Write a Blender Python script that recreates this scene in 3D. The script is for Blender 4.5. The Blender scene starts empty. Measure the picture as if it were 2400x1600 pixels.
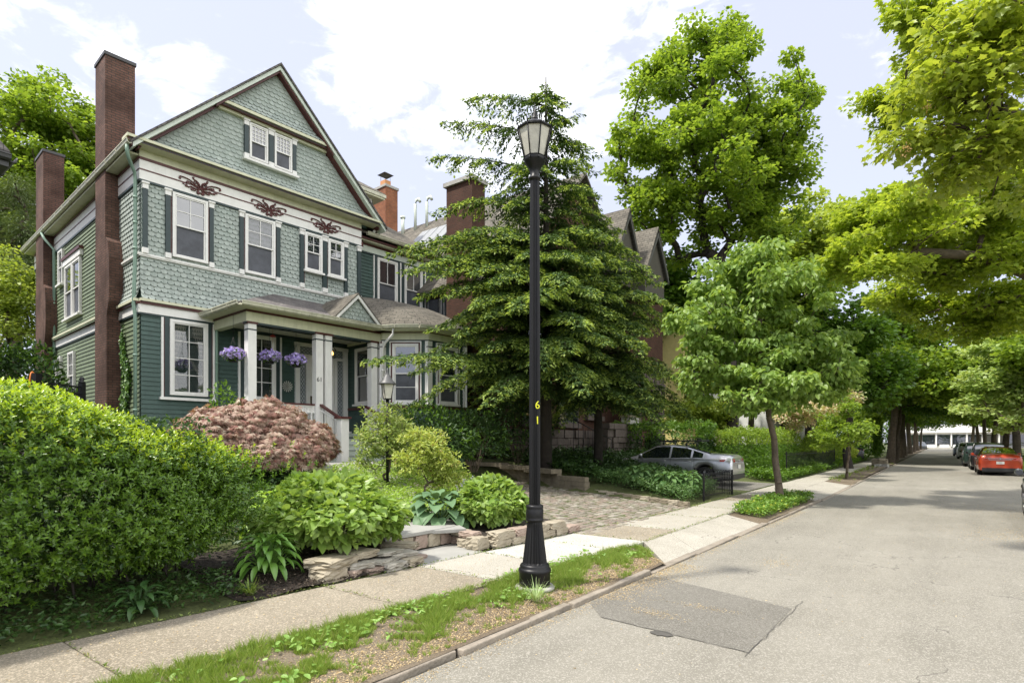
import bpy, math, random
import numpy as np
from mathutils import Vector, Matrix
R = math.radians
# ---------------------------------------------------------------- camera, sky, sun
scene = bpy.context.scene
COL = scene.collection
EYE = 1.75
STREET = math.atan2(1006, 1354)          # angle between view direction and street direction (+Y)
cam_d = bpy.data.cameras.new("camera"); cam = bpy.data.objects.new("camera", cam_d); COL.objects.link(cam)
cam.location = (0, 0, EYE); cam.rotation_euler = (R(90), 0, STREET)
cam_d.sensor_width = 36; cam_d.lens = 1354/2400*36; cam_d.shift_y = 235/2400
cam_d.clip_start = .05; cam_d.clip_end = 2000
scene.camera = cam
SUN_EL, SUN_DIR = 60, (-.48, -.87)       # towards the sun (left of the picture, a little behind the house side)
az = math.atan2(SUN_DIR[0], SUN_DIR[1])
world = bpy.data.worlds.new("World"); scene.world = world; world.use_nodes = True
nt = world.node_tree; N = nt.nodes; L = nt.links; N.clear()
def nd(tree, typ, **kw):
    n = tree.nodes.new(typ)
    for k, v in kw.items():
        if k in n.inputs: n.inputs[k].default_value = v
        else: setattr(n, k, v)
    return n
sky = nd(nt, 'ShaderNodeTexSky', sky_type='NISHITA', sun_disc=False, sun_elevation=R(SUN_EL), sun_rotation=az, air_density=1.0, dust_density=2.5, ozone_density=1.5)
SKYK = .15
# clouds: masks laid out by direction, broken up with noise
tc = nd(nt, 'ShaderNodeTexCoord')
mp = nd(nt, 'ShaderNodeMapping'); L.new(tc.outputs['Generated'], mp.inputs['Vector'])
mp.inputs['Scale'].default_value = (1.0, 1.0, 2.2)
n1 = nd(nt, 'ShaderNodeTexNoise', Scale=2.6, Detail=9.0, Roughness=.62, Distortion=.35); L.new(mp.outputs[0], n1.inputs['Vector'])
n2 = nd(nt, 'ShaderNodeTexNoise', Scale=14.0, Detail=6.0, Roughness=.6, Distortion=.6); L.new(mp.outputs[0], n2.inputs['Vector'])
def math_(tree, op, a, b=None, clamp=False):
    m = tree.nodes.new('ShaderNodeMath'); m.operation = op; m.use_clamp = clamp
    for i, v in enumerate((a, b)):
        if v is None: continue
        if isinstance(v, (int, float)): m.inputs[i].default_value = v
        else: tree.links.new(v, m.inputs[i])
    return m.outputs[0]
fwd = Vector((-math.sin(STREET), math.cos(STREET), 0)); rgt = Vector((math.cos(STREET), math.sin(STREET), 0))
def sky_dir(px, py):
    return (fwd + rgt*((px-1200)/1354) + Vector((0, 0, (1035-py)/1354))).normalized()
def blob(px, py, ang, soft):
    d = sky_dir(px, py)
    dp = nd(nt, 'ShaderNodeVectorMath', operation='DOT_PRODUCT'); L.new(tc.outputs['Generated'], dp.inputs[0]); dp.inputs[1].default_value = d
    mr = nd(nt, 'ShaderNodeMapRange'); L.new(dp.outputs['Value'], mr.inputs['Value'])
    mr.inputs['From Min'].default_value = math.cos(R(ang+soft)); mr.inputs['From Max'].default_value = math.cos(R(max(ang-soft, 0)))
    mr.inputs['To Min'].default_value = 0; mr.inputs['To Max'].default_value = 1
    return mr.outputs[0]
cover = None
for (px, py, ang, soft, wgt) in ((1230, 30, 6, 8, 1), (1080, -190, 9, 8, 1), (1170, 230, 2, 5, .6), (40, 20, 2, 4, .62), (150, 70, 1.5, 3, .6), (250, 110, 1, 3, .55), (400, 215, 1.5, 3, .55), (330, 150, 1, 2.5, .45), (190, 250, 1, 2, .4),
                                 (1500, -60, 4, 6, .7), (1780, -20, 2, 4, .4), (2100, 160, 3, 4, .3), (-500, -300, 14, 10, .5)):
    b = math_(nt, 'MULTIPLY', blob(px, py, ang, soft), wgt)
    cover = b if cover is None else math_(nt, 'MAXIMUM', cover, b)
nn = math_(nt, 'ADD', math_(nt, 'MULTIPLY', n1.outputs['Fac'], .7), math_(nt, 'MULTIPLY', n2.outputs['Fac'], .3))
dens = math_(nt, 'ADD', math_(nt, 'MULTIPLY', cover, .62), math_(nt, 'MULTIPLY', math_(nt, 'SUBTRACT', nn, .5), 2.6))
cl = nd(nt, 'ShaderNodeMapRange', interpolation_type='SMOOTHSTEP'); L.new(dens, cl.inputs['Value'])
cl.inputs['From Min'].default_value = .18; cl.inputs['From Max'].default_value = .62
mixc = nd(nt, 'ShaderNodeMix', data_type='RGBA')
L.new(cl.outputs[0], mixc.inputs[0])
veil = nd(nt, 'ShaderNodeMix', data_type='RGBA')   # thin high haze over the blue
veil.inputs[0].default_value = .7
L.new(sky.outputs[0], veil.inputs[6]); veil.inputs[7].default_value = (4.4, 4.5, 5.4, 1)
L.new(veil.outputs[2], mixc.inputs[6]); mixc.inputs[7].default_value = (9.5, 9.5, 9.6, 1)
# unseen cloud bank at the right, added to brighten the shaded facade and panes
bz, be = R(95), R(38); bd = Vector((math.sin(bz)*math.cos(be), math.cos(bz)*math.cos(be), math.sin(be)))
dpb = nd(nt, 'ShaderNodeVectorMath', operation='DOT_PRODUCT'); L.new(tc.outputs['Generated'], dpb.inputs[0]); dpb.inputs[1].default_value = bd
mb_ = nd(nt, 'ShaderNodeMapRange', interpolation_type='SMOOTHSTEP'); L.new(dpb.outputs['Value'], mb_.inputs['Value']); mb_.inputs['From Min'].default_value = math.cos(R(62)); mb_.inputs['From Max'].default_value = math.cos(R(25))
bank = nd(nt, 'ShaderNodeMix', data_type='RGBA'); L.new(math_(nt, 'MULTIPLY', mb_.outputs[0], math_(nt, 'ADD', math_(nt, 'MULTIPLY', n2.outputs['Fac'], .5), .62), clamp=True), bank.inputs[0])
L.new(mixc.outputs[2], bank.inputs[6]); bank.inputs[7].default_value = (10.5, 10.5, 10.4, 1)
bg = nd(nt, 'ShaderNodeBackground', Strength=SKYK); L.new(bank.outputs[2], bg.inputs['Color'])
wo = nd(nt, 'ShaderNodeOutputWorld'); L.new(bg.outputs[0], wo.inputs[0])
sun_d = bpy.data.lights.new("sun", 'SUN'); sun = bpy.data.objects.new("sun", sun_d); COL.objects.link(sun)
sun_d.energy = 3.6; sun_d.angle = R(3.5); sun_d.color = (1, .95, .86)
sv = Vector((SUN_DIR[0], SUN_DIR[1], math.tan(R(SUN_EL))*math.hypot(*SUN_DIR))).normalized()
sun.rotation_euler = sv.to_track_quat('Z', 'Y').to_euler()
vs = scene.view_settings; vs.view_transform = 'Standard'; vs.look = 'None'; vs.exposure = .62; vs.gamma = 1
try:
    scene.cycles.max_bounces = 6; scene.cycles.transparent_max_bounces = 12; scene.cycles.diffuse_bounces = 3; scene.cycles.glossy_bounces = 3
    scene.cycles.transmission_bounces = 4; scene.cycles.caustics_reflective = False; scene.cycles.caustics_refractive = False
except Exception: pass

# ---------------------------------------------------------------- helpers
def at(px, py, d):
    p = fwd*d + rgt*((px-1200)/1354*d); return Vector((p.x, p.y, EYE + (1035-py)/1354*d))
def link(o, parent=None):
    COL.objects.link(o)
    if parent is not None: o.parent = parent
    return o
def tag(o, label=None, cat=None, group=None, kind=None):
    if label: o['label'] = label
    if cat: o['category'] = cat
    if group: o['group'] = group
    if kind: o['kind'] = kind
    return o
def thing(name, label, cat, loc=(0, 0, 0), rz=0, group=None):
    o = bpy.data.objects.new(name, None); link(o); o.location = loc; o.rotation_euler = (0, 0, rz); o.empty_display_size = .2
    return tag(o, label, cat, group)
def copy_tree(o, parent=None):
    c = o.copy(); link(c); c.parent = parent
    for ch in [x for x in bpy.data.objects if x.parent == o]: copy_tree(ch, c)
    return c

class MB:
    """collects faces, builds one mesh object with metre-scaled box UVs"""
    def __init__(s): s.v = []; s.f = []; s.m = []; s.sm = []; s.X = None
    def P(s, p):
        s.v.append(tuple(s.X @ Vector(p)) if s.X is not None else tuple(p)); return len(s.v)-1
    def face(s, pts, m=0, smooth=False):
        s.f.append([s.P(p) for p in pts]); s.m.append(m); s.sm.append(smooth)
    def box(s, a, b, m=0):
        x0, y0, z0 = a; x1, y1, z1 = b
        if x0 > x1: x0, x1 = x1, x0
        if y0 > y1: y0, y1 = y1, y0
        if z0 > z1: z0, z1 = z1, z0
        i = [s.P(p) for p in ((x0, y0, z0), (x1, y0, z0), (x1, y1, z0), (x0, y1, z0), (x0, y0, z1), (x1, y0, z1), (x1, y1, z1), (x0, y1, z1))]
        for q in ((0, 3, 2, 1), (4, 5, 6, 7), (0, 1, 5, 4), (1, 2, 6, 5), (2, 3, 7, 6), (3, 0, 4, 7)):
            s.f.append([i[k] for k in q]); s.m.append(m); s.sm.append(False)
    def prism(s, poly, axis_vec, m=0):
        n = len(poly); av = Vector(axis_vec)
        a = [s.P(p) for p in poly]; b = [s.P(Vector(p)+av) for p in poly]
        s.f.append(a[::-1]); s.f.append(b)
        for k in range(n): s.f.append([a[k], a[(k+1) % n], b[(k+1) % n], b[k]])
        s.m += [m]*(n+2); s.sm += [False]*(n+2)
    def tube(s, pts, r, n=6, m=0, cap=True, smooth=True):
        pts = [Vector(p) for p in pts]; rs = r if isinstance(r, (list, tuple)) else [r]*len(pts)
        rings = []
        for i, p in enumerate(pts):
            t = (pts[min(i+1, len(pts)-1)]-pts[max(i-1, 0)])
            if t.length < 1e-9: t = Vector((0, 0, 1))
            t.normalize(); u = t.cross(Vector((0, 0, 1)) if abs(t.z) < .95 else Vector((1, 0, 0))).normalized(); w = t.cross(u)
            rings.append([s.P(p + (u*math.cos(a)+w*math.sin(a))*rs[i]) for a in [2*math.pi*k/n for k in range(n)]])
        for a, b in zip(rings, rings[1:]):
            for k in range(n):
                s.f.append([a[k], a[(k+1) % n], b[(k+1) % n], b[k]]); s.m.append(m); s.sm.append(smooth)
        if cap:
            s.f.append(rings[0][::-1]); s.f.append(rings[-1]); s.m += [m, m]; s.sm += [False, False]
    def lathe(s, prof, c=(0, 0), n=24, m=0, smooth=True, flute=0, fl_rng=None, rot=0):
        rings = []
        for j, (r, z) in enumerate(prof):
            ring = []
            for k in range(n):
                a = 2*math.pi*k/n + rot; rr = r
                if flute and fl_rng and fl_rng[0] <= j <= fl_rng[1] and k % 2: rr = r*(1-flute)
                ring.append(s.P((c[0]+rr*math.cos(a), c[1]+rr*math.sin(a), z)))
            rings.append(ring)
        for a, b in zip(rings, rings[1:]):
            for k in range(n):
                s.f.append([a[k], a[(k+1) % n], b[(k+1) % n], b[k]]); s.m.append(m); s.sm.append(smooth)
        s.f.append(rings[0][::-1]); s.f.append(rings[-1]); s.m += [m, m]; s.sm += [False, False]
    def build(s, name, mats, parent=None, loc=None, rz=None, bevel=0):
        me = bpy.data.meshes.new(name); me.from_pydata(s.v, [], s.f)
        if not isinstance(mats, (list, tuple)): mats = [mats]
        for q in mats: me.materials.append(q)
        me.polygons.foreach_set('material_index', s.m); me.polygons.foreach_set('use_smooth', s.sm)
        uv = me.uv_layers.new(name='UVMap'); me.update()
        nv = len(s.v); co = np.empty(nv*3); me.vertices.foreach_get('co', co); co = co.reshape(-1, 3)
        nl = len(me.loops); li = np.empty(nl, int); me.loops.foreach_get('vertex_index', li)
        npol = len(me.polygons); nr = np.empty(npol*3); me.polygons.foreach_get('normal', nr); nr = nr.reshape(-1, 3)
        lt = np.empty(npol, int); me.polygons.foreach_get('loop_total', lt)
        ln = np.repeat(nr, lt, axis=0); P = co[li]
        h = np.stack([-ln[:, 1], ln[:, 0], np.zeros(nl)], 1); hl = np.linalg.norm(h, axis=1); flat = hl < .12
        h[flat] = (1, 0, 0); hl[flat] = 1; h /= hl[:, None]; w = np.cross(ln, h); w[flat] = (0, 1, 0)
        uv.data.foreach_set('uv', np.stack([(P*h).sum(1), (P*w).sum(1)], 1).ravel())
        o = bpy.data.objects.new(name, me); link(o, parent)
        if loc is not None: o.location = loc
        if rz is not None: o.rotation_euler = (0, 0, rz)
        if bevel:
            bm = o.modifiers.new('bevel', 'BEVEL'); bm.width = bevel; bm.segments = 2; bm.limit_method = 'ANGLE'; bm.angle_limit = R(40)
        return o
class Fr:
    """a wall frame: u along the wall, o outwards, z up"""
    def __init__(s, o, d): s.o = Vector((o[0], o[1], 0)); l = math.hypot(*d); s.d = Vector((d[0]/l, d[1]/l, 0)); s.n = Vector((s.d.y, -s.d.x, 0))
    def p(s, u, o, z): return s.o + s.d*u + s.n*o + Vector((0, 0, z))
    def box(s, mb, u0, u1, o0, o1, z0, z1, m=0):
        old = mb.X
        M = Matrix(((s.d.x, -s.n.x, 0, s.o.x), (s.d.y, -s.n.y, 0, s.o.y), (0, 0, 1, 0), (0, 0, 0, 1)))
        mb.X = M if old is None else old @ M
        mb.box((u0, -o1, z0), (u1, -o0, z1), m); mb.X = old

# ---------------------------------------------------------------- materials
def mat(name, col, rough=.7, var=.12, vscale=3, bump=0, bscale=40, metal=0, col2=None, spec=.5, coat=0, grime=0):
    m = bpy.data.materials.new(name); m.use_nodes = True; t = m.node_tree; b = t.nodes['Principled BSDF']
    b.inputs['Roughness'].default_value = rough; b.inputs['Metallic'].default_value = metal; b.inputs['Specular IOR Level'].default_value = spec
    if coat: b.inputs['Coat Weight'].default_value = coat; b.inputs['Coat Roughness'].default_value = .04
    tcn = nd(t, 'ShaderNodeTexCoord')
    ns = nd(t, 'ShaderNodeTexNoise', Scale=vscale, Detail=6.0, Roughness=.65); t.links.new(tcn.outputs['Object'], ns.inputs['Vector'])
    cr = nd(t, 'ShaderNodeValToRGB'); t.links.new(ns.outputs['Fac'], cr.inputs[0])
    c2 = col2 or tuple(min(1, c*(1+var)) for c in col); c1 = tuple(c*(1-var) for c in col) if col2 is None else col
    cr.color_ramp.elements[0].position = .3; cr.color_ramp.elements[1].position = .7
    cr.color_ramp.elements[0].color = (*c1, 1); cr.color_ramp.elements[1].color = (*c2, 1)
    out = cr.outputs[0]
    if grime:
        n3 = nd(t, 'ShaderNodeTexNoise', Scale=1.1, Detail=8.0, Roughness=.75); mpn = nd(t, 'ShaderNodeMapping'); mpn.inputs['Scale'].default_value = (6, 6, .7)
        t.links.new(tcn.outputs['Object'], mpn.inputs[0]); t.links.new(mpn.outputs[0], n3.inputs['Vector'])
        mr = nd(t, 'ShaderNodeMapRange'); t.links.new(n3.outputs['Fac'], mr.inputs['Value']); mr.inputs['From Min'].default_value = .48; mr.inputs['From Max'].default_value = .75; mr.inputs['To Max'].default_value = grime
        mx = nd(t, 'ShaderNodeMix', data_type='RGBA'); t.links.new(mr.outputs[0], mx.inputs[0]); t.links.new(out, mx.inputs[6]); mx.inputs[7].default_value = (col[0]*.35, col[1]*.36, col[2]*.3, 1); out = mx.outputs[2]
    t.links.new(out, b.inputs['Base Color'])
    if bump:
        nb = nd(t, 'ShaderNodeTexNoise', Scale=bscale, Detail=4.0); t.links.new(tcn.outputs['Object'], nb.inputs['Vector'])
        bp = nd(t, 'ShaderNodeBump', Strength=bump, Distance=.02); t.links.new(nb.outputs['Fac'], bp.inputs['Height']); t.links.new(bp.outputs[0], b.inputs['Normal'])
    return m
def brick_mat(name, c1, c2, mortar, bw=.21, rh=.07, ms=.008, rough=.85, bump=.6, off=.5, soot=None, squash=1):
    m = bpy.data.materials.new(name); m.use_nodes = True; t = m.node_tree; b = t.nodes['Principled BSDF']; b.inputs['Roughness'].default_value = rough
    b.inputs['Specular IOR Level'].default_value = .25
    u = nd(t, 'ShaderNodeUVMap'); bt = nd(t, 'ShaderNodeTexBrick', Scale=1.0, offset=off)
    bt.inputs['Brick Width'].default_value = bw; bt.inputs['Row Height'].default_value = rh; bt.inputs['Mortar Size'].default_value = ms; bt.inputs['Mortar Smooth'].default_value = .3
    bt.inputs['Color1'].default_value = (*c1, 1); bt.inputs['Color2'].default_value = (*c2, 1); bt.inputs['Mortar'].default_value = (*mortar, 1)
    nz = nd(t, 'ShaderNodeTexNoise', Scale=3.0, Detail=3.0); t.links.new(u.outputs[0], nz.inputs['Vector'])
    ad = nd(t, 'ShaderNodeMix', data_type='RGBA', blend_type='LINEAR_LIGHT'); ad.inputs[0].default_value = .012
    t.links.new(u.outputs[0], ad.inputs[6]); t.links.new(nz.outputs['Color'], ad.inputs[7]); t.links.new(ad.outputs[2], bt.inputs['Vector'])
    n2_ = nd(t, 'ShaderNodeTexNoise', Scale=1.7, Detail=7.0, Roughness=.7); tcn = nd(t, 'ShaderNodeTexCoord'); t.links.new(tcn.outputs['Object'], n2_.inputs['Vector'])
    mr = nd(t, 'ShaderNodeMapRange'); t.links.new(n2_.outputs['Fac'], mr.inputs['Value']); mr.inputs['From Min'].default_value = .3; mr.inputs['From Max'].default_value = .75
    mr.inputs['To Min'].default_value = .65; mr.inputs['To Max'].default_value = 1.25
    mx = nd(t, 'ShaderNodeMix', data_type='RGBA', blend_type='MULTIPLY'); mx.inputs[0].default_value = 1; t.links.new(bt.outputs['Color'], mx.inputs[6]); t.links.new(mr.outputs[0], mx.inputs[7])
    out = mx.outputs[2]
    if soot:
        n4 = nd(t, 'ShaderNodeTexNoise', Scale=.8, Detail=5.0, Roughness=.6); t.links.new(tcn.outputs['Object'], n4.inputs['Vector'])
        m4 = nd(t, 'ShaderNodeMapRange'); t.links.new(n4.outputs['Fac'], m4.inputs['Value']); m4.inputs['From Min'].default_value = .45; m4.inputs['From Max'].default_value = .6; m4.inputs['To Max'].default_value = soot
        m5 = nd(t, 'ShaderNodeMix', data_type='RGBA'); t.links.new(m4.outputs[0], m5.inputs[0]); t.links.new(out, m5.inputs[6]); m5.inputs[7].default_value = (c1[0]*.3, c1[1]*.3, c1[2]*.3, 1); out = m5.outputs[2]
    t.links.new(out, b.inputs['Base Color'])
    bp = nd(t, 'ShaderNodeBump', Strength=bump, Distance=.01, invert=True); t.links.new(bt.outputs['Fac'], bp.inputs['Height']); t.links.new(bp.outputs[0], b.inputs['Normal'])
    return m
def leaf_mat(name, c1, c2, trans=.35, rough=.42, spec=.4, c3=None):
    m = bpy.data.materials.new(name); m.use_nodes = True; t = m.node_tree; b = t.nodes['Principled BSDF']; out = t.nodes['Material Output']
    g = nd(t, 'ShaderNodeNewGeometry'); cr = nd(t, 'ShaderNodeValToRGB'); t.links.new(g.outputs['Random Per Island'], cr.inputs[0])
    cr.color_ramp.elements[0].color = (*c1, 1); cr.color_ramp.elements[1].color = (*c2, 1)
    if c3:
        e = cr.color_ramp.elements.new(.93); e.color = (*c2, 1); cr.color_ramp.elements[2].color = (*c3, 1)
    t.links.new(cr.outputs[0], b.inputs['Base Color']); b.inputs['Roughness'].default_value = rough; b.inputs['Specular IOR Level'].default_value = spec
    tr = nd(t, 'ShaderNodeBsdfTranslucent'); hs = nd(t, 'ShaderNodeMix', data_type='RGBA', blend_type='MULTIPLY'); hs.inputs[0].default_value = 1
    t.links.new(cr.outputs[0], hs.inputs[6]); hs.inputs[7].default_value = (1.55, 1.45, .75, 1); t.links.new(hs.outputs[2], tr.inputs['Color'])
    ms = nd(t, 'ShaderNodeMixShader'); ms.inputs[0].default_value = trans; t.links.new(b.outputs[0], ms.inputs[1]); t.links.new(tr.outputs[0], ms.inputs[2]); t.links.new(ms.outputs[0], out.inputs['Surface'])
    return m
def ground_mat(name, c1, c2, speck=None, scale=120, rough=.9, vscale=.6, bump=.4, patch=None, cracks=0, lanes=0):
    m = bpy.data.materials.new(name); m.use_nodes = True; t = m.node_tree; b = t.nodes['Principled BSDF']; b.inputs['Roughness'].default_value = rough; b.inputs['Specular IOR Level'].default_value = .3
    tcn = nd(t, 'ShaderNodeTexCoord'); a = nd(t, 'ShaderNodeTexNoise', Scale=vscale, Detail=8.0, Roughness=.65); t.links.new(tcn.outputs['Object'], a.inputs['Vector'])
    cr = nd(t, 'ShaderNodeValToRGB'); t.links.new(a.outputs['Fac'], cr.inputs[0]); cr.color_ramp.elements[0].position = .32; cr.color_ramp.elements[1].position = .68
    cr.color_ramp.elements[0].color = (*c1, 1); cr.color_ramp.elements[1].color = (*c2, 1); o = cr.outputs[0]
    n3 = nd(t, 'ShaderNodeTexNoise', Scale=scale, Detail=3.0, Roughness=.8); t.links.new(tcn.outputs['Object'], n3.inputs['Vector'])
    mr = nd(t, 'ShaderNodeMapRange'); t.links.new(n3.outputs['Fac'], mr.inputs['Value']); mr.inputs['From Min'].default_value = .3; mr.inputs['From Max'].default_value = .7; mr.inputs['To Min'].default_value = .45; mr.inputs['To Max'].default_value = 1.5
    mx = nd(t, 'ShaderNodeMix', data_type='RGBA', blend_type='MULTIPLY'); mx.inputs[0].default_value = 1; t.links.new(o, mx.inputs[6]); t.links.new(mr.outputs[0], mx.inputs[7]); o = mx.outputs[2]
    if lanes:
        for sc, lo_k, hi_k in (((1.1, .05, 1), 1-lanes, 1+lanes*.4), ((2.3, .9, 1), 1-lanes*.6, 1+lanes*.3)):
            mq = nd(t, 'ShaderNodeMapping'); mq.inputs['Scale'].default_value = sc; t.links.new(tcn.outputs['Object'], mq.inputs[0])
            nq = nd(t, 'ShaderNodeTexNoise', Scale=1.0, Detail=6.0, Roughness=.7); t.links.new(mq.outputs[0], nq.inputs['Vector'])
            mr2 = nd(t, 'ShaderNodeMapRange'); t.links.new(nq.outputs['Fac'], mr2.inputs['Value']); mr2.inputs['From Min'].default_value = .35; mr2.inputs['From Max'].default_value = .65; mr2.inputs['To Min'].default_value = lo_k; mr2.inputs['To Max'].default_value = hi_k
            mx2 = nd(t, 'ShaderNodeMix', data_type='RGBA', blend_type='MULTIPLY'); mx2.inputs[0].default_value = 1; t.links.new(o, mx2.inputs[6]); t.links.new(mr2.outputs[0], mx2.inputs[7]); o = mx2.outputs[2]
    if speck:
        v = nd(t, 'ShaderNodeTexVoronoi', Scale=scale*.6); t.links.new(tcn.outputs['Object'], v.inputs['Vector'])
        s2 = nd(t, 'ShaderNodeSeparateColor'); t.links.new(v.outputs['Color'], s2.inputs[0])
        g1 = math_(t, 'GREATER_THAN', s2.outputs[0], .78); m2 = nd(t, 'ShaderNodeMix', data_type='RGBA'); t.links.new(math_(t, 'MULTIPLY', g1, .7), m2.inputs[0]); t.links.new(o, m2.inputs[6]); m2.inputs[7].default_value = (*speck, 1); o = m2.outputs[2]
    if cracks:
        v = nd(t, 'ShaderNodeTexVoronoi', Scale=.45, feature='DISTANCE_TO_EDGE')
        wn = nd(t, 'ShaderNodeTexNoise', Scale=1.5, Detail=6.0); t.links.new(tcn.outputs['Object'], wn.inputs['Vector'])
        ad = nd(t, 'ShaderNodeMix', data_type='RGBA', blend_type='LINEAR_LIGHT'); ad.inputs[0].default_value = .5; t.links.new(tcn.outputs['Object'], ad.inputs[6]); t.links.new(wn.outputs['Color'], ad.inputs[7]); t.links.new(ad.outputs[2], v.inputs['Vector'])
        lt = math_(t, 'LESS_THAN', v.outputs['Distance'], .004); pn = math_(t, 'GREATER_THAN', a.outputs['Fac'], .53)
        m2 = nd(t, 'ShaderNodeMix', data_type='RGBA'); t.links.new(math_(t, 'MULTIPLY', math_(t, 'MULTIPLY', lt, pn), cracks), m2.inputs[0]); t.links.new(o, m2.inputs[6]); m2.inputs[7].default_value = (.04, .035, .03, 1); o = m2.outputs[2]
    t.links.new(o, b.inputs['Base Color'])
    bp = nd(t, 'ShaderNodeBump', Strength=bump, Distance=.01); t.links.new(n3.outputs['Fac'], bp.inputs['Height']); t.links.new(bp.outputs[0], b.inputs['Normal'])
    return m
def glass_mat(name, tint=(.02, .025, .03), rough=.02, alpha=.0):
    """glossy dark pane; alpha > 0 lets what hangs behind it show"""
    m = bpy.data.materials.new(name); m.use_nodes = True; t = m.node_tree; b = t.nodes['Principled BSDF']; out = t.nodes['Material Output']
    b.inputs['Base Color'].default_value = (*tint, 1); b.inputs['Roughness'].default_value = rough; b.inputs['Specular IOR Level'].default_value = 1.0; b.inputs['IOR'].default_value = 2.0
    nz = nd(t, 'ShaderNodeTexNoise', Scale=1.2, Detail=2.0); tcn = nd(t, 'ShaderNodeTexCoord'); t.links.new(tcn.outputs['Object'], nz.inputs['Vector'])
    bp = nd(t, 'ShaderNodeBump', Strength=.12, Distance=.05); t.links.new(nz.outputs['Fac'], bp.inputs['Height']); t.links.new(bp.outputs[0], b.inputs['Normal'])
    if alpha:
        tr = nd(t, 'ShaderNodeBsdfTransparent'); ms = nd(t, 'ShaderNodeMixShader'); ms.inputs[0].default_value = alpha
        t.links.new(b.outputs[0], ms.inputs[1]); t.links.new(tr.outputs[0], ms.inputs[2]); t.links.new(ms.outputs[0], out.inputs['Surface'])
    return m
def emit_mat(name, col, k):
    m = bpy.data.materials.new(name); m.use_nodes = True; b = m.node_tree.nodes['Principled BSDF']
    b.inputs['Base Color'].default_value = (*col, 1); b.inputs['Emission Color'].default_value = (*col, 1); b.inputs['Emission Strength'].default_value = k
    return m
M = dict(
    shingle=None,
    clap=mat('dark_green_clapboard', (.045, .088, .075), .55, .15, 6, .15, 60, grime=.35),
    clap2=mat('olive_clapboard', (.16, .205, .12), .6, .15, 5, .15, 60, grime=.4),  # side wall: sun and bounced light put into a lighter, yellower green
    shutter=mat('dark_slate_paint', (.022, .042, .044), .45, .15, 8),
    burg=mat('burgundy_paint', (.085, .02, .018), .5, .2, 8),
    white=mat('white_paint', (.78, .77, .74), .5, .04, 5, .05, 50, grime=.18),
    cream=mat('cream_paint', (.60, .60, .43), .55, .08, 4, .05, 50, grime=.3),
    pale=mat('pale_green_paint', (.62, .68, .60), .5, .05, 4, grime=.15),
    gutter=mat('weathered_gutter', (.55, .54, .42), .45, .15, 4, grime=.6),
    spout=mat('sage_downspout_paint', (.20, .30, .24), .5, .1, 4, grime=.2),
    brick=brick_mat('red_brown_brick', (.14, .075, .055), (.19, .10, .075), (.07, .058, .05), bw=.22, rh=.075, ms=.012, soot=.6),
    brick2=brick_mat('neighbour_red_brick', (.095, .042, .027), (.07, .033, .022), (.06, .046, .035)),
    slate=brick_mat('grey_roof_shingles', (.19, .175, .165), (.115, .105, .105), (.05, .045, .045), bw=.26, rh=.13, ms=.008, off=.37, bump=.9),
    slate2=brick_mat('brown_grey_roof_shingles', (.19, .172, .14), (.125, .115, .095), (.045, .04, .035), bw=.3, rh=.15, ms=.01, off=.37, bump=.9),
    black=mat('black_metal', (.007, .007, .008), .42, .2, 20, .05, 60, spec=.35),
    darkcap=mat('dark_flashing', (.05, .05, .052), .5, .2, 5),
    cement=mat('weathered_cement', (.36, .35, .32), .85, .2, 4, .4, 30),
    glass=glass_mat('window_glass'),
    glassc=glass_mat('clear_window_glass', (.02, .03, .03), .02, .62),
    screen=mat('insect_screen', (.075, .08, .095), .6, .35, 2.5),
    inside=mat('dim_interior', (.012, .012, .012), .9, .1),
    blind=mat('white_blind', (.62, .63, .7), .6, .05, 3),
    curtain=mat('sheer_curtain', (.55, .53, .45), .8, .12, 6),
    bark=mat('grey_brown_bark', (.11, .085, .06), .9, .4, 6, .8, 25),
    barkd=mat('dark_bark', (.035, .028, .022), .9, .4, 6, .8, 25),
    stone=mat('field_stone', (.25, .21, .15), .85, .3, 2.2, .8, 14, col2=(.40, .355, .27)),
    stone2=mat('retaining_block', (.20, .17, .12), .9, .3, 3, .7, 16),
    slab=mat('flagstone', (.31, .305, .28), .7, .1, 3, .3, 20),
    mulch=mat('dark_mulch', (.018, .014, .011), .95, .6, 20, 1, 40, col2=(.05, .038, .028)),
    soil=ground_mat('bare_soil', (.115, .088, .06), (.19, .155, .11), scale=60, bump=.8),
    lawn=ground_mat('garden_ground', (.05, .06, .02), (.10, .12, .04), scale=40, bump=.8),
)
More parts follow.
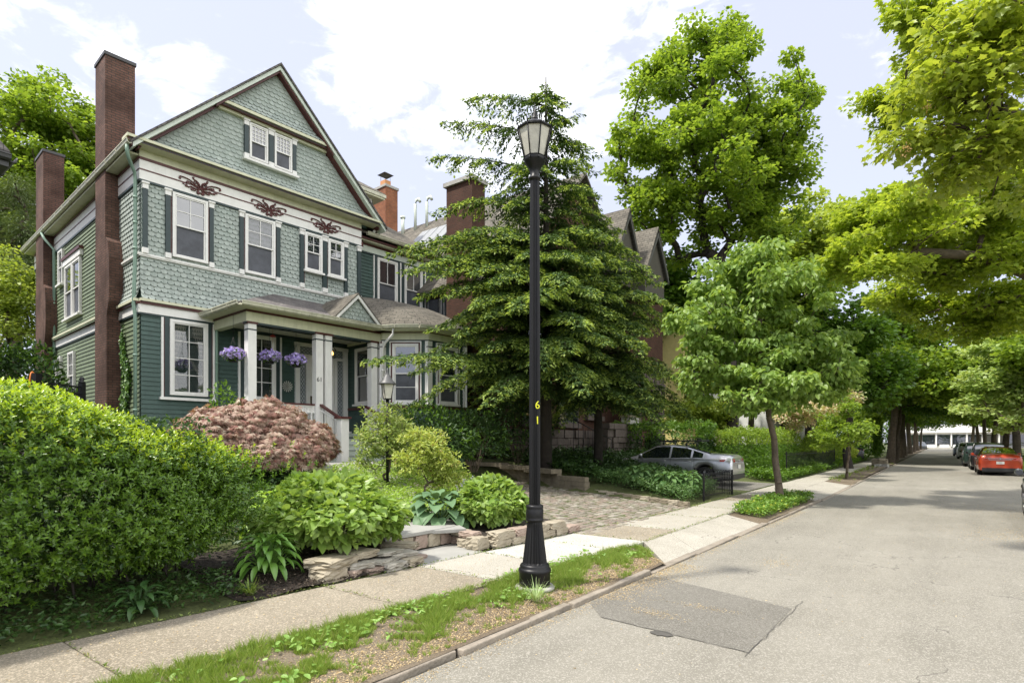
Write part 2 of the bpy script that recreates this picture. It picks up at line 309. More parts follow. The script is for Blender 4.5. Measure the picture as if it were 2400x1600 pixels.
def shingle_material():
    m = bpy.data.materials.new('sage_fishscale_shingles'); m.use_nodes = True; t = m.node_tree; b = t.nodes['Principled BSDF']; b.inputs['Roughness'].default_value = .65; b.inputs['Specular IOR Level'].default_value = .3
    g = nd(t, 'ShaderNodeNewGeometry'); cr = nd(t, 'ShaderNodeValToRGB'); t.links.new(g.outputs['Random Per Island'], cr.inputs[0])
    cr.color_ramp.elements[0].color = (.335, .385, .352, 1); cr.color_ramp.elements[1].color = (.41, .457, .42, 1)
    tcn = nd(t, 'ShaderNodeTexCoord'); mpn = nd(t, 'ShaderNodeMapping'); mpn.inputs['Scale'].default_value = (9, 9, 1.2); t.links.new(tcn.outputs['Object'], mpn.inputs[0])
    n3 = nd(t, 'ShaderNodeTexNoise', Scale=1.6, Detail=8.0, Roughness=.72); t.links.new(mpn.outputs[0], n3.inputs['Vector'])
    mr = nd(t, 'ShaderNodeMapRange'); t.links.new(n3.outputs['Fac'], mr.inputs['Value']); mr.inputs['From Min'].default_value = .35; mr.inputs['From Max'].default_value = .72; mr.inputs['To Min'].default_value = 1.1; mr.inputs['To Max'].default_value = .68
    mx = nd(t, 'ShaderNodeMix', data_type='RGBA', blend_type='MULTIPLY'); mx.inputs[0].default_value = 1; t.links.new(cr.outputs[0], mx.inputs[6]); t.links.new(mr.outputs[0], mx.inputs[7]); t.links.new(mx.outputs[2], b.inputs['Base Color'])
    return m
M['shingle'] = shingle_material()

# ---------------------------------------------------------------- ground, road, pavement
def curbX(Y): return -3.22+.022*min(max(Y, -4), 20)
def outerX(Y): return -4.62+.075*min(max(Y, -4), 9)
def innerX(Y): return -5.92+.062*min(max(Y, -4), 13)
def smooth(a, b, x): x = min(max((x-a)/(b-a), 0), 1); return x*x*(3-2*x)
def gh(X, Y):
    """height of the front gardens: they climb from the pavement to the houses"""
    k = innerX(Y) - X
    return .11 + .30*smooth(0, 2.6, k) + .72*smooth(2.0, 8.5, k)
def strip(name, fa, fb, y0, y1, z, m, step=1.0, nx=1, zf=None, kind='structure'):
    mb = MB(); n = max(1, int((y1-y0)/step)); rows = []
    for j in range(n+1):
        Y = y0+(y1-y0)*j/n; a = fa(Y); b = fb(Y)
        rows.append([mb.P((a+(b-a)*i/nx, Y, zf(a+(b-a)*i/nx, Y) if zf else z)) for i in range(nx+1)])
    for r0, r1 in zip(rows, rows[1:]):
        for i in range(nx): mb.f.append([r0[i], r0[i+1], r1[i+1], r1[i]] if fb(y0) > fa(y0) else [r0[i], r1[i], r1[i+1], r0[i+1]]); mb.m.append(0); mb.sm.append(True)
    return tag(mb.build(name, m), kind=kind)
asphalt = ground_mat('weathered_asphalt', (.205, .192, .158), (.27, .255, .215), speck=(.36, .34, .295), scale=170, vscale=.35, bump=.35, rough=.93, lanes=.14, cracks=.45)
asphalt_dark = ground_mat('patched_asphalt', (.14, .132, .112), (.185, .175, .15), speck=(.27, .255, .225), scale=170, vscale=1.0, bump=.6, rough=.93)
concrete = ground_mat('pale_concrete', (.33, .31, .26), (.41, .385, .33), scale=60, vscale=1.2, bump=.15, rough=.85, cracks=.6)
concrete_new = ground_mat('new_white_concrete', (.40, .388, .35), (.47, .455, .415), scale=60, vscale=1.2, bump=.12, rough=.85)
aggregate = ground_mat('exposed_aggregate', (.22, .19, .14), (.30, .265, .205), speck=(.44, .385, .30), scale=130, vscale=.8, bump=.7, rough=.9, cracks=.25)
b = MB(); b.box((-700, -200, -.6), (700, 1100, -.05)); tag(b.build('ground', M['lawn']), kind='structure')
strip('road', curbX, lambda Y: 3.7, -14, 212, 0.0, asphalt, 4)
b = MB(); b.face([(-2.72, 5.15, .004), (-1.28, 5.02, .004), (-1.26, 6.62, .004), (-2.3, 6.95, .004), (-3.02, 7.15, .004), (-3.07, 5.55, .004)])
tag(b.build('road_patch', asphalt_dark), kind='structure')
b = MB()
for (x0, y0, x1, y1) in ((-2.72, 5.15, -1.2, 5.0), (-1.28, 4.9, -1.22, 7.0)):
    n = 22; d = Vector((x1-x0, y1-y0, 0)); w = Vector((-d.y, d.x, 0)).normalized(); rr = random.Random(5)
    off = [rr.uniform(-.012, .012) for _ in range(n+1)]
    for i in range(n):
        p = Vector((x0, y0, .0085))+d*(i/n); q = Vector((x0, y0, .0085))+d*((i+1)/n)
        b.face([p+w*(off[i]-.003), q+w*(off[i+1]-.003), q+w*(off[i+1]+.003), p+w*(off[i]+.003)])
rr = random.Random(9); cpts = [(-2.04+.11*(1+.35*rr.uniform(-1, 1))*math.cos(a), 5.04+.075*(1+.35*rr.uniform(-1, 1))*math.sin(a), .0085) for a in [2*math.pi*k/18 for k in range(18)]]
b.face(cpts)
tag(b.build('road_tar_marks', mat('tar', (.085, .08, .07), .9, .3)), kind='structure')
# kerb of long stone pieces
b = MB(); Y = -6; rr = random.Random(3)
while Y < 190:
    ln = 1.6+rr.random()*.8
    if not (7.9 < Y+ln/2 < 12.9 or 19.0 < Y+ln/2 < 26.6):
        z = .085+rr.uniform(-.01, .01); x = curbX(Y)+rr.uniform(-.012, .012); z -= .04
        b.box((x-.085, Y+.012, -.1), (x+.0, Y+ln-.012, z))
    else: b.box((curbX(Y)-.13, Y+.012, -.1), (curbX(Y), Y+ln-.012, .018))
    Y += ln
tag(b.build('kerb', mat('kerb_stone', (.26, .225, .18), .9, .25, 4, .8, 30), bevel=.012), kind='structure')
# planting strip soil between kerb and pavement
def vz(X, Y):
    """height of the planting strip; it dips away where the driveway crossings cut through"""
    t = min(max((curbX(Y)-X)/(curbX(Y)-outerX(Y)), 0), 1); z = .048+.03*t+.012*math.sin(5*X+Y)*math.sin(2.1*Y)
    for (c0, o0, c1, o1) in ((7.95, 8.95, 12.95, 13.5), (19.0, 19.6, 26.6, 27.2)):
        s0 = c0+(o0-c0)*t; s1 = c1+(o1-c1)*t; k = smooth(s0-.30, s0-.0, Y)*(1-smooth(s1+.0, s1+.3, Y)); z = z*(1-k)-.06*k
    return z
strip('verge', lambda Y: outerX(Y)-.02, lambda Y: curbX(Y)-.06, -6, 32, .07, M['soil'], .12, 7, zf=vz)
strip('verge_down_the_street', lambda Y: outerX(Y)-.02, lambda Y: curbX(Y)-.12, 32, 190, .075, M['soil'], 8, 2)
# pavement slabs
pave = MB()
slabs = [(-6, -2.5, 0), (-2.5, -.2, 0), (-.2, 1.62, 0), (1.62, 4.02, 0), (4.02, 5.42, 0), (5.42, 6.65, 3), (6.65, 8.05, 2), (8.05, 9.05, 2), (9.05, 10.5, 0), (10.5, 12.6, 1), (12.6, 14.6, 1), (14.6, 16.8, 1), (16.8, 19, 0), (19, 21.2, 1)]
y = 21.2
while y < 190: slabs.append((y, y+2.2 if y < 60 else y+8, random.Random(int(y*10)).choice((1, 1, 0)))); y = slabs[-1][1]
for i, (y0, y1, mi) in enumerate(slabs):
    g_ = .006; dz = random.Random(i).uniform(-.004, .004)
    a0, a1, b0, b1 = innerX(y0), innerX(y1), outerX(y0), outerX(y1)
    top = .10+dz
    v = [(a0, y0+g_), (b0, y0+g_), (b1, y1-g_), (a1, y1-g_)]
    pave.prism([(x, yy, top-.15) for x, yy in v], (0, 0, .15), mi)
tag(pave.build('pavement', [aggregate, concrete, concrete_new, concrete], bevel=.006), kind='structure')
# sloping driveway crossings
for (c0, o0, c1, o1, n) in ((7.95, 8.95, 12.95, 13.5, 4), (19.0, 19.6, 26.6, 27.2, 4)):
    ap = MB()
    for k in range(n):
        ca, cb, oa, ob = c0+(c1-c0)*k/n, c0+(c1-c0)*(k+1)/n, o0+(o1-o0)*k/n, o0+(o1-o0)*(k+1)/n; e = .006
        q = [(outerX(oa)+.008, oa+e, .10), (curbX(ca)-.14, ca+e, .016), (curbX(cb)-.14, cb-e, .016), (outerX(ob)+.008, ob-e, .10)]
        ap.prism([(x, y, z-.12) for x, y, z in q], (0, 0, .12))
    tag(ap.build('driveway_crossing', concrete, bevel=.006), kind='structure')
# garden terrain (left of the pavement)
def lawn_cut(X, Y): return gh(X, Y)
def drive_l(X):  # left and right edges (Y) of the cobbled drive as it runs in from the pavement
    k = -5.1-X; return 9.35+.05*k, 14.25+.30*min(k, 6.5)
def ghd(X, Y):
    h = gh(X, Y); k = -5.1-X
    if k > -.2:
        l, r = drive_l(X); dz = .105+.045*k
        w = smooth(l-.5, l, Y)*(1-smooth(r, r+.25, Y))
        h = h*(1-w)+min(h, dz)*w
        if 20.2 < Y < 24.6: h = min(h, .1+.03*k)
    kk = innerX(Y)-X
    if 5.2 < Y < 7.3 and kk < 1.0: h = min(h, .07)
    return h-.012
tb = MB(); xs = [None]
ys = [-12+.5*i for i in range(30)]+[3+.2*i for i in range(60)]+[15+.5*i for i in range(96)]
ks = [0, .2, .4, .6, .8, .95, 1.1, 1.5, 2, 2.6, 3.3, 4, 5, 6, 7, 8, 9.5, 11, 14, 20, 30, 60]
rows = [[tb.P((innerX(Y)-k, Y, ghd(innerX(Y)-k, Y))) for k in ks] for Y in ys]
for r0, r1 in zip(rows, rows[1:]):
    for i in range(len(ks)-1): tb.f.append([r0[i+1], r0[i], r1[i], r1[i+1]]); tb.m.append(0); tb.sm.append(True)
tag(tb.build('garden_ground', M['lawn']), kind='structure')
# right side of the street: verge and pavement
b = MB(); b.box((3.7, -14, -.1), (3.85, 190, .1)); b.box((3.85, -14, -.1), (6.2, 190, .08)); b.box((6.2, -14, -.1), (8, 190, .1)); tag(b.build('far_pavement', M['lawn']), kind='structure')

# cobbled drive: every sett has its own top
cob = MB(); rr = random.Random(11); X = -5.02
while X > -15.2:
    dx = rr.uniform(.15, .19); l, r = drive_l(X); Y = l-.3+rr.uniform(0, .1)
    while Y < r+.02:
        dy = rr.uniform(.13, .27); k = -5.1-X; z = .105+.045*k+rr.uniform(-.008, .012); sk = rr.uniform(-.012, .012); t = rr.uniform(-.008, .008)
        g_ = .011; mi = rr.choice((0, 0, 1, 2))
        bx = [(X-dx+g_, Y+g_+sk), (X-g_, Y+g_-sk), (X-g_+sk, Y+dy-g_), (X-dx+g_, Y+dy-g_-sk)]
        inn = .02; cx, cy = X-dx/2, Y+dy/2
        top = [(cx+(x-cx)*.8, cy+(yy-cy)*.84, z+t*(1 if i < 2 else -1)) for i, (x, yy) in enumerate(bx)]
        mid = [(x, yy, z-.018) for x, yy in bx]; lo = [(x, yy, z-.06) for x, yy in bx]
        cob.face(top, mi, True)
        for i in range(4):
            j = (i+1) % 4; cob.face([mid[i], mid[j], top[j], top[i]], mi, True); cob.face([lo[i], lo[j], mid[j], mid[i]], mi)
        Y += dy
    X -= dx
tag(cob.build('cobbled_driveway', [mat('sett_grey_brown', (.20, .175, .14), .85, .3, 8, .6, 40), mat('sett_pinkish', (.225, .18, .145), .85, .3, 8, .6, 40), mat('sett_pale', (.28, .255, .21), .85, .2, 8, .6, 40)]), kind='structure')
b = MB(); b.face([(-5.2, 20.35, .108), (-5.2, 24.5, .108), (-13, 24.5, .30), (-13, 20.35, .30)][::-1])
tag(b.build('asphalt_driveway', asphalt_dark), kind='structure')
# path and entrance slabs in the garden
b = MB()
b.prism([(-5.57, 5.5, .0), (-5.50, 6.68, .0), (-6.36, 7.05, .0), (-6.36, 5.5, .0)], (0, 0, .108), 0)
tag(b.build('entrance_slab', M['slab'], bevel=.006), kind='structure')
path = MB(); pts = [(-6.45, 6.3), (-7.6, 7.0), (-9.2, 8.0), (-11.0, 9.2), (-12.2, 10.0), (-13.4, 10.6), (-14.2, 10.9)]
for i, (p, q) in enumerate(zip(pts, pts[1:])):
    d = Vector((q[0]-p[0], q[1]-p[1], 0)).normalized(); w = Vector((-d.y, d.x, 0))*.75
    P0_ = Vector((p[0], p[1], 0))+d*.01; Q0_ = Vector((q[0], q[1], 0))-d*.01; z0 = max(gh(*p), .36)+.015; z1 = gh(*q)+.015
    top = [P0_-w+Vector((0, 0, z0)), Q0_-w+Vector((0, 0, z1)), Q0_+w+Vector((0, 0, z1)), P0_+w+Vector((0, 0, z0))]
    path.prism([v-Vector((0, 0, .06)) for v in top[::-1]], (0, 0, .06))
tag(path.build('flagstone_path', M['slab'], bevel=.008), kind='structure')

# ================================================================ the green shingled house
HX0, HY0, HRZ = -18.128, 6.838, R(86)
house = thing('shingled_house', 'large sage green fishscale shingled house with front gable and white frieze', 'house', (HX0, HY0, 0), HRZ)
GZ = 1.08
FRONT = Fr((0, 0), (1, 0)); SIDE = Fr((0, 13.3), (0, -1)); BACKLEN = 13.3
def shingles(mb, fr, inside, u0, u1, z0, z1, out, w=.175, h=.138, m=0, seed=1):
    rr = random.Random(seed); row = 0; z = z0
    while z < z1-.02:
        u = u0 - (w/2 if row % 2 else 0) ; hh = min(h*1.12, z1-z)
        while u < u1:
            ww = w; a = max(u, u0); e = min(u+ww, u1); c = (a+e)/2; wd = e-a
            if wd > .03 and inside(c, z+h*.5):
                o0 = out(z)+.03+rr.uniform(-.003, .003); o1 = out(z+hh)+.004; g_ = .002; s = .052; jz = rr.uniform(-.004, .004)
                prof = [(-wd/2+g_, hh), (-wd/2+g_, s+.01), (-wd*.40, s*.42), (-wd*.22, s*.08), (0, 0), (wd*.22, s*.08), (wd*.40, s*.42), (wd/2-g_, s+.01), (wd/2-g_, hh)]
                f = []; bk = []
                for (x, y) in prof:
                    o = o0+(o1-o0)*y/hh; f.append(mb.P(fr.p(c+x, o, z+y+jz))); 
                for (x, y) in prof[1:8]: bk.append(mb.P(fr.p(c+x, out(z+y)+.001, z+y+jz+.012)))
                mb.f.append(f[::-1] if False else f); mb.m.append(m); mb.sm.append(False)
                for k in range(6): mb.f.append([f[k+1], bk[k], bk[k+1], f[k+2]][::-1]); mb.m.append(m); mb.sm.append(False)
            u += ww
        z += h; row += 1
def claps(mb, fr, u0, u1, z0, z1, out=lambda z: 0, e=.13, m=0, holes=()):
    z = z0
    while z < z1-.01:
        t = min(z+e, z1); o0 = out(z)+.03; o1 = out(t)+.006
        mb.face([fr.p(u0, o0, z), fr.p(u1, o0, z), fr.p(u1, o1, t), fr.p(u0, o1, t)], m)
        mb.face([fr.p(u0, out(z), z), fr.p(u1, out(z), z), fr.p(u1, o0, z), fr.p(u0, o0, z)], m)
        z += e
def window(parent, fr, u0, u1, z0, z1, upper=(2, 2), lower=(1, 1), style='sash', lo_pane='screen', out=.03, curtain=False, blind=0, trim='white', sill=True, casing=.07, rail_at=.5):
    f = MB()
    o0, o1 = out-.03, out+.075
    for (a, c, z_, y_) in ((u0, u0+casing, z0, z1), (u1-casing, u1, z0, z1), (u0+casing, u1-casing, z1-casing, z1), (u0+casing, u1-casing, z0, z0+casing*.8)):
        fr.box(f, a, c, o0, o1, z_, y_, 0)
    i0, i1, j0, j1 = u0+casing, u1-casing, z0+casing*.8, z1-casing
    zm = j0+(j1-j0)*rail_at; st = .04
    def sash(za, zb, grid, oo):
        fr.box(f, i0, i0+st, oo-.02, oo+.02, za, zb); fr.box(f, i1-st, i1, oo-.02, oo+.02, za, zb)
        fr.box(f, i0+st, i1-st, oo-.02, oo+.02, zb-st, zb); fr.box(f, i0+st, i1-st, oo-.02, oo+.02, za, za+st)
        nx, ny = grid
        for k in range(1, nx): c = i0+st+(i1-i0-2*st)*k/nx; fr.box(f, c-.011, c+.011, oo-.012, oo+.014, za+st, zb-st)
        for k in range(1, ny): c = za+st+(zb-za-2*st)*k/ny; fr.box(f, i0+st, i1-st, oo-.010, oo+.0125, c-.011, c+.011)
    if style == 'sash': sash(zm-.02, j1, upper, out+.035); sash(j0, zm+.02, lower, out+.012)
    else: sash(j0, j1, upper, out+.03)
    if trim == 'white': mt = M['white']
    else: mt = M[trim]
    w = f.build('window', mt, parent)
    back = MB(); fr.box(back, i0, i1, out-.029, out-.022, j0, j1); back.build('dark_backing', M['inside'], w)  # dark sheet on the solid wall, room shade put into its colour
    if style == 'sash':
        p = MB(); fr.box(p, i0+st, i1-st, out+.026, out+.030, zm, j1-st); p.build('pane', M['glassc'] if blind else M['glass'], w)
        p = MB(); fr.box(p, i0+st, i1-st, out+.004, out+.008, j0+st, zm); p.build('screen' if lo_pane == 'screen' else 'pane', M['screen'] if lo_pane == 'screen' else M['glass'], w)
    else:
        p = MB(); fr.box(p, i0+st, i1-st, out+.022, out+.027, j0+st, j1-st); p.build('pane', M['glassc'] if curtain else M['glass'], w)
    if blind:
        p = MB(); fr.box(p, i0, i1, out-.015, out-.010, j1-(j1-j0)*blind, j1); p.build('blind', M['blind'], w)
    if curtain:
        for sgn in (-1, 1):
            p = MB(); n = 14; rows = []
            for j in range(13):
                q = j/12; z = j1-(j1-j0)*q; wid = (i1-i0)*(.42-.34*smooth(0, .62, q)+.12*smooth(.7, 1, q)); row = []
                for i in range(n+1):
                    x = (i0 if sgn < 0 else i1) - sgn*wid*i/n
                    row.append(p.P(fr.p(x, out-.008+.012*math.sin(i*2.3), z)))
                rows.append(row)
            for r0, r1 in zip(rows, rows[1:]):
                for i in range(n): p.f.append([r0[i], r1[i], r1[i+1], r0[i+1]]); p.m.append(0); p.sm.append(True)
            p.build('curtain', M['curtain'], w)
    if sill:
        p = MB(); fr.box(p, u0-.06, u1+.06, out-.02, out+.14, z0-.07, z0-.001); p.build('sill', mt, w)
    return w
def pilaster(parent, fr, u0, u1, z0, z1, out=.03, cap=True, base=True, edge=0, th=.06):
    p = MB(); zt = z1-(.19 if cap else 0); zb = z0+(.15 if base else 0)
    fr.box(p, u0, u1, out-.03, out+th, zb, zt, 0)
    if cap:
        fr.box(p, u0-.015, u1+.015, out-.03, out+th+.01, zt, z1-.05, 1); fr.box(p, u0-.035, u1+.035, out-.03, out+th+.035, z1-.05, z1, 1)
    if base: fr.box(p, u0-.012, u1+.012, out-.03, out+th+.02, z0, zb, 1)
    if edge: fr.box(p, u1 if edge > 0 else u0-.035, u1+.035 if edge > 0 else u0, out-.02, out+.03, zb, zt, 2)
    return p.build('pilaster', [M['shutter'], M['white'], M['burg']], parent)

# ---- bodies of the house (solid cores) ------------------------------------------------
W_ = MB()
W_.box((0, 0, GZ-.6), (7.25, 13.3, 9.9)); W_.box((7.25, .5, GZ-.6), (11.45, 12.2, 9.55))
W_.prism([(.0, .02, 9.9), (7.6, .02, 9.9), (3.9, .02, 13.85)], (0, 12.8, 0))
walls = W_.build('wall', M['clap'], house)
cl = MB(); claps(cl, FRONT, 0, 6.75, GZ-.2, 5.40); claps(cl, Fr((7.25, .5), (1, 0)), 0, 4.2, 6.4, 9.45)
cl.build('clapboards', M['clap'], walls)
# under porch return wall of the bay and door wall
cl = MB(); cl2 = [claps(cl, SIDE, 0, 13.3, GZ-.4, 5.35), claps(cl, SIDE, 0, 10.9, 5.65, 9.2, out=lambda z: .14*max(0, (6.0-z)/.35) if z < 6.0 else 0)]
cl.build('sunlit_clapboards', M['clap2'], walls)
sh = MB(); T_ = lambda u, z: True
flare = lambda z: .14*max(0, (6.25-z)/.5)**1.6 if z < 6.25 else 0
shingles(sh, FRONT, T_, -.02, 7.25, 5.78, 7.0, flare, seed=1)
shingles(sh, FRONT, lambda u, z: u < 7.2, 0, 7.25, 7.06, 9.1, lambda z: 0, seed=2)
shingles(sh, SIDE, T_, 13.3-2.35, 13.32, 5.78, 7.0, flare, seed=3); shingles(sh, SIDE, T_, 13.3-2.35, 13.3, 7.06, 9.1, lambda z: 0, seed=4)
SL = .985; RK = lambda s: 14.13-abs(s-3.9)*SL      # outer line of the rakes
fl2 = lambda z: .05+.30*max(0, (10.5-z)/.37)**1.5 if z < 10.5 else .05
shingles(sh, FRONT, lambda u, z: z < RK(u)-.22, -.25, 8.0, 10.15, 12.06, fl2, seed=5)
fl3 = lambda z: .16+.16*max(0, (12.62-z)/.35)**1.5 if z < 12.62 else .16
shingles(sh, FRONT, lambda u, z: z < RK(u)-.2, 1.9, 5.95, 12.27, 14.0, fl3, seed=6)
sh.build('fishscale_shingles', M['shingle'], walls)
# upper gable core
g_ = MB(); g_.prism([(1.95, -.17, 12.15), (5.85, -.17, 12.15), (3.9, -.17, 14.0)], (0, .3, 0)); g_.prism([(.05, -.06, 10.1), (7.75, -.06, 10.1), (3.9, -.06, 13.8)], (0, .2, 0)); g_.build('gable_core', M['shingle'], walls)
# ---- trims ----------------------------------------------------------------------------
t_ = MB()
def band(fr, u0, u1, o1, z0, z1, m, o0=-.01): fr.box(t_, u0, u1, o0, o1, z0, z1, m)
# mats: 0 white 1 burgundy 2 cream 3 shutter 4 pale
for fr, u0, u1 in ((FRONT, -.05, 7.30), (SIDE, 0, 13.3)):
    band(fr, u0, u1, .05, 9.15, 9.41, 0); band(fr, u0, u1, .062, 9.41, 9.445, 1); band(fr, u0, u1, .05, 9.445, 9.70, 0)
    band(fr, u0, u1, .075, 9.70, 9.77, 1); band(fr, u0, u1, .058, 9.09, 9.15, 3)
    band(fr, u0, u1, .05, 9.77, 9.99, 2)
for fr, u0, u1, in ((FRONT, -.05, 2.0), (SIDE, 0, 13.3)):
    band(fr, u0, u1, .07, 5.40, 5.64, 0); band(fr, u0, u1, .12, 5.64, 5.71, 1); band(fr, u0, u1, .17, 5.71, 5.785, 2); band(fr, u0, u1, .06, 5.35, 5.40, 3)
band(FRONT, -.05, 7.28, .055, 6.985, 7.02, 0); band(FRONT, -.05, 7.28, .075, 7.02, 7.075, 0); band(SIDE, 10.9, 13.36, .055, 6.985, 7.02, 0); band(SIDE, 10.9, 13.36, .0745, 7.02, 7.075, 0)
# soffit and crown of the front cornice
old = t_.X
t_.face([(-.45, -.42, 9.99), (8.05, -.42, 9.99), (8.05, 0, 9.96), (-.45, 0, 9.96)], 2)
band(FRONT, -.42, 8.02, .40, 9.99, 10.065, 1, .0); band(FRONT, -.46, 8.06, .46, 10.065, 10.14, 2, .0)
# ledge of the upper gable
band(FRONT, 1.93, 5.87, .30, 12.10, 12.16, 1, .0); band(FRONT, 1.88, 5.92, .36, 12.16, 12.25, 2, .0); band(FRONT, 2.05, 5.75, .18, 12.02, 12.10, 2, .0)
# dentils: tiny blocks under the crown and in the burgundy strip
for k in range(170): u = -.38+k*.0495; FRONT.box(t_, u, u+.025, .40, .412, 10.0, 10.055, 3)
for k in range(78): u = 1.96+k*.0495; FRONT.box(t_, u, u+.025, .30, .312, 12.11, 12.15, 3)
t_.build('trim', [M['white'], M['burg'], M['cream'], M['shutter'], M['pale']], house)
# rakes
rk = MB()
for sgn in (-1, 1):
    def seg(s0, s1, oa, ob, d0, d1, m):
        a = 3.9+sgn*s0; c = 3.9+sgn*s1
        za, zc = 14.13-s0*SL, 14.13-s1*SL
        poly = [(a, -ob, za-d1), (c, -ob, zc-d1), (c, -ob, zc-d0), (a, -ob, za-d0)]
        rk.prism(poly, (0, ob-oa, 0), m)
    seg(-.0, 4.22, .0, .44, .03, .17, 0); seg(0, 2.0, .0, .38, .17, .25, 1); seg(2.0, 4.05, .0, .26, .17, .27, 1)
rk.build('rake_board', [M['pale'], M['burg']], house)
# ---- roofs ----------------------------------------------------------------------------
def slab_roof(mb, a, b_, c, d, th=.07, m=0):
    """a,b lower edge, c,d upper edge; thickness downwards"""
    mb.prism([Vector(p)-Vector((0, 0, th)) for p in (a, b_, c, d)], (0, 0, th), m)
rf = MB()
for sgn in (-1, 1):
    a = (3.9+sgn*4.27, -.50, 14.16-4.27*SL+.02); b2 = (3.9+sgn*4.27, 13.6, 14.16-4.27*SL+.02); c = (3.9, 13.6, 14.18); d = (3.9, -.50, 14.18)
    slab_roof(rf, a, b2, c, d)
main_roof = rf.build('roof', M['slate'], house)
r2 = MB(); ez = 9.80; k = .74
e0, e1, bt, top = .10, 11.62, 12.4, 4.4
rz_ = ez+(top-e0)*k
slab_roof(r2, (7.3, e0, ez), (e1, e0, ez), (e1-(top-e0), top, rz_), (7.3, top, rz_)) if False else None
r2.prism([(6.0, e0, ez-.07), (e1, e0, ez-.07), (e1-4.3, e0+4.3, ez+4.3*k-.07), (6.0, e0+4.3, ez+4.3*k-.07)], (0, 0, .07))
r2.prism([(e1, e0, ez-.07), (e1, bt, ez-.07), (e1-4.3, bt-2, ez+4.3*k-.07), (e1-4.3, e0+4.3, ez+4.3*k-.07)], (0, 0, .07))
r2.build('roof', M['slate2'], house)
# wing eave: soffit, frieze, gutter
t2 = MB(); WG = Fr((7.25, .5), (1, 0))
WG.box(t2, .0, 4.3, .0, .36, 9.55, 9.62, 1); WG.box(t2, 0, 4.22, 0, .05, 9.18, 9.42, 0); WG.box(t2, 0, 4.22, 0, .07, 9.42, 9.5, 1); WG.box(t2, 0, 4.22, .0, .3, 9.5, 9.55, 2); WG.box(t2, 0, 4.22, 0, .058, 9.12, 9.18, 3)
t2.build('trim', [M['pale'], M['burg'], M['cream'], M['shutter']], house)
def gutter(parent, pts, r=.065):
    g = MB(); 
    for p, q in zip(pts, pts[1:]):
        d = (Vector(q)-Vector(p)).normalized(); w = Vector((d.y, -d.x, 0)); p, q = Vector(p), Vector(q)
        prof = [(-.01, .07), (-.01, -.05), (.05, -.065), (.10, -.03), (.115, .035), (.13, .045), (.13, .07), (.112, .07), (.1, .05), (.085, -.015), (.045, -.045), (.005, -.03)]
        a = [g.P(p+w*x+Vector((0, 0, y))) for x, y in prof]; b_ = [g.P(q+w*x+Vector((0, 0, y))) for x, y in prof]
        n = len(prof)
        for i in range(n): g.f.append([a[i], a[(i+1) % n], b_[(i+1) % n], b_[i]]); g.m.append(0); g.sm.append(False)
        g.f.append(a[::-1]); g.f.append(b_); g.m += [0, 0]; g.sm += [False]*2
        ln = (q-p).length; m = 0
        while m < ln: 
            c = p+d*m; g.tube([c+w*.118+Vector((0, 0, .05)), c+w*.105+Vector((0, 0, -.05)), c+w*.05+Vector((0, 0, -.075))], .012, 4); m += 1.0
    return g.build('gutter', M['gutter'], parent)
gutter(house, [(-.36, 13.5, 9.93), (-.36, -.45, 9.93)]); gutter(house, [(7.6, .06, 9.72), (11.7, .06, 9.72)])
# side soffit
s_ = MB(); s_.box((-.36, .0, 9.80), (.0, 13.5, 9.85), 2); s_.box((-.36, -.42, 9.85), (-.30, 13.5, 9.97), 1); s_.box((-.05, 0, 9.74), (0.0, 13.3, 9.80), 0)
s_.build('soffit', [M['white'], M['burg'], M['cream']], house)
# downspouts
def spout(parent, pts, m='spout', r=.05):
    d = MB(); d.tube(pts, r, 8)
    for p, q in zip(pts, pts[1:]):
        p, q = Vector(p), Vector(q)
        if abs(q.z-p.z) > 1.5:
            for f in (.25, .6, .95): c = p.lerp(q, f); d.tube([c+Vector((0, 0, .03)), c-Vector((0, 0, .03))], r*1.25, 8)
    return d.build('downspout', M[m], parent)
spout(house, [(-.42, -.30, 9.86), (-.42, -.30, 9.70), (-.36, -.22, 9.55), (-.14, .05, 9.32), (-.11, .09, 9.15), (-.11, .09, 7.1), (-.15, .09, 5.6), (-.11, .09, 5.3), (-.11, .09, GZ-.2)])
spout(house, [(-.42, 9.9, 9.85), (-.38, 9.7, 9.6), (-.1, 9.55, 9.2), (-.1, 9.5, GZ-.2)])
spout(house, [(1.98, -.10, 5.45), (2.02, -.10, 5.2), (2.02, -.10, GZ)], r=.045)
spout(house, [(8.0, -.05, 10.0), (7.85, .05, 9.75)], 'white', r=.05)
# ---- windows of the front -------------------------------------------------------------
window(house, FRONT, .79, 1.77, 7.16, 9.05, (2, 2), (1, 1), blind=0, sill=False)
window(house, FRONT, 2.9, 3.9, 7.16, 9.05, (2, 2), (1, 1), blind=.5, sill=False)
window(house, FRONT, 4.97, 5.64, 7.72, 9.04, (2, 2), (1, 1)); window(house, FRONT, 5.87, 6.52, 7.72, 9.04, (2, 2), (1, 1))
for (a, c, e) in ((.03, .15, 0), (.61, .74, 1), (1.82, 1.94, -1), (2.74, 2.86, 1), (3.94, 4.08, -1), (4.80, 4.94, 1), (5.67, 5.84, 1), (6.55, 6.68, 0), (7.12, 7.26, 0)):
    pilaster(house, FRONT, a, c, 7.08, 9.09, edge=e)
# attic pair
window(house, FRONT, 3.02, 3.62, 10.86, 11.98, (4, 4), (1, 1), out=.09, lo_pane='screen', sill=False, casing=.045); window(house, FRONT, 3.85, 4.46, 10.86, 11.98, (4, 4), (1, 1), out=.09, sill=False, casing=.045)
for (a, c) in ((2.86, 2.99), (3.66, 3.82), (4.49, 4.62)): pilaster(house, FRONT, a, c, 10.80, 12.04, out=.09)
sl = MB(); FRONT.box(sl, 2.80, 4.68, .04, .24, 10.73, 10.80); sl.build('sill', M['white'], house)
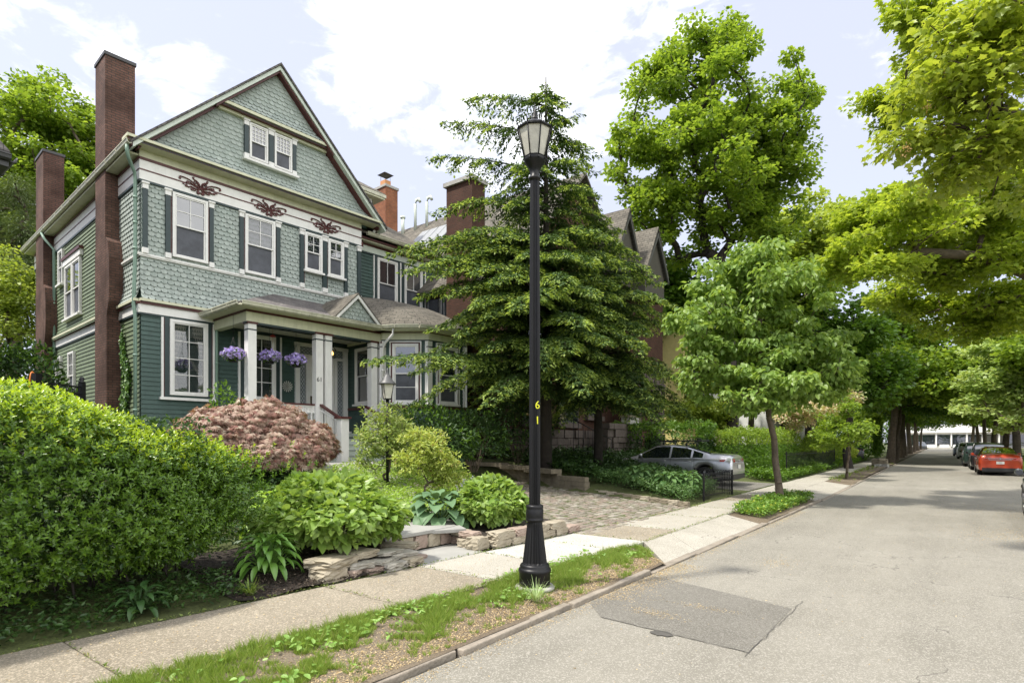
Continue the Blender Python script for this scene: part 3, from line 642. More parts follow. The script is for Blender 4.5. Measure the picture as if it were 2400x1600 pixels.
# first floor left window with wide surround
window(house, FRONT, .72, 1.77, 3.12, 5.33, (2, 4), style='fixed', curtain=True, sill=False, casing=.085)
sr = MB()
FRONT.box(sr, .50, .56, -.01, .07, 3.05, 5.35, 0); FRONT.box(sr, .56, .59, -.01, .05, 3.05, 5.35, 1); FRONT.box(sr, .59, .71, -.01, .06, 3.05, 5.35, 2)
FRONT.box(sr, 1.92, 1.98, -.01, .07, 3.05, 5.35, 0); FRONT.box(sr, 1.89, 1.92, -.01, .05, 3.05, 5.35, 1); FRONT.box(sr, 1.78, 1.89, -.01, .06, 3.05, 5.35, 2)
FRONT.box(sr, .45, 2.03, -.01, .13, 2.97, 3.05, 0); sr.build('window_surround', [M['white'], M['burg'], M['shutter']], house)
# window beside the door
window(house, FRONT, 2.98, 3.92, 3.12, 5.22, (2, 4), style='fixed', curtain=True, sill=True, casing=.085)
sr = MB(); FRONT.box(sr, 2.70, 2.76, -.01, .07, 3.0, 5.25, 0); FRONT.box(sr, 2.76, 2.97, -.01, .05, 3.0, 5.25, 2); FRONT.box(sr, 4.08, 4.14, -.01, .07, 3.0, 5.25, 0); FRONT.box(sr, 3.93, 4.08, -.01, .05, 3.0, 5.25, 2)
FRONT.box(sr, 2.62, 4.2, .0, .06, 5.25, 5.35, 2); sr.build('window_surround', [M['white'], M['burg'], M['shutter']], house)
# wing second floor
window(house, WG, 1.13-.0, 2.12, 7.12, 9.08, (2, 1), (1, 1), casing=.075); window(house, WG, 2.50, 3.45, 7.12, 9.08, (2, 1), (1, 1), casing=.075)
sr = MB(); WG.box(sr, .96, 1.0, -.01, .07, 7.05, 9.12, 0); WG.box(sr, 1.0, 1.13, -.01, .05, 7.05, 9.12, 1); WG.box(sr, 2.13, 2.27, -.01, .05, 7.05, 9.12, 1); WG.box(sr, 2.27, 2.33, -.01, .07, 7.05, 9.12, 0); WG.box(sr, 2.33, 2.49, -.01, .05, 7.05, 9.12, 1); WG.box(sr, 3.46, 3.6, -.01, .05, 7.05, 9.12, 1); WG.box(sr, 3.6, 3.66, -.01, .07, 7.05, 9.12, 0)
sr.build('window_surround', [M['white'], M['shutter']], house)
al = MB(); WG.box(al, .12, .42, .0, .14, 9.28, 9.5); o = al.build('alarm_box', M['burg'], house)
al = MB(); al.tube([WG.p(.30, .14, 9.39), WG.p(.30, .17, 9.39)], .085, 16); al.tube([WG.p(.30, .17, 9.39), WG.p(.30, .175, 9.39)], .05, 16); al.build('horn', mat('faded_red', (.2, .06, .05), .5), o)
# side wall windows (u = 13.3 - t)
def sidewin(t0, t1, z0, z1, **kw): return window(house, SIDE, 13.3-t1, 13.3-t0, z0, z1, trim='white', **kw)
sidewin(5.95, 6.95, 6.25, 8.2, upper=(1, 1)); sidewin(7.0, 8.0, 6.25, 8.2, upper=(1, 1)); sidewin(8.35, 9.0, 7.7, 9.0, upper=(1, 1))
sidewin(6.75, 7.55, 3.3, 5.0, upper=(2, 2)); sidewin(8.6, 9.4, 3.3, 5.0, upper=(2, 2))
hd = MB(); SIDE.box(hd, 13.3-8.2, 13.3-5.8, .0, .12, 8.24, 8.45, 0); SIDE.box(hd, 13.3-8.25, 13.3-5.75, .0, .16, 8.45, 8.55, 1); hd.build('window_head', [M['white'], M['burg']], house)
# ---- ornaments: burgundy scrollwork on the frieze ---------------------------------------
def scroll(mb, c, r, turns, a0, dirn, w0=.022, o=.075):
    pts = []; rad = []
    for i in range(22):
        q = i/21; a = a0+dirn*q*turns*2*math.pi; rr_ = r*(1-.78*q)
        pts.append(FRONT.p(c[0]+rr_*math.cos(a), o, c[1]+rr_*math.sin(a))); rad.append(w0*(.8+.5*q))
    mb.tube(pts, rad, 5)
def stroke(mb, pts, w=.018, o=.075):
    P = [Vector((x, y)) for x, y in pts]; out = []
    for i in range(len(P)-1):
        p0, p1, p2, p3 = P[max(i-1, 0)], P[i], P[i+1], P[min(i+2, len(P)-1)]
        for s in range(5):
            t = s/5; out.append(.5*((2*p1)+(p2-p0)*t+(2*p0-5*p1+4*p2-p3)*t*t+(3*p1-p0-3*p2+p3)*t**3))
    out.append(P[-1]); mb.tube([FRONT.p(v.x, o, v.y) for v in out], w, 5)
def knob(mb, x, z, r=.035, o=.06): mb.tube([FRONT.p(x, o-.02, z), FRONT.p(x, o+.03, z)], r, 10)
for cx in (1.56, 3.70, 5.80):
    om = MB(); cz = 9.43
    for sg in (-1, 1):
        q = lambda pts: [(cx+sg*x, cz+z) for x, z in pts]
        scroll(om, (cx+sg*.11, cz+.06), .09, 1.3, math.pi/2, -sg, .02)
        stroke(om, q([(.02, .0), (.04, .09), (.12, .15), (.19, .17), (.2, .21)])); knob(om, cx+sg*.2, cz+.21, .03)
        stroke(om, q([(.03, -.03), (.16, .02), (.26, .10), (.42, .14), (.56, .14), (.585, .11), (.575, .08)])); knob(om, cx+sg*.57, cz+.085, .032)
        stroke(om, q([(.05, -.05), (.18, -.02), (.3, .05), (.36, .02)])); knob(om, cx+sg*.36, cz+.03, .045)
        stroke(om, q([(.05, -.08), (.16, -.10), (.26, -.07), (.32, -.10), (.39, -.09)]), .022); knob(om, cx+sg*.40, cz-.075, .036); knob(om, cx+sg*.24, cz-.14, .036)
        stroke(om, q([(.1, -.1), (.17, -.16), (.24, -.14)]), .018)
        stroke(om, q([(0, -.02), (.06, -.13), (.1, -.2), (.04, -.215), (.02, -.16)]), .024); knob(om, cx+sg*.07, cz-.19, .034)
        knob(om, cx+sg*.47, cz-.035, .03)
    om.build('frieze_ornament', M['burg'], house)
# ---- chimneys ---------------------------------------------------------------------------
def chimney(t0, w, d, zbase, ztop, name='chimney', x0=-.38, lower=True):
    c = MB()
    c.box((x0, t0, 7.6 if lower else zbase), (x0+w, t0+d, ztop-.10), 0)
    if lower:
        c.box((x0-.0, t0-.02, zbase), (.0, t0+d+.05, 7.598), 0)
        # shoulder: widened lower stack
        c.prism([(x0+.002, t0-.02, 7.58), (0, t0-.02, 7.58), (0, t0-.34, 7.25), (0, t0-.40, 6.6), (0, t0-.36, 5.9), (x0+.002, t0-.30, 5.4), (x0+.002, t0-.02, 5.35)], (0, .01, 0), 0) if False else None
        prof = [(7.85, 0), (7.7, .20), (7.2, .34), (6.4, .36), (5.9, .30), (5.5, .1), (GZ-.3, .1)]
        for (za, pa), (zb, pb) in zip(prof, prof[1:]):
            c.face([(x0+.004, t0-.02-pa, za), (-.002, t0-.02-pa, za), (-.002, t0-.02-pb, zb), (x0+.004, t0-.02-pb, zb)], 1)
            c.face([(x0+.003, t0-.02, za), (x0+.003, t0-.02-pa, za), (x0+.003, t0-.02-pb, zb), (x0+.003, t0-.02, zb)][::-1], 0)
    c.box((x0-.03, t0-.03, ztop-.10), (x0+w+.03, t0+d+.03, ztop), 2)
    return c.build(name, [M['brick'], M['brick'], M['darkcap']], house)
chimney(1.85, .78, 1.0, GZ-.5, 13.40)
chimney(9.85, .66, 1.25, GZ-.5, 13.12)
# wing chimney with metal rain cap
c = MB(); c.box((12.15-.0, 4.9, 9), (12.9, 6.0, 14.45), 0); c.box((12.1, 4.85, 14.45), (12.95, 6.05, 14.57), 1); c.box((12.35, 5.2, 14.57), (12.7, 5.6, 14.95), 2)
for x in (12.37, 12.68):
    for y in (5.22, 5.58): c.tube([(x, y, 14.95), (x, y, 15.25)], .01, 4, 3)
cx, cy = 12.525, 5.4
for q in (((-.3, -.3), (.3, -.3)), ((.3, -.3), (.3, .3)), ((.3, .3), (-.3, .3)), ((-.3, .3), (-.3, -.3))):
    c.face([(cx+q[0][0], cy+q[0][1], 15.25), (cx+q[1][0], cy+q[1][1], 15.25), (cx, cy, 15.45)], 3)
c.face([(cx-.3, cy-.3, 15.25), (cx-.3, cy+.3, 15.25), (cx+.3, cy+.3, 15.25), (cx+.3, cy-.3, 15.25)], 3)
c.box((10.8, 4.9, 8), (12.15, 6.0, 9.6), 0)
c.build('chimney', [brick_mat('orange_brick', (.34, .13, .06), (.28, .10, .05), (.15, .12, .09)), M['cement'], mat('clay_flue', (.5, .24, .1)), M['darkcap']], house)
# dormer on the wing roof
dm = MB(); dm.box((7.6, 1.9, 10.6), (9.2, 5.2, 12.0), 0); dm.box((7.4, 1.5, 12.0), (9.55, 5.4, 12.07), 1); dm.box((7.38, 1.46, 12.07), (9.59, 5.4, 12.2), 2)
dm.prism([(7.4, 1.48, 12.2), (9.57, 1.48, 12.2), (8.4, 3.0, 13.2)], (0, 0, .04), 3); dm.prism([(9.57, 1.48, 12.2), (9.57, 5.4, 12.2), (8.4, 4.2, 13.2), (8.4, 3.0, 13.2)], (0, 0, .04), 3)
dmo = dm.build('dormer', [M['clap'], M['cream'], M['gutter'], M['slate2']], house)
pl = MB(); pl.box((8.95, 1.84, 10.9), (9.08, 1.9, 11.9), 0); pl.box((8.92, 1.8, 11.82), (9.11, 1.9, 11.99), 1); pl.box((8.6, 1.86, 11.0), (8.93, 1.9, 11.9), 1); pl.box((8.66, 1.85, 11.1), (8.88, 1.87, 11.8), 2); pl.build('window', [M['shutter'], M['white'], M['inside']], dmo)

# ---- the bay -----------------------------------------------------------------------------
BP = [(6.75, 0), (6.62, -2.30), (7.62, -3.48), (9.35, -3.48), (10.5, -2.4), (10.5, .5)]
bay = MB(); bay.prism([(x, y, GZ-.5) for x, y in BP], (0, 0, 5.25-GZ+.5)); bo = bay.build('bay_wall', M['clap'], house)
cl = MB(); bt_ = MB()
for i in range(5):
    p, q = BP[i], BP[i+1]; ln = math.hypot(q[0]-p[0], q[1]-p[1]); f = Fr(p, (q[0]-p[0], q[1]-p[1]))
    claps(cl, f, 0, ln, GZ-.4, 5.24)
    f.box(bt_, -.02, ln+.02, -.01, .07, 5.24, 5.47, 0); f.box(bt_, -.02, ln+.02, -.01, .09, 5.47, 5.53, 1); f.box(bt_, -.02, ln+.02, -.01, .065, 5.19, 5.24, 2)
    if i > 0: f.box(bt_, -.10, .10, -.02, .10, 3.0, 5.19, 3); f.box(bt_, -.11, .11, -.02, .11, 4.98, 5.01, 2)
    if i in (1, 2): f.box(bt_, ln-.10, ln+.0, -.02, .10, 3.0, 5.19, 3)
    f.box(bt_, 0, ln, -.01, .08, 2.9, 2.98, 1)
cl.build('clapboards', M['clap'], bo); bt_.build('trim', [M['cream'], M['burg'], M['shutter'], M['white']], bo)
def baywin(i, u0, u1, z0=3.08, z1=5.1, **kw):
    p, q = BP[i], BP[i+1]; f = Fr(p, (q[0]-p[0], q[1]-p[1])); window(house, f, u0, u1, z0, z1, (1, 2), (1, 2), lo_pane='screen', rail_at=.5, **kw)
    s = MB()
    f.box(s, u0-.10, u0-.06, -.01, .09, z0-.06, z1+.05, 0); f.box(s, u1+.06, u1+.10, -.01, .09, z0-.06, z1+.05, 0); f.box(s, u0-.10, u1+.10, -.01, .10, z1+.05, z1+.085, 0)
    f.box(s, u0-.06, u0, -.01, .065, z0, z1+.05, 1); f.box(s, u1, u1+.06, -.01, .065, z0, z1+.05, 1); f.box(s, u0, u1, -.01, .065, z1, z1+.05, 1); s.build('window_surround', [M['white'], M['burg']], house)
baywin(0, .75, 1.75, lo_pane='glass') if False else None
window(house, Fr(BP[0], (BP[1][0]-BP[0][0], BP[1][1]-BP[0][1])), .62, 1.55, 3.1, 5.1, (1, 1), (1, 1), lo_pane='glass')
baywin(1, .33, 1.22); baywin(2, .42, 1.32)
# curved roof of the bay
cr_ = MB(); ex = [(6.2, -2.2), (6.6, -3.0), (7.1, -3.62), (7.7, -3.9), (8.5, -3.98), (9.3, -3.9), (10.1, -3.55), (10.7, -2.9), (10.98, -2.1), (11.0, -.6), (11.0, .5)]
def curvef(q): return q, 5.66+1.62*math.sin(q*math.pi/2)**.85
NS = 12; rings = []
cen = Vector((8.7, .5))
for j in range(NS+1):
    q = j/NS; h = 5.66+1.60*(1-(1-q)**1.9); ring = []
    for (x, y) in ex:
        top = Vector((8.7+(x-8.7)*.55, .5)); p = Vector((x, y)).lerp(top, q); ring.append(cr_.P((p.x, p.y, h)))
    rings.append(ring)
for a, b_ in zip(rings, rings[1:]):
    for i in range(len(ex)-1): cr_.f.append([a[i], a[i+1], b_[i+1], b_[i]]); cr_.m.append(0); cr_.sm.append(True)
cr_.build('bay_roof', M['slate2'], house)
gutter(house, [(x, y, 5.60) for x, y in ex])
so = MB(); so.prism([(x, y, 5.50) for x, y in ex], (0, 0, .04)); so.build('soffit', M['cream'], house)
spout(house, [(6.55, -2.95, 5.55), (6.55, -2.9, 5.35), (6.5, -2.55, 5.1), (6.5, -2.45, 4.9), (6.5, -2.42, 2.0)], 'white', .045)

# ---- porch --------------------------------------------------------------------------------
FL = 2.03
PR = [(2.0, 0), (2.0, -2.25), (6.3, -2.25), (6.6, -1.9)]
po = MB(); po.box((1.98, -2.22, FL-.12), (6.7, 0, FL), 0); po.box((2.02, -2.16, GZ-.3), (6.62, -2.10, FL-.12), 1); po.box((2.02, -2.16, GZ-.3), (2.08, 0, FL-.12), 1); po.build('porch_floor', [mat('porch_grey_paint', (.27, .31, .28), .5, .1, 4, grime=.2), M['clap']], house)
en = MB(); en.box((1.95, -2.24, 5.17), (6.75, -2.02, 5.44), 0); en.box((1.95, -2.02, 5.17), (2.17, 0, 5.44), 0); en.box((1.93, -2.26, 5.44), (6.75, -2.0, 5.50), 1); en.box((1.93, -2.0, 5.44), (2.0, 0, 5.50), 1)
en.box((1.96, -2.23, 5.12), (6.75, -2.03, 5.17), 2); en.box((2.17, -2.02, 5.34), (6.7, 0, 5.38), 3); en.box((2.17, -1.0, 5.30), (6.7, -.95, 5.34), 2); en.box((1.9, -.06, 5.25), (6.7, 0, 5.34), 2)
en.build('porch_beam', [M['cream'], M['burg'], M['shutter'], mat('porch_ceiling', (.55, .53, .42), .6, .08, 4)], house)
pr = MB(); EZ = 5.56; ax, bx, fy = 1.62, 6.85, -2.62; rx0, rx1 = 3.9, 6.9; rt_ = 6.62
pr.prism([(ax, fy, EZ), (bx, fy, EZ), (bx, .02, rt_), (rx0, .02, rt_)], (0, 0, .06)); pr.prism([(ax, 0.02, EZ), (ax, fy, EZ), (rx0, .02, rt_)], (0, 0, .06))
pr.prism([(ax, fy, EZ-.06), (bx, fy, EZ-.06), (bx, 0, EZ-.06), (ax, 0, EZ-.06)], (0, 0, .05), 1)
pr.build('porch_roof', [M['slate'], M['cream']], house)
gutter(house, [(ax, .0, EZ), (ax, fy, EZ), (bx-.6, fy, EZ)])
gb = MB(); gx, gt = 5.36, 6.50; gl, gr = 4.56, 6.20; gy = -2.56
gb.prism([(gl+.1, gy, 5.68), (gr-.1, gy, 5.68), (gx, gy, 6.38)], (0, 2.0, 0), 1)
gb.build('porch_gable', [M['slate2'], M['shingle']], house)
ss = MB(); shingles(ss, Fr((gl, gy), (1, 0)), lambda u, z: z < 6.40-abs(gl+u-gx)*.93-.07, .05, gr-gl-.05, 5.69, 6.4, lambda z: 0.0, w=.15, h=.12, seed=8); ss.build('fishscale_shingles', M['shingle'], house)
gg = MB()
for x in (gl-.06, gr+.06):
    gg.prism([(x, gy-.13, 5.62), (gx, gy-.13, gt), (gx, gy-.13, gt+.05), (x, gy-.13, 5.67)][::(1 if x > gx else -1)], (0, 1.9, 0), 0)
    gg.prism([(x, gy-.12, 5.50), (gx, gy-.12, gt-.12), (gx, gy-.12, gt), (x, gy-.12, 5.62)][::(1 if x > gx else -1)], (0, .06, 0), 1)
gg.build('porch_gable_roof', [M['slate2'], M['white']], house)
def column(x, y, w=.24, zb=FL, zt=5.17):
    c = MB(); c.box((x-w/2, y-w/2, zb), (x+w/2, y+w/2, zt-.10), 0); c.box((x-w/2-.03, y-w/2-.03, zt-.06), (x+w/2+.03, y+w/2+.03, zt), 1); c.box((x-w/2-.008, y-w/2-.008, zt-.24), (x+w/2+.008, y+w/2+.008, zt-.205), 2)
    c.box((x-w/2, y-w/2, zt-.1), (x+w/2, y+w/2, zt-.06), 0); c.box((x-w/2-.03, y-w/2-.03, zb), (x+w/2+.03, y+w/2+.03, zb+.12), 0)
    return c.build('porch_column', [M['white'], M['burg'], M['shutter']], house)
for x in (2.12, 4.24, 4.56): column(x, -2.12)
column(6.30, -2.12); column(6.62, -2.22, .2)
# balustrades with round holes
def balus(x0, x1, y, fr):
    r_ = MB(); n = int((x1-x0)/.18)
    fr.box(r_, x0, x1, -.05, .05, FL+.85, FL+.90, 1); fr.box(r_, x0, x1, -.018, .018, FL+.80, FL+.85, 0); fr.box(r_, x0, x1, -.018, .018, FL+.62, FL+.67, 0); fr.box(r_, x0, x1, -.03, .03, FL+.1, FL+.16, 0)
    fr.box(r_, x0, x1, -.018, -.010, FL+.67, FL+.80, 0)
    for i in range(n):
        c = x0+(i+.5)*(x1-x0)/n
        pts = [fr.p(c+.05*math.cos(a), .0, FL+.735+.05*math.sin(a)) for a in [2*math.pi*k/12 for k in range(13)]]; r_.tube(pts, .016, 5, 0, cap=False)
        fr.box(r_, c-.02, c+.02, -.02, .02, FL+.16, FL+.62, 0)
    return r_.build('balustrade', [M['white'], M['burg']], house)
FP = Fr((0, -2.12), (1, 0)); balus(2.24, 4.12, 0, FP); balus(6.0, 6.18, 0, FP)
# steps
st = MB(); SX0, SX1 = 4.36, 5.95
for i in range(5):
    z = FL-.175*(i+1); y = -2.2-.25*i
    st.box((SX0, y-.25, GZ-.4), (SX1, y, z-.035), 0); st.box((SX0-.02, y-.28, z-.035), (SX1+.02, y+.0, z), 1)
st.build('porch_steps', [M['pale'], mat('step_grey', (.40, .43, .40), .5, .1, 4, grime=.3)], house)
for x in (SX0-.07, SX1+.07):
    nw = MB(); y0, y1 = -2.3, -3.62
    nw.box((x-.13, -3.56, GZ-.3), (x+.13, -3.30, 2.44), 0); nw.box((x-.18, -3.62, 2.44), (x+.18, -3.24, 2.50), 1)
    nw.prism([(x-.05, -2.2, 2.88), (x-.05, -3.3, 2.42), (x-.05, -3.3, 2.49), (x-.05, -2.2, 2.95)], (.1, 0, 0), 1)
    nw.prism([(x-.02, -2.2, 2.72), (x-.02, -3.5, 2.26), (x-.02, -3.5, 2.32), (x-.02, -2.2, 2.78)], (.04, 0, 0), 0)
    nw.prism([(x-.02, -2.2, 2.12), (x-.02, -3.5, 1.36), (x-.02, -3.5, 1.44), (x-.02, -2.2, 2.20)], (.04, 0, 0), 0)
    for k in range(8):
        y = -2.32-.15*k; q = (-2.2-y)/1.3; nw.box((x-.016, y-.016, 2.14-.75*q), (x+.016, y+.016, 2.74-.46*q), 0)
    nw.build('stair_rail', [M['white'], M['burg']], house)
# entrance: white surround, leaded side lights and transom, door
dr = MB(); f = FRONT
for (a, c, z0, z1) in ((4.62, 4.78, FL, 5.12), (5.02, 5.12, FL, 4.75), (6.12, 6.24, FL, 4.75), (6.50, 6.68, FL, 5.12), (4.78, 6.50, 4.68, 4.78), (4.60, 6.70, 5.05, 5.17), (4.78, 5.02, FL, 2.55), (6.24, 6.5, FL, 2.55)): f.box(dr, a, c, .0, .10, z0, z1)
f.box(dr, 4.6, 6.7, .0, .3, FL, FL+.10); ent = dr.build('door_surround', M['white'], house)
def leaded(u0, u1, z0, z1, nx, nz):
    l = MB(); f.box(l, u0, u1, .02, .045, z0, z1, 0)
    ww = (u1-u0)/nx; hh = (z1-z0)/nz
    for i in range(-nz, nx+nz):
        for sg in (1, -1):
            pts = []
            for k in range(nz+1):
                u = u0+(i*ww+sg*k*ww) if sg > 0 else u0+((i+0)*ww-k*ww)+0
                pts.append((u, z0+k*hh))
            for (ua, za), (ub, zb) in zip(pts, pts[1:]):
                if u0-1e-6 <= min(ua, ub) and max(ua, ub) <= u1+1e-6: l.tube([f.p(ua, .052, za), f.p(ub, .052, zb)], .007, 4, 1, cap=False)
    return l.build('leaded_light', [mat('pale_leaded_glass', (.42, .45, .47), .15, .2, 5), M['shutter']], ent)
leaded(4.80, 5.0, 2.6, 4.64, 2, 14); leaded(6.26, 6.48, 2.6, 4.64, 2, 14); leaded(4.82, 6.46, 4.80, 5.03, 12, 2)
d_ = MB()
for (a, c, z0, z1) in ((5.13, 5.27, FL+.1, 4.68), (5.97, 6.11, FL+.1, 4.68), (5.27, 5.97, FL+.1, FL+.35), (5.27, 5.97, 3.35, 3.5), (5.27, 5.97, 4.5, 4.68), (5.57, 5.67, FL+.35, 4.5)): f.box(d_, a, c, .03, .085, z0, z1)
door = d_.build('door', M['white'], house)
p = MB()
for (a, c, z0, z1, m) in ((5.27, 5.57, FL+.35, 3.35, 1), (5.67, 5.97, FL+.35, 3.35, 0), (5.27, 5.57, 3.5, 4.5, 0), (5.67, 5.97, 3.5, 4.5, 0)): f.box(p, a, c, .03, .05, z0, z1, m)
p.build('door_pane', [M['glass'], M['white']], door)
p = MB(); f.box(p, 5.17, 5.23, .085, .10, 3.05, 3.35); p.tube([f.p(5.2, .1, 3.2), f.p(5.2, .15, 3.2)], .028, 8); p.build('handle', mat('dark_brass', (.10, .07, .03), .35, metal=.8), door)

# ================================================================ foliage tools
def noise2(x, y, s=0): return (np.sin(x*3.1+1.7*np.sin(y*1.3+s))+np.sin(y*2.7+2.1*np.sin(x*1.9+s*2))+.6*np.sin(x*7.3+y*5.1+s)+.5*np.sin(y*11.7-x*9.1))/3.1
def smoothv(a, b, x): t = np.clip((x-a)/(b-a), 0, 1); return t*t*(3-2*t)
SHAPES = dict(
    diamond=([(0, 0, 0), (.5, .42, .10), (0, 1, -.05), (-.5, .42, .10)], [(0, 1, 2), (0, 2, 3)]),
    flat=([(0, 0, 0), (.5, .5, .06), (0, 1, 0), (-.5, .5, .06)], [(0, 1, 2, 3)]),
    oval=([(0, 0, 0), (.36, .2, .07), (.5, .48, .1), (.3, .8, .04), (0, 1, -.08), (-.3, .8, .04), (-.5, .48, .1), (-.36, .2, .07)], [(0, 1, 2, 3, 4), (0, 4, 5, 6, 7)]),
    heart=([(0, .06, 0), (.22, -.05, .03), (.48, .1, .09), (.5, .4, .1), (.28, .75, .02), (0, 1, -.15), (-.28, .75, .02), (-.5, .4, .1), (-.48, .1, .09), (-.22, -.05, .03)], [(0, 1, 2, 3, 4, 5), (0, 5, 6, 7, 8, 9)]),
    maple=([(0, 0, 0), (.18, .08, .02), (.42, .02, -.04), (.36, .26, .03), (.62, .5, -.06), (.36, .55, .02), (.22, .66, 0), (0, 1.05, -.1), (-.22, .66, 0), (-.36, .55, .02), (-.62, .5, -.06), (-.36, .26, .03), (-.42, .02, -.04), (-.18, .08, .02)], [(0, 1, 2, 3, 4, 5, 6, 7), (0, 7, 8, 9, 10, 11, 12, 13)]),
    tri=([(-.35, .1, .0), (.35, .1, .0), (.5, .55, .03), (0, 1, 0), (-.5, .55, .03)], [(0, 1, 2, 3, 4)]),
    blade=([(-.5, 0, 0), (.5, 0, 0), (.32, .55, .0), (0, 1, -.0), (-.32, .55, .0)], [(0, 1, 2, 3, 4)]),
    lace=([(0, 0, 0), (.035, .5, 0), (0, 1, -.14), (-.035, .5, 0), (.27, .8, -.12), (.10, .42, 0), (-.27, .8, -.12), (-.10, .42, 0), (.48, .48, -.08), (.2, .22, 0), (-.48, .48, -.08), (-.2, .22, 0)], [(0, 1, 2, 3), (0, 5, 4, 1), (0, 3, 6, 7), (0, 9, 8, 5), (0, 7, 10, 11)]),
)
def unit(a): return a/np.maximum(np.linalg.norm(a, axis=1, keepdims=True), 1e-9)
def leafmesh(name, C, T, Nn, Ln, Wd, shape, m, parent=None, smooth=False):
    V, F = SHAPES[shape]; V = np.array(V); n = len(C)
    T = unit(T); Bn = unit(np.cross(Nn, T)); Nn = np.cross(T, Bn)
    co = C[:, None, :] + V[None, :, 0, None]*(Bn*Wd[:, None])[:, None, :] + V[None, :, 1, None]*(T*Ln[:, None])[:, None, :] + V[None, :, 2, None]*(Nn*Ln[:, None])[:, None, :]
    k = len(V); sizes = [len(f) for f in F]; flat = np.array([i for f in F for i in f])
    idx = (np.arange(n)[:, None]*k+flat[None, :]).ravel()
    me = bpy.data.meshes.new(name); me.vertices.add(n*k); me.vertices.foreach_set('co', co.astype(np.float32).ravel())
    me.loops.add(len(idx)); me.loops.foreach_set('vertex_index', idx.astype(np.int32))
    ls = np.tile(sizes, n); me.polygons.add(len(ls)); st_ = np.concatenate([[0], np.cumsum(ls)[:-1]]); me.polygons.foreach_set('loop_start', st_.astype(np.int32))
    me.update(calc_edges=True); me.materials.append(m)
    o = bpy.data.objects.new(name, me); link(o, parent); return o
def rnd_dirs(rg, n):
    v = rg.normal(size=(n, 3)); return unit(v)
def leafclumps(rg, centers, per, rad, flat_=.5, droop=.25, out_from=None):
    """leaf points around clump centres, denser on the upper surface, tips pointing out and down"""
    n = len(centers)*per; c = np.repeat(centers, per, axis=0)
    d = rnd_dirs(rg, n); r = (rg.random(n)**.45)[:, None]*np.repeat(rad, per)[:, None]
    off = d*r; off[:, 2] *= flat_; off[:, 2] += .12*np.repeat(rad, per)*rg.normal(size=n)*.5
    P = c+off
    T = d.copy(); T[:, 2] = T[:, 2]*.4-droop+rg.normal(size=n)*.25; T += rg.normal(size=(n, 3))*.35
    Nn = np.stack([rg.normal(size=n)*.45+d[:, 0]*.35, rg.normal(size=n)*.45+d[:, 1]*.35, np.ones(n)], 1)
    return P, T, Nn
def ellipsoid_pts(rg, env, n, shell=.5):
    """points in a union of ellipsoids (cx,cy,cz,rx,ry,rz), pushed towards the surface, kept apart"""
    vol = np.array([e[3]*e[4]*e[5] for e in env])**.72; pick = rg.choice(len(env), n*3, p=vol/vol.sum()); E_ = np.array(env)[pick]
    d = rnd_dirs(rg, n*3); r = (rg.random(n*3)**shell)[:, None]; P = E_[:, :3]+d*r*E_[:, 3:6]
    out = []; P = P[rg.permutation(len(P))]
    sep = .55*(np.mean(vol)**.46)/max(n, 1)**.34
    for p in P:
        if len(out) >= n: break
        if len(out) < 2 or np.min(np.sum((np.array(out[-300:])-p)**2, 1)) > sep*sep: out.append(p)
    return np.array(out)
def skeleton(parent, base, fork, targets, r0, m, rg, sides=6, rmin=.008, name='trunk', trunk_pts=None, wob=.06):
    """a trunk with limbs running out to every clump: each target joins the nearest limb already grown"""
    nodes = [Vector(base)]; par = [-1]
    tp = trunk_pts or [Vector(base).lerp(Vector(fork), k/5)+Vector((rg.normal()*wob, rg.normal()*wob, 0))*(1 if 0 < k < 5 else 0) for k in range(1, 6)]
    for p in tp: nodes.append(Vector(p)); par.append(len(nodes)-2)
    ntr = len(nodes); start = max(1, int(ntr*.55))
    A = np.array([tuple(v) for v in nodes]); avail = list(range(start, ntr)); depth = {i: 0. for i in avail}
    forkp = np.array(tuple(nodes[-1])); order = np.argsort(np.sum((targets-forkp)**2, 1)); ends = {}
    pos = [np.array(tuple(nodes[i])) for i in avail]
    for t in order:
        q = targets[t]; PA = np.array(pos); dv = q-PA; dist = np.sqrt((dv**2).sum(1))
        cost = dist+.18*np.array([depth[i] for i in avail])+np.maximum(0, -dv[:, 2])*.6
        j = int(np.argmin(cost)); a = avail[j]; pa = Vector(PA[j]); qv = Vector(q); L_ = (qv-pa).length
        prev = a; n = 3 if L_ > 1.2 else 2
        for k in range(1, n+1):
            s = k/n; p = pa.lerp(qv, s)+Vector((rg.normal(), rg.normal(), rg.normal()*.6))*(L_*.05 if k < n else 0)+Vector((0, 0, L_*.10*math.sin(math.pi*s)))
            nodes.append(p); par.append(prev); prev = len(nodes)-1; avail.append(prev); pos.append(np.array(tuple(p))); depth[prev] = depth[a]+L_*s
        ends[t] = prev
    cnt = [0]*len(nodes)
    for e in ends.values():
        k = e
        while k >= 0: cnt[k] += 1; k = par[k]
    tot = max(cnt[0], 1); mb = MB()
    rad = [max(rmin, r0*(c/tot)**.46) for c in cnt]
    for i in range(ntr): rad[i] = r0*(1.25-.45*i/ntr) if i else r0*1.55
    for i in range(1, len(nodes)):
        a = par[i]; p, q = nodes[a], nodes[i]
        ra = min(rad[a], rad[i]*1.35) if i >= ntr else rad[a]
        mb.tube([p, q], [ra, rad[i]], sides if rad[i] > .03 else 4, cap=False)
    return mb.build(name, m, parent)
LM = {}
def LMat(key, *a, **k):
    if key not in LM: LM[key] = leaf_mat(key, *a, **k)
    return LM[key]
g_maple = lambda: LMat('maple_leaf', (.14, .235, .03), (.28, .39, .06), trans=.5)
g_lime = lambda: LMat('lime_leaf', (.24, .33, .05), (.37, .45, .10), trans=.42)
g_mid = lambda: LMat('mid_leaf', (.075, .16, .02), (.15, .27, .035), trans=.4)
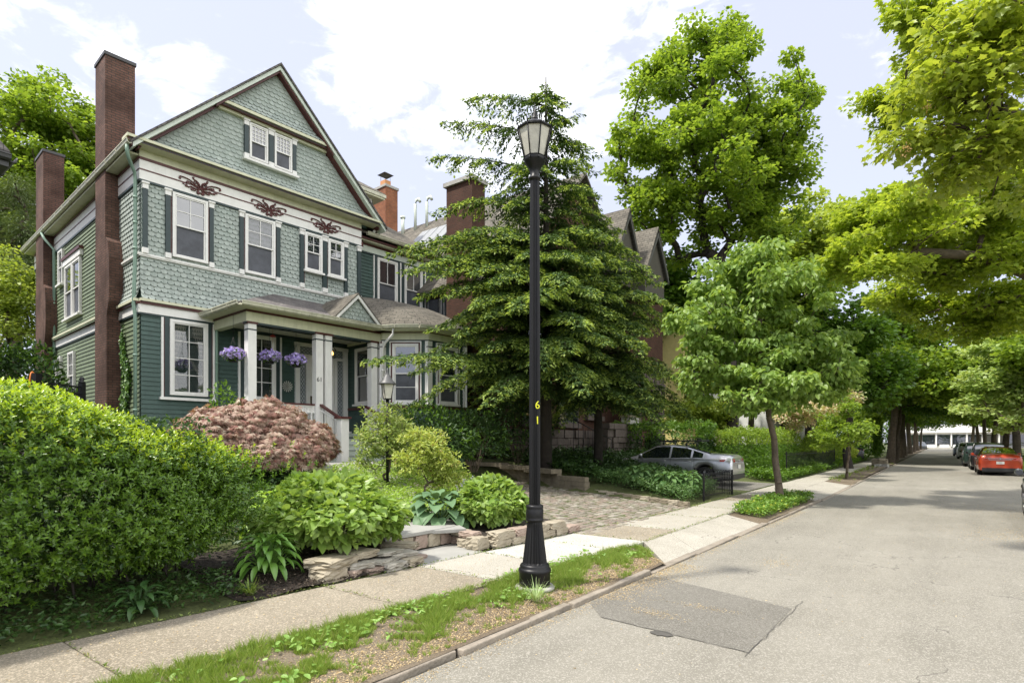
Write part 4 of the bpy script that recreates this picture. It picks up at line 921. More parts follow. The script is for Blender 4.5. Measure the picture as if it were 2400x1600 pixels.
g_dark = lambda: LMat('dark_leaf', (.022, .055, .014), (.06, .12, .025), trans=.2)
g_linden = lambda: LMat('linden_leaf', (.16, .27, .055), (.30, .42, .11), trans=.42)
g_hem = lambda: LMat('hemlock_needles', (.045, .095, .026), (.11, .18, .045), trans=.25, rough=.6)
g_hemtip = lambda: LMat('hemlock_new_growth', (.24, .35, .07), (.40, .50, .14), trans=.35, rough=.55)
g_pale = lambda: LMat('pale_blossom_leaf', (.28, .40, .12), (.45, .55, .25), trans=.35)
def tree(name, label, base, fork_h, env, ncl, per, crad, Ln, aspect, shape, lm, r0, seed, group=None, bark='bark', shell=.5, flat_=.5, droop=.25, fork=None, cat='tree', rmin=.008, trunk_pts=None, sides=6, cull=True, smart=True):
    rg = np.random.default_rng(seed); o = thing(name, label, cat, base, 0, group)
    env = [(e[0]-base[0], e[1]-base[1], e[2]-base[2], *e[3:]) for e in env]
    Cc = ellipsoid_pts(rg, env, ncl, shell)
    if fork is None: fork = (0, 0, fork_h)
    else: fork = tuple(Vector(fork)-Vector(base))
    tp = [Vector(p)-Vector(base) for p in trunk_pts] if trunk_pts else None
    skeleton(o, (0, 0, -.1), fork, Cc, r0, M[bark], rg, rmin=rmin, trunk_pts=tp, sides=sides)
    rad = crad*(.7+.6*rg.random(len(Cc)))
    P, T, Nn = leafclumps(rg, Cc, per, rad, flat_, droop)
    l = Ln*(.7+.6*rg.random(len(P)))
    leafmesh('crown', P, T, Nn, l, l*aspect, shape, lm, o)
    return o

# ================================================================ neighbours' houses
nb = thing('brick_house', 'red brick and brownstone house with steep slate roofs behind the hemlocks', 'house', (0, 0, 0))
b = MB()
b.box((-27, 17.75, .2), (-13.6, 28.2, 8.4), 0); b.prism([(-13.5, 17.75, 8.4), (-13.5, 28.2, 8.4), (-13.5, 23.0, 13.4)], (-13, 0, 0), 0)
b.box((-15.9, 17.0, .3), (-14.55, 17.78, 11.9), 0)
b.box((-13.6, 27.0, .2), (-12.6, 31.2, 10.3), 0)
nbw = b.build('wall', M['brick2'], nb)
b = MB()
slab_roof(b, (-12.9, 17.2, 8.05), (-27.6, 17.2, 8.05), (-27.6, 23.0, 13.95), (-12.9, 23.0, 13.95), .12); slab_roof(b, (-12.9, 28.8, 8.05), (-27.6, 28.8, 8.05), (-27.6, 23.0, 13.95), (-12.9, 23.0, 13.95), .12)
# two steep front dormers
def steep(x, yc, hw, ze, zr, back, m=0):
    for sg in (-1, 1): b.prism([(x, yc+sg*hw, ze), (x-back, yc+sg*hw, ze), (x-back, yc, zr), (x, yc, zr)][::sg], (0, 0, .1), m)
steep(-12.1, 25.9, 1.25, 10.6, 13.0, 5); steep(-11.4, 27.7, 1.35, 10.2, 12.45, 5)
b.build('roof', M['slate2'], nb)
b = MB()
for x, yc, hw, ze, zr in ((-12.2, 25.9, 1.1, 10.55, 12.7), (-11.5, 27.7, 1.2, 10.15, 12.1)):
    b.prism([(x-.1, yc-hw, ze-1.2), (x-.1, yc+hw, ze-1.2), (x-.1, yc+hw, ze), (x-.1, yc, zr), (x-.1, yc-hw, ze)], (-1.5, 0, 0), 0)
    for sg in (-1, 1): b.prism([(x+.02, yc+sg*(hw+.2), ze-.22), (x+.02, yc, zr-.08), (x+.02, yc, zr+.15), (x+.02, yc+sg*(hw+.2), ze)][::sg], (.08, 0, 0), 1)
b.build('dormer', [mat('dark_shingle', (.06, .055, .04), .8), mat('dark_bargeboard', (.07, .07, .06), .7)], nb)
b = MB(); b.box((-16.0, 16.9, 11.9), (-14.45, 17.85, 12.06)); b.build('chimney_cap', M['cement'], nb)
b = MB()
for i in range(4): 
    x0 = -22.1+.62*i; p = lambda x, q: (x, 17.2+q, 8.05+1.017*q+.10)
    b.prism([p(x0, 2.9), p(x0+.56, 2.9), p(x0+.56, 4.6), p(x0, 4.6)][::-1], (0, -.03, .06), 0)
    b.prism([p(x0-.04, 2.85), p(x0+.60, 2.85), p(x0+.60, 4.65), p(x0-.04, 4.65)][::-1], (0, -.015, .03), 1)
b.build('skylight', [mat('skylight_glass', (.30, .31, .31), .35, .05), M['darkcap']], nb)
for (x, h, hook) in ((-22.6, .75, 1), (-23.5, .85, 1), (-24.5, .4, 0), (-25.7, .35, 0)):
    b = MB()
    if hook: b.tube([(x, 22.6, 13.4), (x, 22.6, 14.1+h), (x+.08, 22.6, 14.3+h), (x+.28, 22.6, 14.33+h), (x+.38, 22.6, 14.15+h)], .085, 8)
    else: b.tube([(x, 22.6, 13.4), (x, 22.6, 14.1+h)], .1, 8); b.tube([(x, 22.6, 14.0+h), (x, 22.6, 14.1+h)], .15, 8)
    b.build('roof_vent_pipe', M['pale'], nb)
# stone base, arched entry and stone sills
stn = mat('rock_faced_brownstone', (.07, .056, .048), .95, .35, 2.5, 1, 9, col2=(.125, .10, .085))
b = MB(); rr = random.Random(4)
def rubble(b, x, y0, y1, z0, z1, hole=None, d=.35):
    z = z0
    while z < z1-.05:
        hh = rr.choice((.25, .3, .36)); y = y0
        while y < y1-.05:
            w = rr.uniform(.35, .75); ye = min(y+w, y1); zc = z+hh/2; yc = (y+ye)/2
            if not (hole and hole(yc, zc)):
                o = rr.uniform(-.03, .07); b.box((x-d, y+.012, z+.012), (x+o, ye-.012, min(z+hh, z1)-.012), 0)
            y = ye
        z += hh
ah = lambda y, z: abs(y-28.4) < 1.05 and (z < 3.4 or (y-28.4)**2+(z-3.4)**2 < 1.1)
rubble(b, -12.25, 26.6, 30.6, .6, 5.6, ah); rubble(b, -13.3, 17.8, 26.6, .6, 2.3)
for k in range(15):
    a0 = math.pi*k/15; a1 = math.pi*(k+1)/15
    b.prism([(-12.2, 28.4+r*math.cos(a), 3.4+r*math.sin(a)) for r, a in ((1.02, a0+.02), (1.55, a0+.01), (1.55, a1-.01), (1.02, a1-.02))][::-1], (.12+.04*(k % 2), 0, 0), 0)
b.build('arch_stonework', stn, nb); b = MB(); rubble(b, -11.9, 23.2, 26.7, .6, 2.6); rubble(b, -11.95, 26.2, 26.9, 2.6, 5.0)
b.build('terrace_stonework', stn, nb)
b = MB(); b.box((-12.9, 27.2, .6), (-12.7, 29.6, 4.6)); b.build('entry_door', mat('green_grey_door', (.14, .19, .13), .5), nb)
def nbwin(y0, y1, z0, z1, x=-13.6):
    f = MB(); f.box((x, y0, z0), (x+.06, y1, z1), 1)
    for (a, c, d, e) in ((y0, y0+.08, z0, z1), (y1-.08, y1, z0, z1), (y0, y1, z1-.08, z1), (y0, y1, z0, z0+.08), (y0, y1, (z0+z1)/2-.03, (z0+z1)/2+.03)): f.box((x+.0, a, d), (x+.12, c, e), 0)
    o = f.build('window', [M['darkcap'], M['glass']], nb); s = MB(); s.box((x, y0-.15, z0-.22), (x+.2, y1+.15, z0)); s.build('sill', stn, o)
for y0 in (19.0, 21.6): nbwin(y0, y0+1.7, 2.6, 4.7); nbwin(y0, y0+1.5, 5.8, 7.8)
nbwin(24.2, 25.6, 3.0, 4.9); nbwin(24.4, 25.8, 5.8, 7.8)
f = MB()
for y0, z0 in ((0, 3.0), (2.5, 3.0), (0, 6.0), (3.0, 6.0)): f = MB(); f.box((-16.5-y0-1.2, 17.68, z0), (-16.5-y0, 17.74, z0+1.8), 0); f.build('window', M['glass'], nb)

# dark eave of the next house at the left edge
lh = thing('grey_house', 'grey house whose dark shingled eave enters at the left edge', 'house', (0, 0, 0))
cor = at(24, 372, 12.6)
b = MB(); b.box((cor.x-9, cor.y-9, .3), (cor.x-.7, cor.y-.65, cor.z-.25), 0); lw = b.build('wall', mat('slate_blue_siding', (.09, .10, .11), .7), lh)
b = MB(); ez0 = cor.z
b.prism([(cor.x, cor.y, ez0+.08), (cor.x-10, cor.y, ez0+.08), (cor.x-10, cor.y-4.8, ez0+6.8), (cor.x-3, cor.y-4.8, ez0+6.8)][::-1], (0, 0, .08), 0)
b.prism([(cor.x, cor.y, ez0+.08), (cor.x-3, cor.y-4.8, ez0+6.8), (cor.x, cor.y-9.6, ez0+.08)][::-1], (0, 0, .08), 0)
b.box((cor.x-10, cor.y-9.5, ez0-.18), (cor.x-.02, cor.y-.02, ez0+.06), 1)
b.build('roof', [M['slate'], M['darkcap']], lh)
gutter(lh, [(cor.x, cor.y-9, ez0), (cor.x, cor.y, ez0), (cor.x-10, cor.y, ez0)]).data.materials[0] = M['darkcap']

# yellow house glimpsed behind the street tree
yh = thing('yellow_house', 'pale yellow clapboard house glimpsed behind the young street tree', 'house', (0, 0, 0))
b = MB(); b.box((-24, 36, .3), (-13.2, 48, 9)); w_ = b.build('wall', M['clap2'], yh); w_.data.materials[0] = mat('yellow_siding', (.62, .52, .22), .6)
b = MB(); fy_ = Fr((-13.2, 36), (0, 1)); claps(b, fy_, 0, 12, 1, 9, e=.16); b.build('clapboards', w_.data.materials[0], w_)
for y0 in (1.5, 4.2, 7.0): window(yh, fy_, y0, y0+1.1, 3, 5); window(yh, fy_, y0, y0+1.1, 6, 8)
b = MB(); slab_roof(b, (-12.8, 35.5, 8.9), (-12.8, 48.5, 8.9), (-18.6, 48.5, 12.5), (-18.6, 35.5, 12.5)); slab_roof(b, (-24.4, 35.5, 8.9), (-24.4, 48.5, 8.9), (-18.6, 48.5, 12.5), (-18.6, 35.5, 12.5)); b.build('roof', M['slate'], yh)
b = MB()
for k in range(3): b.tube([(-11.6, 37+k*2.6, 1), (-11.6, 37+k*2.6, 4.4)], .16, 10)
b.box((-13.2, 36.2, 4.4), (-11.3, 43, 4.8)); b.build('porch', M['white'], yh)
wh = thing('white_porch_house', 'white columned porch house glimpsed beside the far street trees', 'house', (0, 0, 0))
b = MB(); b.box((-26, 56, .3), (-12.5, 66, 9)); b.build('wall', mat('white_siding', (.7, .7, .68), .6), wh)
b = MB()
for k in range(4): b.tube([(-10.8, 56.5+k*2.4, .5), (-10.8, 56.5+k*2.4, 4.6)], .28, 12)
b.box((-12.5, 56, 4.6), (-10.4, 66, 5.2)); b.build('porch', M['white'], wh)
b = MB(); slab_roof(b, (-12, 55.5, 9), (-12, 66.5, 9), (-19, 66.5, 13), (-19, 55.5, 13)); b.build('roof', M['slate'], wh)
# tan house on the other side
th = thing('tan_house', 'tan house glimpsed beyond the parked red sedan', 'house', (0, 0, 0))
b = MB(); b.box((13, 62, 0), (26, 76, 8)); b.build('wall', mat('tan_siding', (.55, .46, .3), .7), th)
b = MB(); slab_roof(b, (12.6, 61.5, 8), (12.6, 76.5, 8), (19, 76.5, 12), (19, 61.5, 12)); b.build('roof', M['slate'], th)
# long pale building closing the street
fb = thing('long_building', 'long pale glass fronted building closing the far end of the street', 'building', (0, 0, 0))
b = MB(); b.box((-9, 226, 0), (26, 240, 4.6), 0); b.box((-9.6, 225.2, 4.6), (27, 241, 7.0), 1); b.build('wall', [mat('pale_stucco', (.6, .58, .52), .7), M['white']], fb)
b = MB()
for k in range(9): b = MB(); x = -8.6+3.8*k; b.box((x, 225.88, .6), (x+3.2, 225.95, 4.0), 0); b.build('window', M['glass'], fb)
b = MB(); 
for k in range(10): b = MB(); b.box((-9.0+3.8*k, 225.7, 0), (-8.7+3.8*k, 226, 4.6)); b.build('mullion', M['white'], fb)
b = MB(); b.box((-30, 213, -.02), (34, 225, .02)); tag(b.build('cross_street', concrete), kind='structure')
b = MB()
for k in range(8): b.box((-14+3.4*k, 223.6, 0), (-11.6+3.4*k, 224, .9))
tag(b.build('barrier', M['white']), 'low white barrier in front of the long pale building', 'barrier')

# ================================================================ lamp post
LPX, LPY = -3.76, 5.50
lp = thing('street_lamp', 'tall black fluted street lamp with frosted octagonal lantern and yellow 61', 'street lamp', (LPX, LPY, .07))
b = MB()
prof = [(.232, 0), (.232, .02), (.215, .035)]
b.lathe(prof, n=32, m=1)
prof = [(.178, .03), (.178, .17), (.186, .19), (.190, .215), (.178, .235), (.170, .24), (.172, .262), (.160, .28), (.150, .285)]
b.lathe(prof, n=48, m=0)
b.lathe([(.145, .285), (.14, .30), (.125, .42), (.108, .56), (.092, .70), (.086, .77)], n=40, m=0, flute=.12, fl_rng=(1, 4), smooth=False)
b.lathe([(.102, .77), (.104, .79), (.098, .80), (.101, .82), (.101, .90), (.096, .91), (.1, .925), (.1, .95), (.082, .96)], n=32, m=0)
b.build('base', [M['black'], mat('splashed_concrete', (.35, .34, .31), .9)], lp)
b = MB(); b.lathe([(.066, .95), (.064, 2.2), (.060, 3.6), (.054, 4.74)], n=32, flute=.17, fl_rng=(0, 3), smooth=False); b.build('post', M['black'], lp)
b = MB(); b.lathe([(.062, 4.70), (.085, 4.73), (.09, 4.75), (.065, 4.78), (.07, 4.86), (.10, 4.93), (.145, 4.99), (.155, 5.02), (.155, 5.06), (.145, 5.07)], n=8, rot=R(10))
oc = lambda r, z, k: (r*math.cos(R(45*k+10)), r*math.sin(R(45*k+10)), z)
cap = b
# ribs, rings, roof
for k in range(8):
    b.tube([oc(.148, 5.05, k), oc(.238, 5.50, k)], .0095, 5); b.tube([oc(.148, 5.06, k), oc(.148, 5.06, k+1)], .014, 4); b.tube([oc(.238, 5.49, k), oc(.238, 5.49, k+1)], .018, 4)
    b.tube([oc(.236, 5.50, k), oc(.25, 5.56, k), oc(.275, 5.60, k)], [.012, .009, .004], 5)
    b.tube([oc(.15, 5.04, k), oc(.175, 5.0, k), oc(.165, 4.97, k)], [.008, .007, .003], 4)
    b.face([oc(.235, 5.51, k), oc(.235, 5.51, k+1), oc(.13, 5.60, k+1), oc(.13, 5.60, k)]); b.face([oc(.13, 5.60, k), oc(.13, 5.60, k+1), oc(.045, 5.66, k+1), oc(.045, 5.66, k)])
    b.face([oc(.238, 5.47, k), oc(.238, 5.47, k+1), oc(.245, 5.515, k+1), oc(.245, 5.515, k)])
b.lathe([(.05, 5.655), (.05, 5.68), (.03, 5.70), (.038, 5.725), (.02, 5.75), (.026, 5.77), (.012, 5.79), (.008, 5.87), (.001, 5.93)], n=12)
lo_ = b.build('lantern', M['black'], lp); lo_.scale = (.84, .84, .74); lo_.location = (0, 0, 1.198)
b = MB()
for k in range(8): b.face([oc(.138, 5.07, k), oc(.138, 5.07, k+1), oc(.226, 5.48, k+1), oc(.226, 5.48, k)])
fg = mat('frosted_lamp_glass', (.52, .50, .43), .35, .15, 9, .1, 60)
lo_ = b.build('lantern_glass', fg, lp); lo_.scale = (.84, .84, .74); lo_.location = (0, 0, 1.198)
def text(name, s, size, m, loc, rot, parent, ext=.002):
    c = bpy.data.curves.new(name, 'FONT'); c.body = s; c.size = size; c.extrude = ext; c.align_x = 'CENTER'; c.materials.append(m)
    tmp = bpy.data.objects.new(name, c); me = bpy.data.meshes.new_from_object(tmp); bpy.data.objects.remove(tmp)
    o = bpy.data.objects.new(name, me); link(o, parent); o.location = loc; o.rotation_euler = rot; return o
ym = mat('yellow_reflective', (.85, .85, .03), .5, .05)
fa = math.atan2(-LPY, -LPX)+.50
for ch, z in (('6', 2.13), ('1', 1.955)):
    text('house_number', ch, .125, ym, (math.cos(fa)*.066, math.sin(fa)*.066, z-.07), (R(90), 0, fa+R(90)), lp)

# garden lantern in front of the bay
gl_ = at(908, 930, 13.2); gz = gh(gl_.x, gl_.y)
ll = thing('garden_lantern', 'small grey post lantern with pointed roof rising from the shrubs', 'lantern', (gl_.x, gl_.y, gz))
H = at(908, 908, 13.2).z-gz
b = MB(); b.tube([(0, 0, 0), (0, 0, H-.26)], .035, 10); b.build('post', M['black'], ll)
b = MB(); q4 = lambda r, z, k: (r*math.cos(R(90*k+20)), r*math.sin(R(90*k+20)), z)
for k in range(4): b.tube([q4(.10, H-.26, k), q4(.16, H+.07, k)], .009, 4); b.tube([q4(.10, H-.26, k), q4(.10, H-.26, k+1)], .012, 4)
b.build('frame', M['black'], ll)
b = MB(); b.lathe([(.21, H+.07), (.20, H+.10), (.13, H+.17), (.07, H+.27), (.04, H+.31), (.045, H+.33), (.02, H+.36), (.03, H+.385), (.006, H+.45)], n=8, rot=R(20)); b.build('roof', mat('grey_metal', (.10, .10, .098), .5, .2, metal=.3), ll)
b = MB()
for k in range(4): b.face([q4(.09, H-.25, k), q4(.09, H-.25, k+1), q4(.15, H+.07, k+1), q4(.15, H+.07, k)])
b.build('glass', fg, ll)

# ================================================================ porch things
def hw(s, t, z):   # house-local to world
    v = Matrix.Rotation(HRZ, 3, 'Z') @ Vector((s, t, 0)); return Vector((HX0+v.x, HY0+v.y, z))
petal = LMat('violet_petal', (.30, .22, .62), (.52, .44, .80), trans=.2, c3=(.75, .72, .85))
gleaf = g_mid()
bask_l = ['left hanging basket of violet petunias beside the first porch column', 'middle hanging basket of violet petunias before the tall window', 'right hanging basket of violet petunias beside the paired columns']
for i, (s, z) in enumerate(((1.72, 4.16), (2.78, 4.22), (3.62, 4.20))):
    c = hw(s, -1.93, z); o = thing('hanging_basket', bask_l[i], 'flower basket', tuple(c), 0, 'hanging flower baskets on the porch')
    b = MB(); b.lathe([(.11, -.16), (.16, -.04), (.17, 0), (.15, 0)], n=14); b.build('pot', M['black'], o)
    b = MB()
    for k in range(3): a = 2.1*k+.4; b.tube([(.16*math.cos(a), .16*math.sin(a), 0), (0, 0, .55)], .004, 4)
    b.tube([(0, 0, .55), (0, 0, 5.33-z)], .005, 4); b.build('hanger', M['black'], o)
    rg = np.random.default_rng(30+i); n = 260; d = rnd_dirs(rg, n); P = d*np.array([.30, .30, .17])+np.array([0, 0, .07]); P[:, 2] = np.where(P[:, 2] < -.02, P[:, 2]*.8+.0, P[:, 2])
    leafmesh('flowers', P, rnd_dirs(rg, n), d+rnd_dirs(rg, n)*.4, np.full(n, .075), np.full(n, .075), 'tri', petal, o)
    n = 240; d = rnd_dirs(rg, n); P = d*np.array([.25, .25, .14])+np.array([0, 0, .04]); leafmesh('leaves', P, d, rnd_dirs(rg, n), np.full(n, .07), np.full(n, .035), 'diamond', gleaf, o)
c = hw(3.27, -.5, 0)
o = thing('wall_flower', 'silver metal flower hung on the dark green wall by the door', 'wall ornament', tuple(hw(4.32, -.055, 3.62)), HRZ)
b = MB()
for k in range(14):
    a = 2*math.pi*k/14; p = lambda r, da: (r*math.cos(a+da), -.03-.02*(r > .1), r*math.sin(a+da)); b.face([p(.05, -.15), p(.17, -.13), p(.20, 0), p(.17, .13), p(.05, .15)])
b.build('petals', mat('silver_petal', (.55, .56, .52), .35, .2, 20, metal=.5), o)
b = MB(); b.tube([(0, -.02, 0), (0, -.06, 0)], .05, 12); b.build('centre', mat('pewter', (.3, .3, .28), .4, metal=.6), o)
o = thing('wind_chime', 'white wind chime with red top hung under porch ceiling', 'wind chime', tuple(hw(3.35, -1.0, 4.75)), HRZ)
b = MB(); b.tube([(0, 0, .1), (0, 0, .58)], .004, 4); b.tube([(0, 0, .3), (0, 0, .36)], [.10, .05], 5); b.build('top', mat('chime_red', (.4, .04, .03), .5), o)
for dx in (-.03, .03): b = MB(); b.tube([(dx, 0, -.22-dx), (dx, 0, .3)], .012, 6); b.build('chime_tube', M['white'], o)
o = thing('porch_lantern', 'black glass porch lantern glowing warm above the front door', 'lantern', tuple(hw(5.35, -1.2, 4.75)), HRZ)
b = MB(); b.tube([(0, 0, .28), (0, 0, .6)], .006, 4)
for k in range(6):
    h6 = lambda r, z, k: (r*math.cos(R(60*k)), r*math.sin(R(60*k)), z); b.tube([h6(.09, -.16, k), h6(.13, .10, k), h6(.02, .22, k)], .008, 4); b.tube([h6(.13, .10, k), h6(.13, .10, k+1)], .008, 4); b.tube([h6(.09, -.16, k), h6(.09, -.16, k+1)], .008, 4)
b.lathe([(.02, .2), (.03, .26), (.01, .3)], n=8); b.build('frame', M['black'], o)
b = MB(); b.lathe([(.018, -.06), (.022, .02), (.004, .07)], n=8); b.build('bulb', emit_mat('warm_bulb', (1, .55, .15), 6), o)
nm = mat('black_number', (.02, .02, .02), .4)
text('house_number', '61', .20, nm, (4.235, -2.244, 3.63), (R(90), 0, 0), house)

# ================================================================ cars
def paint(name, c, metal=.5, rough=.28): return mat(name, c, rough, .03, 2, metal=metal, coat=1.0)
car_glass = glass_mat('car_glass', (.015, .02, .02), .02); rubber = mat('tyre_rubber', (.018, .018, .018), .8, .2, 10); rimm = mat('alloy', (.45, .45, .46), .3, .1, 5, metal=.9)
redl = mat('red_light', (.42, .02, .015), .15, .1, 5, coat=.5); whitel = mat('clear_light', (.7, .7, .68), .1, .05, 5, coat=.5); plate = mat('plate', (.7, .7, .66), .5, .05, 30); trimb = mat('car_black_trim', (.02, .02, .02), .5); orangel = mat('amber_light', (.7, .22, .02), .2)
SEDAN = dict(x=[0, .04, .14, .40, .80, 1.75, 2.35, 2.95, 3.80, 4.50, 4.74, 4.85], zt=[.80, 1.02, 1.10, 1.14, 1.15, 1.42, 1.475, 1.44, 1.03, .88, .76, .60], zs=[.74, .88, .95, .98, .99, .98, .965, .955, .93, .80, .68, .52],
             w=[.80, .86, .895, .915, .92, .925, .925, .925, .92, .88, .80, .68], r=[.70, .76, .78, .78, .74, .60, .60, .60, .76, .74, .64, .5], side=(.95, 3.62), ws=(3.0, 3.74), rw=(.84, 1.72), pil=(2.28, 1.45), xr=.98, xf=3.82, L=4.85)
SUVK = dict(x=[0, .04, .12, .3, .55, .95, 1.8, 2.7, 3.45, 4.2, 4.5, 4.62], zt=[.9, 1.25, 1.45, 1.58, 1.66, 1.70, 1.71, 1.66, 1.14, 1.02, .9, .66], zs=[.8, .98, 1.05, 1.07, 1.07, 1.06, 1.05, 1.04, 1.02, .93, .82, .6],
            w=[.82, .88, .91, .92, .925, .925, .925, .925, .92, .88, .82, .7], r=[.68, .70, .70, .68, .66, .65, .65, .64, .76, .74, .66, .5], side=(.5, 3.3), ws=(2.75, 3.42), rw=(.05, .28), pil=(2.1, 1.15), xr=.92, xf=3.66, L=4.62)
def car(name, label, K, pm, loc, rz, group=None, rack=False, plate_on=True):
    o = thing(name, label, 'car', loc, rz, group)
    xs = sorted(set([round(K['L']*i/64, 3) for i in range(65)]+[.02, .06]+list(K['side'])+list(K['ws'])+list(K['rw'])))
    I = lambda k, x: float(np.interp(x, K['x'], K[k])); L0 = K['L']/2
    rings = []; gparts = {k: MB() for k in ('windscreen', 'rear_window', 'side_window', 'side_window_')}
    for x in xs:
        zb = .22+.08*max(0, .4-x)+.05*max(0, x-K['L']+.3)
        for xc in (K['xr'], K['xf']):
            d = abs(x-xc)
            if d < .385: zb = max(zb, .33+math.sqrt(.385**2-d*d))
        zs, zt, w, r = I('zs', x), I('zt', x), I('w', x), I('r', x); zb = min(zb, zs-.14)
        e = zs-zb
        half = [(0, zb), (.8*w, zb), (.975*w, zb+min(.06, e*.3)), (w, zb+.36*e), (w*.992, zs-.20*e), (w*.965, zs-.03), (w*.93, zs), (r+.03, zt-.075 if zt-zs > .12 else zs+(zt-zs)*.6), (r-.02, zt-.03 if zt-zs > .12 else zs+(zt-zs)*.8), (r*.6, zt), (0, zt+.012)]
        rings.append([(x-L0, y, z) for y, z in half]+[(x-L0, -y, z) for y, z in half[-2:0:-1]])
    n = len(rings[0]); body = MB(); gl = MB(); idx = [[body.P(p) for p in r] for r in rings]
    H = 10
    for i in range(len(xs)-1):
        xm = (xs[i]+xs[i+1])/2
        for j in range(n):
            jj = j if j < H else n-1-j; k = (j+1) % n
            q = [rings[i][j], rings[i][k], rings[i+1][k], rings[i+1][j]]; isg = False
            if jj == 6 and K['side'][0]+.12 < xm < K['side'][1] and abs(xm-K['pil'][0]) > .04 and abs(xm-K['pil'][1]) > .03: isg = True
            if jj in (7, 8, 9) and (K['ws'][0] < xm < K['ws'][1] or K['rw'][0] < xm < K['rw'][1]): isg = jj != 7
            if isg: gparts[('side_window' if j < H else 'side_window_') if jj == 6 else ('windscreen' if xm > K['L']/2 else 'rear_window')].face(q, 0, True)
            else: body.f.append([idx[i][j], idx[i][k], idx[i+1][k], idx[i+1][j]]); body.m.append(1 if jj <= 0 else 0); body.sm.append(True)
    body.f.append(idx[0][::-1]); body.f.append(idx[-1]); body.m += [0, 0]; body.sm += [False, False]
    bo_ = body.build('body', [pm, trimb], o); [g2.build(k2.rstrip('_'), car_glass, o) for k2, g2 in gparts.items()]
    # underside and bumper lip
    b = MB(); b.box((-L0+.15, -.7, .16), (L0-.15, .7, .5)); b.box((-L0-.015, -.74, .22), (-L0+.25, .74, .40)); b.build('underbody', trimb, o)
    for xc in (K['xr'], K['xf']):
        for sg in (-1, 1):
            y = sg*.90; b = MB(); c = Vector((xc-L0, y, .33))
            ring = lambda r, yy, m, nn=28: [(xc-L0+r*math.cos(2*math.pi*k/nn), yy, .33+r*math.sin(2*math.pi*k/nn)) for k in range(nn)]
            R1, R2, R3 = ring(.325, y-sg*.20, 0), ring(.33, y-sg*.02, 0), ring(.225, y+sg*.002, 0)
            for a, c2 in ((R1, R2), (R2, R3)):
                for k in range(28): b.face([a[k], a[(k+1) % 28], c2[(k+1) % 28], c2[k]][::sg], 0, True)
            b.face(R1)
            wo_ = b.build('wheel', rubber, o); b = MB(); Ra, Rb = ring(.225, y+sg*.0, 0), ring(.205, y-sg*.03, 0)
            for k in range(28): b.face([Ra[k], Ra[(k+1) % 28], Rb[(k+1) % 28], Rb[k]][::sg])
            b.face(ring(.205, y-sg*.07, 0), 1)
            for k in range(5):
                a = 2*math.pi*k/5+.3
                for da in (-.16, .16): b.tube([(xc-L0, y-sg*.01, .33), (xc-L0+.21*math.cos(a+da), y-sg*.005, .33+.21*math.sin(a+da))], [.024, .014], 4)
            b.tube([(xc-L0, y-sg*.03, .33), (xc-L0, y+sg*.005, .33)], .035, 10); b.build('rim', [rimm, trimb], wo_)
    def onring(i, y0, y1, m, x0, x1, z0, z1, nm):  # a lamp wrapped round a body corner
        for sg in (-1, 1):
            b = MB(); steps = 8; pts = []
            for k in range(steps+1):
                a = k/steps; ang = a*math.pi/2; px_ = x0+(x1-x0)*(1-math.cos(ang)); wy = I('w', max(.0, min(K['L'], px_ if x1 > x0 else px_))); yy = y0+(wy*1.0+.008-y0)*math.sin(ang)
                pts.append((px_, yy, a))
            for (xa, ya, aa), (xb, yb, ab) in zip(pts, pts[1:]):
                t0, t1 = 1-.45*aa, 1-.45*ab; zc = (z0+z1)/2+.01; h_ = (z1-z0)/2
                b.face([(xa-L0, sg*ya, zc-h_*t0), (xb-L0, sg*yb, zc-h_*t1), (xb-L0, sg*yb, zc+h_*t1), (xa-L0, sg*ya, zc+h_*t0)][::sg], 0, True)
                if 1: b.face([(xa-L0, sg*ya, zc+h_*t0*.1), (xb-L0, sg*yb, zc+h_*t1*.1), (xb-L0, sg*(yb+.004), zc+h_*t1*.3), (xa-L0, sg*(ya+.004), zc+h_*t0*.3)][::sg], 1, True)
            b.build(nm, [m, whitel], o)
    onring(0, .52, 0, redl, -.012, .42, .83, .95, 'tail_light')
    onring(0, .50, 0, orangel, K['L']+.012, K['L']-.55, .60, .72, 'headlight')
    if plate_on: b = MB(); b.box((-L0-.03, -.16, .60), (-L0-.005, .16, .74)); b.build('number_plate', plate, o)
    b = MB(); b.box((-L0-.02, -.45, .80), (-L0-.0, .45, .815)); b.tube([(-L0-.03, 0, .88), (-L0-.0, 0, .88)], .04, 12); b.box((-L0-.022, -.5, .87), (-L0-.004, .5, .90)); b.build('trunk_trim', rimm, o)
    # seams, handles, mirrors
    b = MB()
    for xd in ((K['pil'][0]), K['pil'][0]-.95, K['pil'][0]+1.12):
        i = min(range(len(xs)), key=lambda q: abs(xs[q]-xd))
        for sg in (1, -1):
            pts = [Vector(rings[i][j]) for j in range(2, 7)]; b.tube([(p.x, sg*(p.y+.002), p.z) for p in pts], .0045, 4)
    b.build('door_seam', trimb, o)
    for sg in (1, -1):
        for xd in (K['pil'][0]+.18, K['pil'][0]-.80): b = MB(); w_ = I('w', xd); b.tube([(xd-L0, sg*(w_*.99), .86), (xd-L0+.05, sg*(w_*.99+.025), .865), (xd-L0+.17, sg*(w_*.99+.025), .865), (xd-L0+.22, sg*(w_*.99), .86)], .013, 6); b.build('door_handle', rimm, o)
        b = MB(); xm = K['side'][1]-.18-L0; b.tube([(xm, sg*.86, .98), (xm, sg*.97, 1.02)], .02, 6); b.tube([(xm+.06, sg*1.0, 1.05), (xm, sg*1.01, 1.055), (xm-.06, sg*1.0, 1.05)], [.05, .085, .07], 8); b.build('mirror', pm, o)
